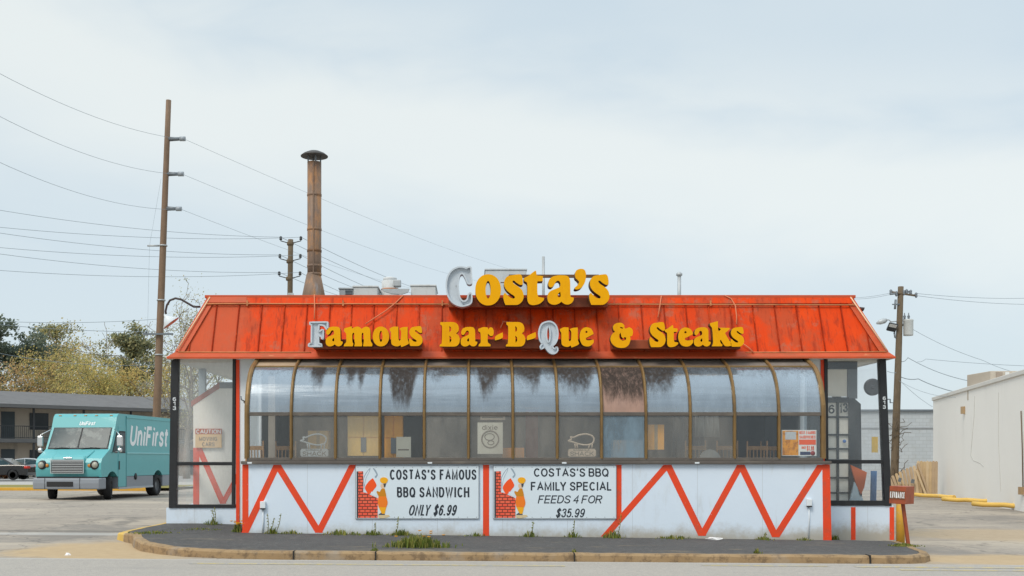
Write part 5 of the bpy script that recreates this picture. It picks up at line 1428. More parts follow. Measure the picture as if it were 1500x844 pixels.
mb = MB(); mb.tube([P(1259, 451, 22), P(1265, 453.5, 22)], [.02, .045], lamp_m, 10); mb.build('lamp_head', None, t)

# ------------------------------------------------------------------ entrance marker and bollard
Yb = 20.6
mb = MB(); x = PX(1319, Yb); r = 6.0 * Yb / FPX
mb.lathe([(r, -.1), (r, PZ(735, Yb)), (r * .7, PZ(733, Yb)), (.001, PZ(732.5, Yb))], (x, Yb, 0), M['yellow_paint'], 20)
tag(mb.build('bollard'), 'yellow steel bollard behind the red entrance box', 'bollard')
Yb = 19.3
zb = z_island(PX(1330, Yb), Yb)
t = thing('entrance_sign', 'leaning dark red ENTRANCE box on a red post at the kerb corner', 'sign', (PX(1330, Yb), Yb, zb))
dr = mat('dark_red_paint', (.33, .075, .03), .5, .2, 4, [((.16, .04, .025), 6, .5, .7, .6, None)])
mb = MB(); mb.box((0, 0, 0), (.055, .055, 1.0), dr)
a_, b_ = Vector((PX(1331, Yb), Yb, zb - .03)), P(1322, 734, Yb)
dd = b_ - a_; rot = dd.to_track_quat('Z', 'Y')
mb.v = [rot @ Vector((v.x, v.y, v.z * dd.length)) + (a_ + b_) / 2 for v in mb.v]; mb.build('post', None, t, bevel=.006)
q = P(1321, 725, Yb); hx, hz = .19, .155
rotb = Matrix.Rotation(R(-45), 3, 'Z') @ Matrix.Rotation(R(2), 3, 'Y')
# near face looks left of the camera, the right end is seen too
mb = MB(); mb.box((0, 0, 0), (.29, .36, .31), dr); mb.v = [rotb @ v + q for v in mb.v]; mb.build('sign_box', None, t, bevel=.006)
mb = MB(); mb.box((0, -.183, 0.0), (.27, .006, .15), mat('brown_plate', (.17, .07, .03), .6, .2)); mb.v = [rotb @ v + q for v in mb.v]; mb.build('name_plate', None, t)
mb = MB(); mb.stext('ENTRANCE', lambda x, y, d: rotb @ Vector((-.125 + x, -.1865 - d, -.05 + y)) + q, .25, .105, .013, white_d, .003, 0, .08); mb.build('lettering', None, t)

# ------------------------------------------------------------------ delivery van
teal = mat('teal_paint', (0.105, 0.385, 0.405), 0.4, .05, 1.5, [((.10, .30, .32), 2.5, .55, .75, .35, (1, 1, .4))], coat=.12)
teal_side = teal
vgrey = mat('van_grey', (0.24, 0.26, 0.29), 0.5, .08, 2)
vdark = mat('van_dark', (0.02, 0.02, 0.022), 0.6, .2)
chrome = mat('chrome', (0.62, 0.63, 0.64), 0.22, .05, metal=.9)
vglass = mat('van_glass', (0.03, 0.055, 0.065), 0.08, .5, 2.2, [((.14, .17, .17), 1.6, .52, .62, .6, None)], spec=.14)
vwhite = mat('van_lettering_white', (0.80, 0.82, 0.83), .5, .03)
PHI = R(6)
Av = Vector((PX(147, 39.4), 39.4, zg(-13)))
van = thing('delivery_van', 'teal step van with grey bumper parked on the lot', 'van', (0, 0, 0), rz=-PHI)
hw = 1.24
_o = Matrix.Rotation(-PHI, 3, 'Z') @ Vector((hw, 0.0, 0))
van.location = Av - _o
def VB(mb, name, m=None, bevel=0.0, parent=None): return mb.build(name, m, parent or van, bevel, local=True)
def arc(cy, cz, r, a0, a1, n=12): return [(cy + r * math.cos(R(lerp(a0, a1, k / n))), cz + r * math.sin(R(lerp(a0, a1, k / n)))) for k in range(n + 1)]
FW, RW = 1.0, 5.35
# upper body
top = [(.10, .84), (.05, 1.12), (.07, 1.36), (.16, 1.52), (.30, 1.60), (.80, 1.86), (1.26, 2.68), (1.40, 3.06), (1.50, 3.17), (1.62, 3.20), (7.2, 3.20), (7.2, .84)]
bot = list(reversed(arc(FW, .5, .54, 40, 140))); 
outline = top + [(RW + .41 , .84)] + [p for p in arc(RW, .5, .54, 40, 140) ] + [(FW + .42, .84)] + [p for p in arc(FW, .5, .54, 40, 140)]
mb = MB(); mb.prism([(-hw, y, z) for (y, z) in outline], (2 * hw, 0, 0), teal); VB(mb, 'body', None, .08)
# grey skirt between the wheels and behind
for nm, ya, yb in (('side_skirt', FW + .50, RW - .50), ('side_skirt', RW + .50, 7.15)):
    mb = MB(); mb.bb(-hw + .01, hw - .01, ya, yb, .38, .838, vgrey); VB(mb, nm, None, .02)
mb = MB(); mb.bb(hw - .02, hw + .02, FW + .55, RW - .55, .36, .43, mat('step_metal', (.4, .42, .44), .5)); VB(mb, 'step_rail', None, .008)
mb = MB(); mb.bb(-hw + .25, hw - .25, .4, 7.0, .5, .82, vdark); VB(mb, 'chassis')
# bumper
mb = MB()
prof = [(-.12, .40), (-.14, .62), (-.12, .80), (.45, .82), (.45, .40)]
mb.prism([(-hw - .02, y, z) for y, z in prof], (2 * hw + .04, 0, 0), vgrey); bmp = VB(mb, 'bumper', None, .04)
mb = MB(); mb.bb(-.72, .28, -.15, -.135, .50, .68, vdark); VB(mb, 'bumper_slot', None, .02, bmp)
mb = MB(); mb.bb(-.80, -.79, -.146, -.12, .41, .80, vdark); mb.bb(.52, .53, -.146, -.12, .41, .80, vdark); VB(mb, 'bumper_seam', None, 0, bmp)
mb = MB(); mb.bb(-hw + .1, hw - .1, -.05, .3, .80, .86, vdark); VB(mb, 'bumper_gap')
# bonnet bulge
mb = MB()
hb = [(-.62, .02, 1.05), (.62, .02, 1.05), (.62, -.02, 1.45), (-.62, -.02, 1.45)]
mb.add([(-.66, .06, .98), (.66, .06, .98), (.64, .02, 1.50), (-.64, .02, 1.50), (-.78, .72, 1.86), (.78, .72, 1.86), (-.66, .4, .98), (.66, .4, .98), (-.6, .16, 1.63), (.6, .16, 1.63)],
       [(0, 1, 2, 3), (3, 2, 9, 8), (8, 9, 5, 4), (0, 3, 8, 4, 6), (1, 7, 5, 9, 2), (0, 6, 7, 1), (6, 4, 5, 7)], teal)
VB(mb, 'bonnet', None, .08)
mb = MB(); mb.bb(-.60, .60, -.012, .05, 1.0, 1.44, vdark); grl = VB(mb, 'grille', None, .03)
mb = MB()
for k in range(7):
    z = 1.03 + k * .062; mb.bb(-.58, .58, -.035, -.01, z, z + .026, chrome)
VB(mb, 'grille_slat', None, 0, grl)
mb = MB()
for (xa, xb, za, zb) in ((-.63, .63, 1.44, 1.475), (-.63, .63, .975, 1.0), (-.63, -.6, 1.0, 1.44), (.6, .63, 1.0, 1.44)): mb.bb(xa, xb, -.045, .0, za, zb, chrome)
VB(mb, 'grille_frame', None, 0, grl)
mb = MB(); mb.bb(-.16, .16, .0, .03, 1.515, 1.56, chrome); VB(mb, 'badge', None, .01)
lens = mat('lamp_lens', (.36, .36, .30), .2, .3, 20); amb = mat('amber_lens', (.5, .2, .03), .2)
for s_ in (-1, 1):
    hl = MB(); hl.lathe([(.001, .02), (.15, .02), (.17, .06), (.17, .12)], (s_ * .99, -.0, 1.28), vdark, 20, 'y'); h_ = VB(hl, 'headlight')
    mb = MB(); mb.lathe([(.001, -.03), (.08, -.02), (.115, .02), (.115, .05)], (s_ * 1.02, .0, 1.28), lens, 20, 'y'); VB(mb, 'lens', None, 0, h_)
    mb = MB(); mb.lathe([(.001, -.01), (.06, -.005), (.07, .03)], (s_ * .80, .03, 1.26), amb, 16, 'y'); VB(mb, 'turn_lamp')
# windscreen (two panes) standing proud of the cab front
def wsp(x, t, out=.012):
    y = lerp(.80, 1.26, t); z = lerp(1.86, 2.68, t); d = Vector((0, -.82, .46)).normalized() * out
    return Vector((x, y, z)) + d
wsf = MB(); wsf.prism([wsp(-1.16, .0, .0), wsp(1.16, 0, .0), wsp(1.13, .985, .0), wsp(-1.13, .985, .0)], Vector((0, -.82, .46)).normalized() * .012, vdark); w_ = VB(wsf, 'windscreen', None, .0)
for (xa, xb) in ((-1.11, -.03), (.03, 1.11)):
    mb = MB(); mb.prism([wsp(xa, .05, .013), wsp(xb, .05, .013), wsp(xb * .985, .95, .013), wsp(xa * .985, .95, .013)], Vector((0, -.82, .46)).normalized() * .006, vglass); VB(mb, 'pane', None, 0, w_)
for (xa, xb) in ((-.9, -.35), (.15, .85)):
    mb = MB(); mb.tube([wsp(xa, -.01, .03), wsp((xa + xb) / 2, .045, .035), wsp(xb, .03, .03)], .014, vdark, 6); VB(mb, 'wiper')
# brow lettering and marker lamps
def brow(u, v, w): return Vector((lerp(-.18, .46, u), lerp(1.29, 1.345, v) - .008 - w, lerp(2.755, 2.90, v)))
mb = MB(); mb.stext('UniFirst', lambda x, y, d: brow(x / .64, y / .145, d), .64, .145, .026, vwhite, .004, .25, .07); VB(mb, 'lettering')
for x in (-.42, 0, .42, -1.0, 1.0):
    mb = MB(); mb.box((x, 1.455, 3.13), (.1, .05, .03), amb); VB(mb, 'marker_lamp', None, .008)
# driver-side: windows, door, lines
xs = hw
mb = MB(); mb.prism([(xs - .004, .98, 1.72), (xs - .004, 1.44, 1.72), (xs - .004, 1.44, 2.52), (xs - .004, 1.36, 2.52)], (.012, 0, 0), vdark); VB(mb, 'quarter_window')
mb = MB(); mb.prism([(xs + .009, 1.06, 1.80), (xs + .009, 1.40, 1.80), (xs + .009, 1.40, 2.45)], (.004, 0, 0), vglass); VB(mb, 'quarter_pane')
mb = MB(); mb.bb(xs - .004, xs + .012, 1.5, 2.18, .45, 2.72, teal); dr_ = VB(mb, 'door', None, .006)
mb = MB(); mb.bb(xs + .0125, xs + .018, 1.56, 2.12, 1.72, 2.55, vdark); VB(mb, 'window_seal', None, 0, dr_)
mb = MB(); mb.bb(xs + .0185, xs + .023, 1.62, 2.06, 1.78, 2.49, vglass); VB(mb, 'window', None, 0, dr_)
mb = MB(); mb.bb(xs + .013, xs + .03, 1.52, 1.60, 1.1, 1.42, vdark); VB(mb, 'handle', None, .008, dr_)
mb = MB(); mb.bb(xs - .004, xs + .014, 2.2, 2.24, .42, 3.14, mat('seam_teal', (.05, .24, .26), .5)); VB(mb, 'body_seam')
mb = MB(); mb.bb(xs - .004, xs + .03, 2.26, 7.15, 1.70, 1.75, mat('belt_rail', (.25, .55, .57), .4)); VB(mb, 'belt_rail', None, .006)
mb = MB(); mb.bb(xs - .004, xs + .02, 2.26, 7.15, 3.06, 3.12, teal); VB(mb, 'roof_rail', None, .006)
mb = MB(); mb.lathe([(.001, 0), (.13, 0), (.13, .012), (.001, .012)], (xs, 3.1, .82), vdark, 18, 'x'); VB(mb, 'fuel_cap')
mb = MB(); mb.stext('UniFirst', lambda x, y, d: Vector((xs + .003 + d, 2.5 + x, 2.0 + y)), 4.0, .80, .15, vwhite, .004, .25, .10); VB(mb, 'lettering')
for s_ in (-1, 1):
    mt = MB(); mt.tube([(s_ * 1.2, 1.24, 2.62), (s_ * 1.52, .98, 2.40), (s_ * 1.54, .96, 1.78), (s_ * 1.2, .9, 1.72)], .016, chrome, 8); mr = VB(mt, 'mirror_arm')
    mb = MB(); mb.box((s_ * 1.54, .98, 2.16), (.22, .1, .40), chrome); VB(mb, 'mirror', None, .04, mr)
    mb = MB(); mb.box((s_ * 1.54, .98, 1.82), (.18, .12, .18), chrome); VB(mb, 'convex_mirror', None, .06, mr)
def wheel(x, y, r, w, steer=0.0, parent=van, mrim=None, loc=True):
    e_ = bpy.data.objects.new('wheel', None); COL.objects.link(e_); e_.parent = parent; e_.location = (x, y, r); e_.rotation_euler = (0, 0, steer)
    mb = MB(); h_ = w / 2
    mb.lathe([(r * .60, -h_), (r * .92, -h_), (r, -h_ * .72), (r, h_ * .72), (r * .92, h_), (r * .60, h_), (r * .60, -h_)], (0, 0, 0), M['rubber'], 28, 'x'); mb.build('tyre', None, e_, local=True)
    mb = MB(); mb.lathe([(.001, -h_ * .5), (r * .25, -h_ * .6), (r * .45, -h_ * .3), (r * .6, -h_ * .8), (r * .6, h_ * .8), (r * .45, h_ * .3), (r * .25, h_ * .6), (.001, h_ * .5)], (0, 0, 0), mrim or mat('rim_steel', (.3, .31, .32), .4, .2, metal=.5), 28, 'x'); mb.build('rim', None, e_, local=True)
rimm = mat('van_rim', (.20, .21, .22), .45, .3, metal=.4)
for s_ in (-1, 1):
    wheel(s_ * (hw - .17), FW, .43, .27, R(20), van, rimm)
    wheel(s_ * (hw - .20), RW, .43, .36, 0, van, rimm)
for (yy) in (FW, RW):
    mb = MB(); mb.bb(-hw + .32, hw - .32, yy - .5, yy + .5, .5, 1.0, vdark); VB(mb, 'wheel_housing')

# ------------------------------------------------------------------ sedans
def sedan(label, loc, rz, paint, group='cars parked by the apartments'):
    c = thing('parked_car', label, 'car', loc, group, rz)
    L, hwid = 2.4, .90
    side = [(-2.38, .30), (-2.40, .62), (-2.30, .80), (-1.30, .93), (-.55, 1.36), (.1, 1.45), (.75, 1.42), (1.55, 1.06), (2.25, .98), (2.40, .85), (2.42, .5), (2.35, .30)]
    arches = [p for p in arc(1.45, .32, .37, 0, 180, 10)] + [p for p in arc(-1.45, .32, .37, 0, 180, 10)]
    mb = MB()
    low = [(-2.38, .30), (-2.40, .62), (-2.30, .80), (-1.25, .94), (1.55, 1.0), (2.25, .97), (2.40, .85), (2.42, .5), (2.35, .30)] + arches
    mb.prism([(p[0], -hwid, p[1]) for p in low], (0, 2 * hwid, 0), paint); mb.build('body', None, c, .05, local=True)
    cab_ = [(-1.28, .93), (-.55, 1.36), (.1, 1.45), (.75, 1.42), (1.6, .99)]
    mb = MB(); n = len(cab_)
    vs = [(y, -hwid + .03 + (z - .93) * .35, z) for y, z in cab_] + [(y, hwid - .03 - (z - .93) * .35, z) for y, z in cab_]
    fs = [tuple(range(n)), tuple(reversed(range(n, 2 * n)))] + [(i, i + n, (i + 1) % n + n, (i + 1) % n) for i in range(n)]
    mb.add(vs, fs, paint, False); mb.build('roof', None, c, .03, local=True)
    for s_ in (-1, 1):
        def sp(y, z, o=.004): return (y, s_ * (hwid - .03 - (z - .93) * .35 + o), z)
        for q in ([(-1.05, .98), (-.5, 1.31), (.05, 1.38), (.05, .98)], [(.10, .98), (.10, 1.38), (.7, 1.35), (1.25, 1.08), (1.2, .98)]):
            mb = MB(); mb.add([sp(*p, .016) for p in q], [tuple(range(len(q)))], vglass); mb.build('window', None, c, local=True)
        mb = MB(); mb.box((2.32, s_ * .70, .84), (.26, .46, .17), mat('tail_lamp_red', (.5, .03, .02), .2)); mb.build('tail_lamp', None, c, .03, local=True)
        mb = MB(); mb.box((-2.32, s_ * .68, .68), (.14, .34, .14), lens); mb.build('headlight', None, c, .03, local=True)
        for y in (-1.45, 1.45):
            e_ = bpy.data.objects.new('wheel', None); COL.objects.link(e_); e_.parent = c; e_.location = (y, s_ * .80, .33)
            mb = MB(); mb.lathe([(.2, -.1), (.30, -.1), (.33, -.07), (.33, .07), (.30, .1), (.2, .1), (.2, -.1)], (0, 0, 0), M['rubber'], 22, 'y'); mb.build('tyre', None, e_, local=True)
            mb = MB(); mb.lathe([(.001, -.09), (.06, -.09), (.18, -.05), (.215, -.09), (.215, .09), (.18, .05), (.06, .09), (.001, .09)], (0, 0, 0), mat('alloy_rim', (.4, .41, .42), .4, .1), 12, 'y'); mb.build('rim', None, e_, local=True)
    return c
def zfar(px, py, Y): return PZ(py, Y)
YS = 72.0
zc = PZ(703, YS)
sedan('black sedan parked in front of the apartments with its tail to the van', (PX(48, YS) - 2.4, YS, zc), 0, mat('black_car_paint', (.012, .013, .016), .15, .1, coat=.6))
sedan('silver car behind the black sedan, its roof just showing', (PX(60, 80) - 1.2, 80, .2), .3, mat('silver_car_paint', (.42, .44, .46), .25, .05, coat=.5))

# ------------------------------------------------------------------ left background: verge, apartments
sheet('sidewalk', [-70, -45, -30, -20, -14], [57.0, 60, 64, 68], lambda x, y: .02 + .127 + (y - 57) * .0, mat('concrete_path', (.40, .38, .35), .9, .12, 1))
sheet('road', [-70, -45, -30, -16], [68, 74, 84, 92], lambda x, y: .14, mat('lot_asphalt_far', (.27, .26, .25), .9, .12, .6))
mb = MB(); mb.bb(-60, -14.5, 50.4, 50.7, .0, .26, M['yellow_paint']); structure(mb.build('verge_kerb', bevel=.02))
gv = sheet('grass_verge', [-60, -40, -30, -20, -14], [50.7, 52, 54, 57], lambda x, y: .24, mat('dry_lawn', (.24, .20, .055), .95, .3, 4, [((.12, .15, .03), 2, .5, .65, .7, None)], bump=(25, .8)))
ap = thing('apartment_building', 'two storey tan apartment block with grey shingle roof and balcony railing', 'building', (-36.7, 85, .1))
A0 = Vector((-36.7 - 8.4, 85 - 7.0, .1)); adir = Vector((.74, .67, 0)).normalized(); anrm = Vector((adir.y, -adir.x, 0))
LEN = 52
wallm = mat('tan_stucco', (.50, .43, .35), .85, .12, .8, [((.22, .19, .16), 1.2, .5, .7, .5, (1, 1, .3))])
dkm = mat('dark_iron', (.04, .042, .045), .6, .2)
slabm = mat('balcony_slab', (.12, .12, .12), .8, .2)
def ap_pt(s, o, z): return A0 + adir * s + anrm * o + Vector((0, 0, z))
def ap_box(mb, s0, s1, o0, o1, z0, z1, m):
    mb.prism([ap_pt(s0, o0, z0), ap_pt(s1, o0, z0), ap_pt(s1, o1, z0), ap_pt(s0, o1, z0)], (0, 0, z1 - z0), m)
mb = MB(); ap_box(mb, 0, LEN, -8, 0, -.4, 5.6, wallm); mb.build('wall', None, ap)
mb = MB()
mb.prism([ap_pt(-.8, 2.2, 5.5), ap_pt(-.8, 2.2, 5.72), ap_pt(-.8, -4, 7.05), ap_pt(-.8, -10.2, 5.72), ap_pt(-.8, -10.2, 5.5)], adir * (LEN + 1.6), mat('grey_shingle', (.145, .14, .14), .9, .2, 1.2, [((.09, .09, .09), 2, .5, .7, .5, None)], bump=(8, .5)))
mb.build('roof', None, ap)
mb = MB(); ap_box(mb, -.85, LEN + .85, 2.2, 2.26, 5.44, 5.70, slabm); mb.build('fascia', None, ap)
mb = MB(); ap_box(mb, 0, LEN, .01, 1.9, 2.75, 3.05, slabm); mb.build('balcony_floor', None, ap)
for s in range(1, LEN, 4):
    mb = MB(); ap_box(mb, s, s + .14, 1.72, 1.86, .0, 5.48, dkm); mb.build('post', None, ap)
mb = MB()
ap_box(mb, 0, LEN, 1.84, 1.88, 4.0, 4.06, dkm); ap_box(mb, 0, LEN, 1.84, 1.88, 3.12, 3.17, dkm)
for k in range(int(LEN * .6 / .16)): ap_box(mb, k * .16, k * .16 + .025, 1.85, 1.87, 3.1, 4.0, dkm)
mb.build('railing', None, ap)
doorm = mat('grey_door', (.07, .09, .10), .6, .1); wing = mat('dark_window', (.03, .04, .05), .15, .1)
for s0 in range(3, LEN - 6, 8):
    for z in (.1, 3.05):
        mb = MB(); ap_box(mb, s0 + .2, s0 + 1.25, .0, .03, z, z + 2.15, doorm); mb.build('door', None, ap)
        mb = MB(); ap_box(mb, s0 + 2.4, s0 + 3.9, .0, .04, z + .75, z + 2.1, wing); fw_ = mb.build('window', None, ap)
        mb = MB(); ap_box(mb, s0 + 2.3, s0 + 4.0, .0, .06, z + .65, z + .75, wallm); mb.build('sill', None, fw_)
# gable-end pier nearest the picture edge
mb = MB(); ap_box(mb, 8.0, 10.1, 0.0, 1.6, -.4, 5.5, mat('pale_pier', (.36, .33, .29), .85, .12)); mb.build('pier', None, ap)

# reddish shrub hedge and dark bushes by the apartments
def leaf_blob(mb, c, rad, n, size, mats, rng, flat=1.0):
    for _ in range(n):
        while True:
            v = Vector((rng.uniform(-1, 1), rng.uniform(-1, 1), rng.uniform(-1, 1)))
            if .15 < v.length < 1: break
        v = v * (0.55 + .45 * rng.random())
        p = Vector(c) + Vector((v.x * rad[0], v.y * rad[1], v.z * rad[2]))
        a = Vector((rng.gauss(0, 1), rng.gauss(0, 1), rng.gauss(0, 1))).normalized(); b = a.orthogonal().normalized()
        b = Quaternion(a, rng.uniform(0, 6.28)) @ b
        s = size * rng.uniform(.6, 1.3)
        t_ = a.cross(b)
        mb.add([p - b * s * .5, p + t_ * s * .35, p + b * s * .5, p - t_ * s * .35], [(0, 1, 2, 3)], rng.choice(mats))
def leaf_mat(name, col, v=.35):
    k = NT(name)
    c = k.mix(k.noise(1.2, 3, .6), tuple(q * (1 - v) for q in col), tuple(q * (1 + v) for q in col))
    k.l(c, k.p.inputs['Base Color']); k.p.inputs['Roughness'].default_value = .7; k.p.inputs['Specular IOR Level'].default_value = .15
    tl = k.n('ShaderNodeBsdfTranslucent'); k.l(c, tl.inputs['Color'])
    m_ = k.n('ShaderNodeMixShader'); m_.inputs[0].default_value = .45
    k.l(k.p.outputs[0], m_.inputs[1]); k.l(tl.outputs[0], m_.inputs[2]); k.l(m_.outputs[0], k.out.inputs['Surface'])
    return k.m
rr = random.Random(21)
redl = [leaf_mat('red_leaf', (.14, .055, .025)), leaf_mat('russet_leaf', (.18, .09, .035))]
gl_ = [leaf_mat('dark_green_leaf', (.025, .04, .014)), leaf_mat('mid_green_leaf', (.04, .065, .02))]
def bush(label, px, Y, z0, rad, n, mats, size=.22):
    t = thing('garden_shrub', label, 'shrub', (PX(px, Y), Y, z0))
    mb = MB(); leaf_blob(mb, (PX(px, Y), Y, z0 + rad[2] * .8), rad, n, size, mats, rr); mb.build('foliage', None, t, fix=False)
    mb = MB()
    for k in range(5): mb.tube([(PX(px, Y), Y, z0 - .05), (PX(px, Y) + rr.uniform(-.7, .7) * rad[0], Y + rr.uniform(-.5, .5) * rad[1], z0 + rad[2] * rr.uniform(.8, 1.4))], [.03, .01], M['pole_dark'], 5)
    mb.build('branches', None, t)
bush('reddish brown hedge shrub behind the black sedan', 8, 79, .15, (1.6, .9, .85), 1100, redl)
bush('dark green shrub between the reddish hedge and the van', 31, 79.5, .15, (.8, .7, .6), 500, gl_)

# ------------------------------------------------------------------ trees
def tree(label, base, h, crown_w, kind, mats, nleaf, lsize, seed, bark, bare=0.0, crown0=.35, name='tree', group='trees beyond the apartments', rise=1.0, twig=1.0, nb=None, levs=3):
    rg = random.Random(seed)
    t = thing(name, label, 'tree', base, group)
    tr_ = MB(); tips = []
    B0 = Vector(base)
    tr = h * .018 + .06
    # trunk
    lean = Vector((rg.uniform(-.06, .06), rg.uniform(-.06, .06), 0)); path = []; n = 8
    topf = .95 if kind == 'pine' else .62
    for k in range(n + 1):
        f = k / n; path.append(B0 + Vector((0, 0, h * topf * f)) + lean * h * f + Vector((math.sin(f * 5 + seed) * .15, math.cos(f * 4 + seed) * .15, 0)))
    tr_.tube(path, [tr * (1 - .75 * k / n) for k in range(n + 1)], bark, 7)
    def branch(p, d, L, r, lev):
        pts = [p]; q = p.copy(); dd = d.copy()
        for k in range(4):
            dd = (dd + Vector((rg.gauss(0, .16), rg.gauss(0, .16), rg.gauss(.05 * rise, .12)))).normalized(); q = q + dd * L / 4; pts.append(q.copy())
        tr_.tube(pts, [max(r * (1 - .2 * k), .012 * twig) for k in range(5)], bark, 4 if lev else 5, False)
        if lev < levs and L > .3:
            for _ in range(3 if lev < 2 else 2):
                k = rg.randint(1, 4); az = Vector((rg.gauss(0, 1), rg.gauss(0, 1), rg.gauss(.25 * rise, .6))).normalized()
                branch(pts[k], (dd * .75 + az * .8).normalized(), L * rg.uniform(.45, .68), r * .5, lev + 1)
        if lev >= 1: tips.extend([(pts[2], L), (pts[3], L), (pts[4], L)])
        else: tips.append((pts[4], L))
    nb = nb or (15 if kind == 'pine' else 10)
    for b in range(nb):
        f = lerp(crown0, 1.0, (b + .5) / nb)
        i = min(n - 1, int(f * n)); p = path[i].lerp(path[i + 1], f * n - i)
        az = rg.uniform(0, 6.28) if b > 3 else b * 1.7
        if kind == 'pine':
            L = crown_w * (.55 + .35 * rg.random()) * (1.0 - .55 * max(0, (f - .6) / .4)); up = .15 + .45 * f
        else:
            L = crown_w * rg.uniform(.65, 1.0) * (.75 if b < 2 else 1); up = rg.uniform(.35, 1.25) * rise
        branch(p, Vector((math.cos(az), math.sin(az), up)).normalized(), L, tr * .42 * (1 - .5 * f), 0)
    tr_.build('trunk', None, t, fix=False)
    cr_ = MB()
    per = max(1, nleaf // max(1, len(tips)))
    for (p, L) in tips:
        if rg.random() < bare: continue
        sp = .32 + .2 * L if kind != 'pine' else .42
        tone = rg.choice(mats)
        for _ in range(rg.randint(per // 2, per + per // 2 + 1)):
            q = p + Vector((rg.gauss(0, sp), rg.gauss(0, sp), rg.gauss(0, sp * (.7 if kind != 'pine' else .45))))
            a = Vector((rg.gauss(0, 1), rg.gauss(0, 1), rg.gauss(0, 1))).normalized(); b_ = a.orthogonal().normalized(); t2 = a.cross(b_)
            s = lsize * rg.uniform(.55, 1.3)
            cr_.add([q - b_ * s * .5, q + t2 * s * .3, q + b_ * s * .5, q - t2 * s * .3], [(0, 1, 2, 3)], tone if rg.random() < .7 else rg.choice(mats))
    if cr_.v: cr_.build('crown', None, t, fix=False)
    return t
pineL = [leaf_mat('pine_dark', (0.180, 0.203, 0.128)), leaf_mat('pine_mid', (0.270, 0.270, 0.143)), leaf_mat('pine_olive', (0.390, 0.352, 0.173))]
darkL = [leaf_mat('evergreen_dark', (0.143, 0.180, 0.143)), leaf_mat('evergreen_mid', (0.210, 0.240, 0.173))]
sprL = [leaf_mat('spring_olive', (0.510, 0.420, 0.158)), leaf_mat('spring_yellow', (0.690, 0.540, 0.195)), leaf_mat('spring_green', (0.390, 0.375, 0.150))]
rusL = [leaf_mat('rust_leaf', (0.570, 0.360, 0.180)), leaf_mat('ochre_leaf', (0.630, 0.450, 0.195)), leaf_mat('olive_leaf', (0.420, 0.360, 0.165))]
palL = [leaf_mat('pale_bud', (.50, .42, .24)), leaf_mat('pale_green_bud', (.40, .39, .22))]
bark = mat('bark_grey_brown', (.12, .095, .07), .9, .3, 3)
def TB(px, Y): return (PX(px, Y), Y, 0.0)
def top(py, Y): return PZ(py, Y)
tree('dense dark evergreen at the picture edge', TB(4, 108), top(472, 108), 5.2, 'pine', darkL, 16000, .34, 1, bark, 0, .22)
tree('tall thin-crowned pine with gaps of sky, beside the dark evergreen', TB(66, 118), top(478, 118), 4.2, 'pine', pineL + sprL[:1], 6500, .27, 2, bark, .15, .55)
tree('rusty ochre tree below the thin pine', TB(72, 104), top(535, 104), 4.2, 'broad', rusL, 7000, .21, 3, bark, .05, .3)
tree('broad yellow-olive tree standing in front of the thin pine\'s shoulder', TB(112, 106), top(503, 106), 5.4, 'broad', sprL + rusL[1:], 10500, .21, 4, bark, .05, .3)
tree('pale budding tree peeking up behind the yellow-olive tree', TB(138, 120), top(499, 120), 4.0, 'broad', palL, 4000, .2, 5, bark, .1, .4)
tree('flat-topped green pine with a dark layered crown near the tall pole', TB(183, 112), top(494, 112), 4.8, 'pine', pineL, 10000, .29, 6, bark, .05, .5)
tree('yellow-green tree under the flat-topped pine', TB(163, 102), top(540, 102), 4.8, 'broad', sprL, 8000, .2, 7, bark, .05, .28)
tree('golden tree right behind the tall pole', TB(214, 106), top(522, 106), 4.4, 'broad', sprL[:2] + rusL[1:2], 7500, .2, 8, bark, .05, .3)
tree('low olive tree beside the restaurant corner', TB(252, 110), top(545, 110), 4.6, 'broad', sprL, 7000, .2, 9, bark, .05, .25)
tree('bare branching tree with a few pale buds behind the restaurant corner', TB(276, 80), top(440, 80), 5.4, 'broad', palL + sprL[2:], 9000, .14, 10, mat('pale_bark', (.20, .17, .14), .9, .2), .12, .3, rise=1.2, twig=1.3, nb=13, levs=4)
tree('bare grey tree reaching above the yellow-olive trees', TB(98, 128), top(492, 128), 4.2, 'broad', palL, 160, .2, 12, mat('grey_twig_bark', (.2, .18, .17), .9, .2), .8, .4, twig=2.0)
tree('rust-tinged tree at the dark evergreen\'s foot', TB(40, 103), top(545, 103), 3.6, 'broad', rusL + pineL[:1], 6000, .21, 13, bark, .05, .3)
tree('olive tree filling the gap behind the apartment roof and the van', TB(138, 100), top(552, 100), 4.4, 'broad', sprL + rusL[2:], 7000, .2, 14, bark, .05, .25)

# ------------------------------------------------------------------ utility poles
def pole(label, bpx, tpx, tpy, Y, r0, r1, m, zb=-.2, bpy_=735):
    t = thing('utility_pole', label, 'utility pole', (PX(bpx, Y), Y, 0), 'utility poles')
    a, b = Vector((PX(bpx, Y), Y, zb)), P(tpx, tpy, Y)
    mb = MB(); mb.tube([a.lerp(b, k / 8) for k in range(9)], [lerp(r0, r1, k / 8) for k in range(9)], m, 12); mb.build('shaft', None, t)
    return t
YT = 52.0
tp = pole('tall brown wooden pole with three davit arms behind the van', 225, 247, 147, YT, .21, .125, M['wood_pole'])
arms = []
for (x0, y0, x1, y1) in ((247, 204, 271.5, 203.5), (244.5, 255, 269, 255), (243, 305.5, 266, 306)):
    mb = MB(); mb.tube([P(x0 - 1, y0, YT), P(x1 - 2, y1, YT)], [.11, .07], M['steel_grey'], 10); mb.build('arm', None, tp)
    mb = MB(); mb.tube([P(x1 - 8, y1, YT - .02), P(x1, y1, YT - .02)], .11, mat('insulator_grey', (.30, .33, .36), .4), 10); mb.build('insulator', None, tp)
    arms.append(P(x1, y1 + 1, YT))
mb = MB(); mb.tube([P(216, 360, YT), P(233, 360, YT)], .045, M['galv'], 8); mb.build('side_arm', None, tp)
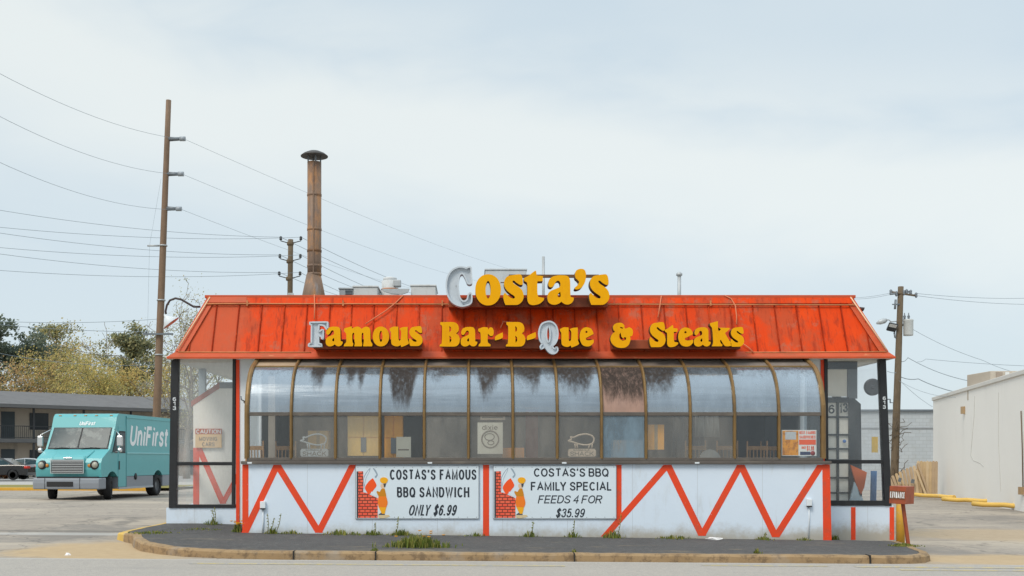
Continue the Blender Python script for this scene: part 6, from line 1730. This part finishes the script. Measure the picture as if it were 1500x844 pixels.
mb = MB(); mb.bb(PX(212, YT), PX(255.5, YT), YT - .3, YT - .18, PZ(491.5, YT), PZ(489, YT), M['steel_grey']); mb.build('crossarm', None, tp)
mb = MB(); mb.tube([P(214, 488, YT - .25), P(215, 484, YT - .25)], .04, M['steel_grey'], 6); mb.build('insulator_pin', None, tp)
for py in (360, 440, 520):
    mb = MB(); x = lerp(225, 247, (735 - py) / 588); q = P(x, py, YT); mb.lathe([(.215 - .0001 * (520 - py), -.03), (.215 - .0001 * (520 - py), .03)], q, M['galv'], 14); mb.build('band', None, tp)
YM = 70.0
mp2 = pole('stubby wooden pole with six angled insulator brackets behind the chimney', 421.5, 425.8, 351, YM, .2, .165, M['pole_dark'])
ins = []
for (yy, xl, xr) in ((356, 411.3, 440.7), (382, 410, 440), (407.5, 409, 439.5)):
    for s_, xx in ((-1, xl), (1, xr)):
        mb = MB(); cxp = 425.3 - (yy - 356) * .03
        mb.tube([P(cxp, yy + 1, YM), P(xx, yy - 3, YM), P(xx, yy - 8.5, YM)], .032, M['wire'], 6); mb.build('bracket', None, mp2)
        mb = MB(); q = P(xx, yy - 7, YM); mb.lathe([(.08, -.12), (.1, -.05), (.07, 0), (.1, .06), (.05, .12)], q, M['wire'], 8); mb.build('insulator', None, mp2)
        ins.append(P(xx, yy - 8.5, YM))
    mb = MB(); q = P(425.3 - (yy - 356) * .03, yy + 1, YM); mb.lathe([(.19, -.12), (.22, -.08), (.22, .08), (.19, .12)], q, M['pole_dark'], 12); mb.build('band', None, mp2)
mb = MB(); q = P(426, 433, YM - .3); mb.box(q, (.35, .2, .3), M['galv']); mb.build('junction_box', None, mp2, bevel=.02)
YQ = 50.0
rp2 = pole('dark weathered pole carrying a transformer and floodlights near the white warehouse', 1309, 1319.5, 420, YQ, .19, .125, M['pole_dark'])
mb = MB(); q0, q1 = P(1310, 430, YQ), P(1341, 433, YQ)
mb.tube([P(1306, 428, YQ - .1), P(1340, 433, YQ - .1)], .05, M['pole_dark'], 6); mb.build('crossarm', None, rp2)
mb = MB(); mb.tube([P(1304, 431, YQ - .2), P(1335, 427, YQ + .2)], .05, M['steel_grey'], 6); mb.build('crossarm', None, rp2)
for (x, y) in ((1305, 428), (1313, 430.5), (1328, 427.5), (1334, 428.5), (1342, 432.5), (1324, 429)):
    mb = MB(); q = P(x, y, YQ - .1); mb.lathe([(.03, -.12), (.075, -.04), (.05, 0), (.075, .06), (.03, .12)], q, M['steel_grey'], 8); mb.build('insulator', None, rp2)
mb = MB(); mb.tube([P(1318, 446, YQ - .1), P(1307, 446, YQ - .1)], .03, M['steel_grey'], 6); mb.tube([P(1312, 439, YQ - .15), P(1311, 453, YQ - .15)], .05, M['steel_grey'], 6); mb.build('fuse_cutout', None, rp2)
trm = bpy.data.objects.new('transformer', None); COL.objects.link(trm); trm.parent = rp2
q = P(1330.5, 480, YQ - .05); rt = 7.0 * YQ / FPX
mb = MB(); mb.lathe([(rt * .96, PZ(492, YQ)), (rt, PZ(490, YQ)), (rt, PZ(471, YQ)), (rt * 1.05, PZ(470.5, YQ)), (rt * 1.05, PZ(469, YQ)), (rt * .8, PZ(468, YQ)), (.001, PZ(467.6, YQ))], (q.x, q.y, 0), mat('transformer_grey', (.46, .47, .46), .5, .15, 2, [((.3, .28, .25), 2, .5, .7, .5, (1, 1, .3))]), 24); mb.build('tank', None, trm)
for px in (1325, 1331):
    mb = MB(); w = P(px, 468, YQ - .05); mb.lathe([(.07, 0), (.04, .06), (.07, .12), (.03, .2), (.02, .3)], w, M['steel_grey'], 8); mb.build('bushing', None, trm)
mb = MB(); mb.tube([P(1320, 476, YQ), P(1324, 476, YQ)], .06, M['steel_grey'], 6); mb.build('bracket', None, trm)
fl = bpy.data.objects.new('floodlight', None); COL.objects.link(fl); fl.parent = rp2
mb = MB(); mb.tube([P(1316, 497, YQ), P(1311, 494, YQ), P(1310, 487, YQ)], .045, M['steel_grey'], 8); mb.build('bracket', None, fl)
rotf = Matrix.Rotation(R(12), 3, 'Y') @ Matrix.Rotation(R(35), 3, 'X')
q = P(1307, 479.5, YQ - .15)
mb = MB(); mb.box((0, 0, 0), (.42, .12, .40), M['black_frame']); mb.v = [rotf @ v + q for v in mb.v]; mb.build('lamp_head', None, fl, bevel=.03)
mb = MB(); mb.box((-.02, -.063, .10), (.34, .008, .15), mat('flood_glass', (.45, .44, .42), .2)); mb.v = [rotf @ v + q for v in mb.v]; mb.build('lens', None, fl)
sl = bpy.data.objects.new('street_lamp_arm', None); COL.objects.link(sl); sl.parent = rp2
mb = MB(); mb.tube([P(1317.5, 470.5, YQ), P(1311, 471, YQ), P(1305, 471.5, YQ), P(1302, 468.5, YQ), P(1297, 468.5, YQ)], .028, M['galv'], 8); mb.build('arm', None, sl)
mb = MB(); mb.tube([P(1299, 468.8, YQ), P(1295, 470, YQ), P(1289, 472, YQ), P(1284, 474, YQ)], [.06, .13, .12, .04], M['galv'], 10); mb.build('lamp_head', None, sl)
# dry vine climbing the foot of that pole
mb = MB(); rv = random.Random(4)
for k in range(26):
    z0 = rv.uniform(0.2, 3.2); a = rv.uniform(0, 6.28); p = Vector((PX(1310, YQ) + .02 * z0 + .22 * math.cos(a), YQ - .22 * abs(math.sin(a)), z0)); pts = [p]
    for q in range(4): p = p + Vector((rv.gauss(0, .14), rv.gauss(-.03, .05), rv.uniform(-.05, .25))); pts.append(p)
    mb.tube(pts, .014, bark, 4, False)
tag(mb.build('dry_vine'), 'leafless dry vine tangled round the foot of the transformer pole', 'vine')

# wires
def wire(label, pts, r=.02, sag=0.0, n=18, group='overhead wires'):
    pts = [Vector(p) for p in pts]; path = []
    for a, b in zip(pts[:-1], pts[1:]):
        for k in range(n):
            t = k / n; p = a.lerp(b, t); p.z -= sag * 4 * t * (1 - t); path.append(p)
    path.append(pts[-1])
    mb = MB(); mb.tube(path, r * .55, M['line_grey'], 5, False)
    return tag(mb.build('power_line'), label, 'wire', group)
wire('highest thin power line through the top davit arm of the tall pole', [P(-60, 75, 34), arms[0], P(760, 398, 130)], .014, .5)
wire('power line through the middle davit arm of the tall pole', [P(-30, 155, 36), arms[1], P(700, 412, 130)], .014, .5)
wire('power line through the lowest davit arm of the tall pole', [P(-30, 224, 36), arms[2], P(640, 430, 130)], .014, .5)
nm_ = ['top left', 'top right', 'middle left', 'middle right', 'bottom left', 'bottom right']
ly = [306, 333, 340, 363, 371, 397]
order = ['uppermost bracket, nearer side', 'uppermost bracket, far side', 'middle bracket, nearer side', 'middle bracket, far side', 'lowest bracket, nearer side', 'lowest bracket, far side']
for k in range(6):
    wire('line running in from the picture edge to the stubby pole\'s ' + order[k], [P(-30, ly[k] - 3, 58), ins[k]], .022, .35)
for k, (xe, ye) in enumerate(((640, 440), (655, 436), (600, 446), (620, 448), (560, 446), (580, 452))):
    wire('line leaving the stubby pole towards the rooftop units from its ' + order[k], [ins[k], P(xe, ye, 120)], .028, .4)
wire('upper telephone line from the picture edge to the tall pole below its arms', [P(-20, 470, 46), P(231, 467.5, YT)], .018, .12)
wire('slack telephone line meeting the tall pole\'s crossarm', [P(-20, 474, 46), P(229, 486, YT)], .02, .1)
wire('thin line crossing in front of the olive trees to the restaurant corner', [P(-20, 514, 46), P(229, 534, YT), P(262, 538, 54)], .018, .25)
wire('faint thin guy wire dropping beside the tall pole', [P(236, 262, YT), P(219, 360, YT), P(216, 490, YT)], .009, 0)
wire('upper line from the transformer pole\'s crossarm towards the frame edge', [P(1342, 430, YQ), P(1530, 436, 60)], .018, .12)
wire('lower line from the transformer pole\'s crossarm towards the frame edge', [P(1341, 433, YQ), P(1530, 446, 60)], .018, .12)
wire('faint line from the transformer pole back over the roof', [P(1308, 428.5, YQ), P(1230, 436, 60)], .014, .1)
wire('second faint line from the transformer pole back over the roof', [P(1306, 431, YQ), P(1235, 437.5, 60)], .014, .1)
wire('service line falling from the transformer tank to the warehouse roof', [P(1338, 483, YQ), P(1440, 528, 46), P(1520, 552, 40)], .018, .1)
wire('twisted cable looping from the pole\'s waist to the warehouse edge', [P(1313, 523, YQ), P(1330, 524, YQ), P(1445, 562, 44)], .026, .2)
wire('line kinking upward then running level above the warehouse', [P(1344, 530, YQ), P(1356, 526, YQ), P(1530, 537, 55)], .018, .05)
wire('thick cable bundle sagging from the pole towards the warehouse', [P(1313, 549, YQ), P(1345, 555, YQ), P(1420, 578, 46)], .035, .1)
wire('thin drop wire slanting steeply from the pole to the grey warehouse', [P(1314, 553, YQ), P(1366, 596, 54)], .014, .1)
wire('thin line below the cable bundle, ending at the white warehouse', [P(1314, 556, YQ), P(1400, 582, 46)], .014, .2)
wire('short double line joining the pole and the restaurant eave', [P(1300, 544, 40), P(1313, 546, YQ)], .02, .03)

# ------------------------------------------------------------------ right background
wh = mat('warehouse_white', (.80, .775, .73), .8, .04, .5, [((.52, .50, .46), .8, .55, .75, .35, (1, 1, .3)), ((.5, .48, .45), 6, .66, .8, .3, (1, 1, .1))], bump=(2, .15))
w0, w1 = Vector((PX(1367, 51.6), 51.6, 0)), Vector((PX(1500, 35.5), 35.5, 0))
wd = (w1 - w0).normalized(); wn = Vector((-wd.y, wd.x, 0))
if wn.x < 0: wn = -wn
wt0 = PZ(586, 51.6); wt1 = PZ(546, 35.5)
L_ = (w1 - w0).length * 1.5
def w_pt(s, o, z): return w0 + wd * s + wn * o + Vector((0, 0, z))
whs = thing('warehouse', 'plain white flat-roofed warehouse wall with hairline cracks', 'building', (w0.x, w0.y, 0))
Ht = (wt0 + wt1) / 2
mb = MB(); mb.prism([w_pt(0, 0, -.5), w_pt(L_, 0, -.5), w_pt(L_, 14, -.5), w_pt(0, 14, -.5)], (0, 0, Ht + .5), wh); mb.build('wall', None, whs)
mb = MB(); mb.prism([w_pt(-.06, -.06, Ht - .05), w_pt(L_, -.06, Ht - .05), w_pt(L_, .25, Ht - .05), w_pt(-.06, .25, Ht - .05)], (0, 0, .16), mat('coping', (.62, .60, .56), .7, .1)); mb.build('coping', None, whs, bevel=.02)
def w_px(px, py, out=.01):
    """point on the warehouse wall seen at photo pixel"""
    a = (px - CX) / FPX
    s = (a * w0.y - w0.x) / (wd.x - a * wd.y); p = w0 + wd * s
    return Vector((p.x, p.y, PZ(py, p.y))) - wn * out
crk = mat('crack_grey', (.46, .44, .40), .9)
for pts in ([(1428, 580), (1427, 610), (1424, 645), (1422, 668), (1426, 675), (1436, 679), (1441, 684)], [(1463, 575), (1463, 650), (1466, 720)]):
    mb = MB(); mb.tube([w_px(a, b, .0) for a, b in pts], .012, crk, 4, False); mb.build('crack', None, whs)
mb = MB(); mb.tube([w_px(1497, 602, .03), w_px(1499, 660, .03), w_px(1500, 720, .03)], .018, M['pole_dark'], 6); mb.build('downpipe', None, whs)
mb = MB(); mb.box(w_px(1413, 601, .02), (.2, .2, .3), mat('rusty_patch', (.40, .28, .16), .8)); mb.build('wall_vent', None, whs)
mb = MB(); mb.box(w_px(1499, 719, .04), (.16, .2, .25), mat('rusty_box', (.36, .24, .13), .8)); mb.build('meter_box', None, whs)
t = thing('rooftop_unit', 'beige rooftop unit on the white warehouse', 'air conditioner', P(1478, 556, 42))
bu = mat('beige_unit', (.44, .38, .31), .7, .1)
mb = MB(); a, b = P(1451, 543.5, 42), P(1520, 575, 42); mb.bb(a.x, b.x, 42, 44, b.z - .2, a.z, bu); mb.build('casing', None, t, bevel=.02)
mb = MB(); a, b = P(1459, 545.5, 42), P(1468, 555, 42); mb.bb(a.x, b.x, 41.97, 41.995, b.z, a.z, mat('brown_hatch', (.30, .24, .19), .7)); mb.build('hatch', None, t)
mb = MB(); a, b = P(1472, 545, 42), P(1478, 553, 42); mb.bb(a.x, b.x, 41.97, 41.995, b.z, a.z, mat('label_pale', (.6, .6, .58), .6)); mb.build('plate', None, t)
# grey warehouse behind
def blockmat():
    k = NT('painted_block')
    br = k.n('ShaderNodeTexBrick'); mpn = k.n('ShaderNodeMapping'); mpn.inputs['Rotation'].default_value = (R(90), 0, 0)
    k.l(k.coord(), mpn.inputs['Vector']); k.l(mpn.outputs['Vector'], br.inputs['Vector'])
    br.inputs['Color1'].default_value = (.43, .46, .48, 1); br.inputs['Color2'].default_value = (.47, .50, .52, 1); br.inputs['Mortar'].default_value = (.37, .39, .40, 1)
    br.inputs['Scale'].default_value = 1; br.inputs['Brick Width'].default_value = .4; br.inputs['Row Height'].default_value = .2; br.inputs['Mortar Size'].default_value = .012
    c = k.mix(k.rng(k.noise(1.2, 5, .7), .5, .7, 0, .4), br.outputs['Color'], (.36, .36, .34))
    k.l(c, k.p.inputs['Base Color']); k.p.inputs['Roughness'].default_value = .85
    return k.m
t = thing('warehouse', 'long grey-white block warehouse with dark roof edge behind the leaning fence', 'building', (PX(1320, 60), 62, 0))
Yg = 60.0
mb = MB(); mb.bb(PX(1225, Yg), PX(1460, Yg), Yg, Yg + 12, -.4, PZ(603, Yg), blockmat()); mb.build('wall', None, t)
mb = MB(); mb.bb(PX(1225, Yg), PX(1460, Yg), Yg - .12, Yg + 12, PZ(603, Yg) + .003, PZ(600, Yg), M['steel_grey']); mb.build('roof_edge', None, t)
mb = MB(); mb.bb(PX(1225, Yg), PX(1460, Yg), Yg - .04, Yg - .002, PZ(628, Yg), PZ(626.4, Yg), mat('pipe_line', (.28, .29, .30), .7)); mb.build('wall_pipe', None, t)
mb = MB(); mb.tube([P(1300, 585, Yg - .2), P(1304, 585, Yg - .2), P(1304, 590, Yg - .2), P(1309, 590, Yg - .2), P(1309, 600, Yg - .2)], .04, M['steel_grey'], 6); mb.build('vent_stack', None, t)
# fence
fm = [mat('fence_board_a', (.55, .40, .23), .85, .2, 3, [((.22, .15, .09), 4, .5, .7, .6, (1, 1, .2))]), mat('fence_board_b', (.60, .46, .29), .85, .2, 3), mat('fence_board_c', (.46, .34, .22), .85, .2, 3)]
ft = thing('wooden_fence', 'collapsing tan board fence beside the white warehouse', 'fence', (PX(1340, 48.5), 48.5, 0))
Yf = 48.5
rf = random.Random(9)
fz = PZ(723, Yf)
def board(xb, yb, xt, yt, w, k=0.0):
    mb = MB(); a, b = P(xb, yb, Yf + k), P(xt, yt, Yf + k); d = Vector((w * Yf / FPX / 2, 0, 0))
    mb.prism([a - d, a + d, b + d, b + d * .4 + Vector((0, 0, .05)), b - d * .4 + Vector((0, 0, .05)), b - d], (0, .035, 0), rf.choice(fm)); mb.build('board', None, ft)
for k in range(7): board(1345 + k * 4.4, 723.5, 1345.5 + k * 4.4, 677 + rf.uniform(-.6, .6), 4.1, .0)
for k in range(9): board(1312 + k * 4.6, 722, 1303 + k * 5.2, 700 - k * 2.4 + rf.uniform(-.8, .8), 4.2, -.08 - .004 * k)
board(1361, 724, 1345, 680, 3.4, -.2); board(1356, 724, 1343, 690, 3.0, -.24)
mb = MB(); mb.bb(PX(1340, Yf), PX(1374, Yf), Yf + .04, Yf + .09, PZ(690, Yf), PZ(687, Yf), fm[2]); mb.build('rail', None, ft)
mb = MB(); mb.bb(PX(1305, Yf), PX(1345, Yf), Yf + .04, Yf + .09, PZ(712, Yf), PZ(709, Yf), fm[2]); mb.build('rail', None, ft)
for (x, y) in ((1318, 703), (1337, 705)):
    mb = MB(); mb.box(P(x, y, Yf - .3), (.13, .03, .18), M['steel_grey'], Matrix.Rotation(R(18), 3, 'Y')); mb.build('hinge_plate', None, ft)
# yellow wheel stops / pipes along the warehouse
for k, (a, b, lab) in enumerate((((1333, 723.5), (1398, 727.5), 'far length of yellow kerb log by the fence'), ((1381, 730.5), (1452, 733.5), 'middle length of yellow kerb log by the warehouse'), ((1425, 737.5), (1520, 741.5), 'near length of yellow kerb log by the warehouse'))):
    ya = H * FPX / (a[1] + 1.6 - CY); yb = H * FPX / (b[1] + 1.6 - CY)
    mb = MB(); pa, pb = Vector((PX(a[0], ya), ya, .02)), Vector((PX(b[0], yb), yb, .02))
    mb.tube([pa.lerp(pb, q / 6) + Vector((0, 0, .012 * math.sin(q * 2.1 + k))) for q in range(7)], [.085] * 7, M['log_yellow'], 10)
    tag(mb.build('kerb_log'), lab, 'kerb log', 'yellow kerb logs by the warehouse')
mb = MB(); mb.bb(10.0, 30.0, 22.9, 23.0, zg(13) + .004, zg(13) + .006, worn_line()) if False else None

# ------------------------------------------------------------------ weeds, flowers, litter
wg = [leaf_mat('weed_green', (.20, .24, .05)), leaf_mat('weed_yellow', (.36, .33, .09)), leaf_mat('weed_dark', (.13, .17, .045))]
fy = mat('yellow_petal', (.8, .36, .01), .6)
def tuft(label, px, Yt, n, h, w, rngs, flowers=0, tall=0, name='weed_tuft', mats=wg, group='weeds along the wall foot'):
    rg = random.Random(rngs); x0 = PX(px, Yt); z0 = z_island(x0, Yt) - .01
    t = thing(name, label, 'weed', (x0, Yt, z0), group)
    mb = MB()
    for k in range(n):
        bx, by = rg.gauss(0, w * .5), rg.gauss(0, min(w * .35, .12)) - .03
        by = min(by, YF - .03 - Yt) if Yt < YF else by
        hh = h * rg.uniform(.35, 1.1) * max(.35, 1 - abs(bx) / (w * 1.6)); a = rg.uniform(0, 6.28); d = Vector((math.cos(a), math.sin(a) - .25, 0)) * hh * rg.uniform(.1, .6)
        p0 = Vector((x0 + bx, Yt + by, z0)); p1 = p0 + d * .4 + Vector((0, 0, hh * .65)); p2 = p0 + d + Vector((0, 0, hh))
        s = Vector((-d.y, d.x, 0)); s = s.normalized() * rg.uniform(.006, .014) if s.length > 1e-6 else Vector((.008, 0, 0))
        mb.add([p0 - s, p0 + s, p1 + s * .8, p2, p1 - s * .8], [(0, 1, 2, 4), (4, 2, 3)], rg.choice(mats))
    for k in range(tall):
        p0 = Vector((x0 + rg.gauss(0, w * .3), Yt - .04, z0)); p1 = p0 + Vector((rg.uniform(-.05, .12), -.02, h * rg.uniform(1.8, 2.6)))
        mb.tube([p0, p0.lerp(p1, .5) + Vector((.02, 0, 0)), p1], .006, mats[1], 4)
        for q in range(5): leaf_blob(mb, p0.lerp(p1, .3 + .15 * q), (.03, .02, .02), 4, .03, mats, rg)
    mb.build('leaves', None, t, fix=False)
    for k in range(flowers):
        mb = MB(); c = Vector((x0 + rg.gauss(0, w * .45), Yt - .03 + rg.uniform(-.12, .0), z0 + h * rg.uniform(.65, 1.05)))
        mb.lathe([(.001, 0), (.028, .012), (.03, .02), (.001, .016)], c, fy, 8); mb.build('flower', None, t)
tuft('big bushy weed clump with yellow flowers on the pavement below the sandwich banner', 612, 18.1, 520, .26, .48, 1, 7)
tuft('orange-flowered weed at the corner where the lobby meets the zigzag wall', 350, 20.65, 120, .2, .12, 2, 14)
tuft('weed tuft with seed stalks below the lobby glass', 313, 21.7, 60, .14, .18, 3, 0, 2)
tuft('tall seeding weed right of the outlet conduit near the first zigzag', 399, 20.4, 60, .15, .14, 4, 0, 3)
tuft('low weeds under the second zigzag peak', 425, 20.42, 50, .09, .25, 5)
tuft('weed patch at the foot of the rising red band before the banner', 500, 20.42, 120, .13, .36, 6)
tuft('dark weeds under the left end of the sandwich banner', 545, 20.42, 90, .12, .22, 7, 0, 1)
tuft('weeds with a seed stalk below the middle of the sandwich banner', 588, 20.42, 120, .15, .22, 8, 0, 1)
tuft('small weeds between the two banners', 695, 20.42, 60, .09, .24, 9)
tuft('spiky weed below the cook on the family banner', 775, 20.42, 60, .16, .16, 10, 0, 1)
tuft('spiky weed below the middle of the family banner', 838, 20.42, 50, .15, .14, 11, 0, 1)
tuft('green leafy weed where the long diagonal band meets the ground', 897, 20.4, 90, .2, .2, 12, 0, 1)
tuft('brown-green weeds along the muddy foot of the wall after the diagonal', 985, 20.42, 110, .1, .35, 13)
tuft('weeds by the last zigzag valley', 1117, 20.42, 60, .08, .2, 14, 0, 1)
tuft('weeds at the right end of the wall by the wide red stripe', 1177, 20.42, 50, .07, .18, 15)
tuft('weed at the inside corner by the right lobby', 1223, 21.7, 60, .13, .1, 16)
tuft('grassy tuft round the foot of the red entrance post', 1322, 19.25, 260, .07, .26, 17)
tuft('small yellow weed in the kerb joint near the right end', 1108, 17.45, 40, .12, .06, 18)
tuft('small weed in the kerb joint under the family banner', 841, 17.4, 30, .09, .05, 19)
tuft('small weed in the kerb joint by the big clump', 549, 17.4, 30, .08, .06, 20)
tuft('sparse low weeds at the rounded end of the island', 222, 20.2, 170, .06, .4, 21)
tuft('sparse low weeds in the pavement crack before the left lobby', 290, 20.9, 90, .05, .5, 22)
def litter(label, px, py, Yt, s, seed, name='litter_scrap'):
    rg = random.Random(seed); mb = MB(); bm = bmesh.new(); bmesh.ops.create_icosphere(bm, subdivisions=2, radius=1)
    for v in bm.verts: v.co *= rg.uniform(.6, 1.15)
    bm.verts.ensure_lookup_table()
    vs = [Vector((v.co.x * s[0], v.co.y * s[1], v.co.z * s[2])) + Vector((PX(px, Yt), Yt, PZ(py, Yt))) for v in bm.verts]
    mb.add(vs, [tuple(v.index for v in f.verts) for f in bm.faces], mat('litter_white', (.72, .70, .69), .7, .1)); bm.free()
    tag(mb.build(name), label, 'litter')
litter('crumpled white cup lying on the sandy drive mouth', 99, 816, 17.6, (.06, .05, .07), 1)
litter('crumpled white scrap in the gutter below the family banner', 805, 827, 16.85, (.055, .04, .03), 2)
litter('flattened white paper scrap at the foot of the zigzag wall', 1046, 789.5, 20.2, (.16, .06, .035), 3)
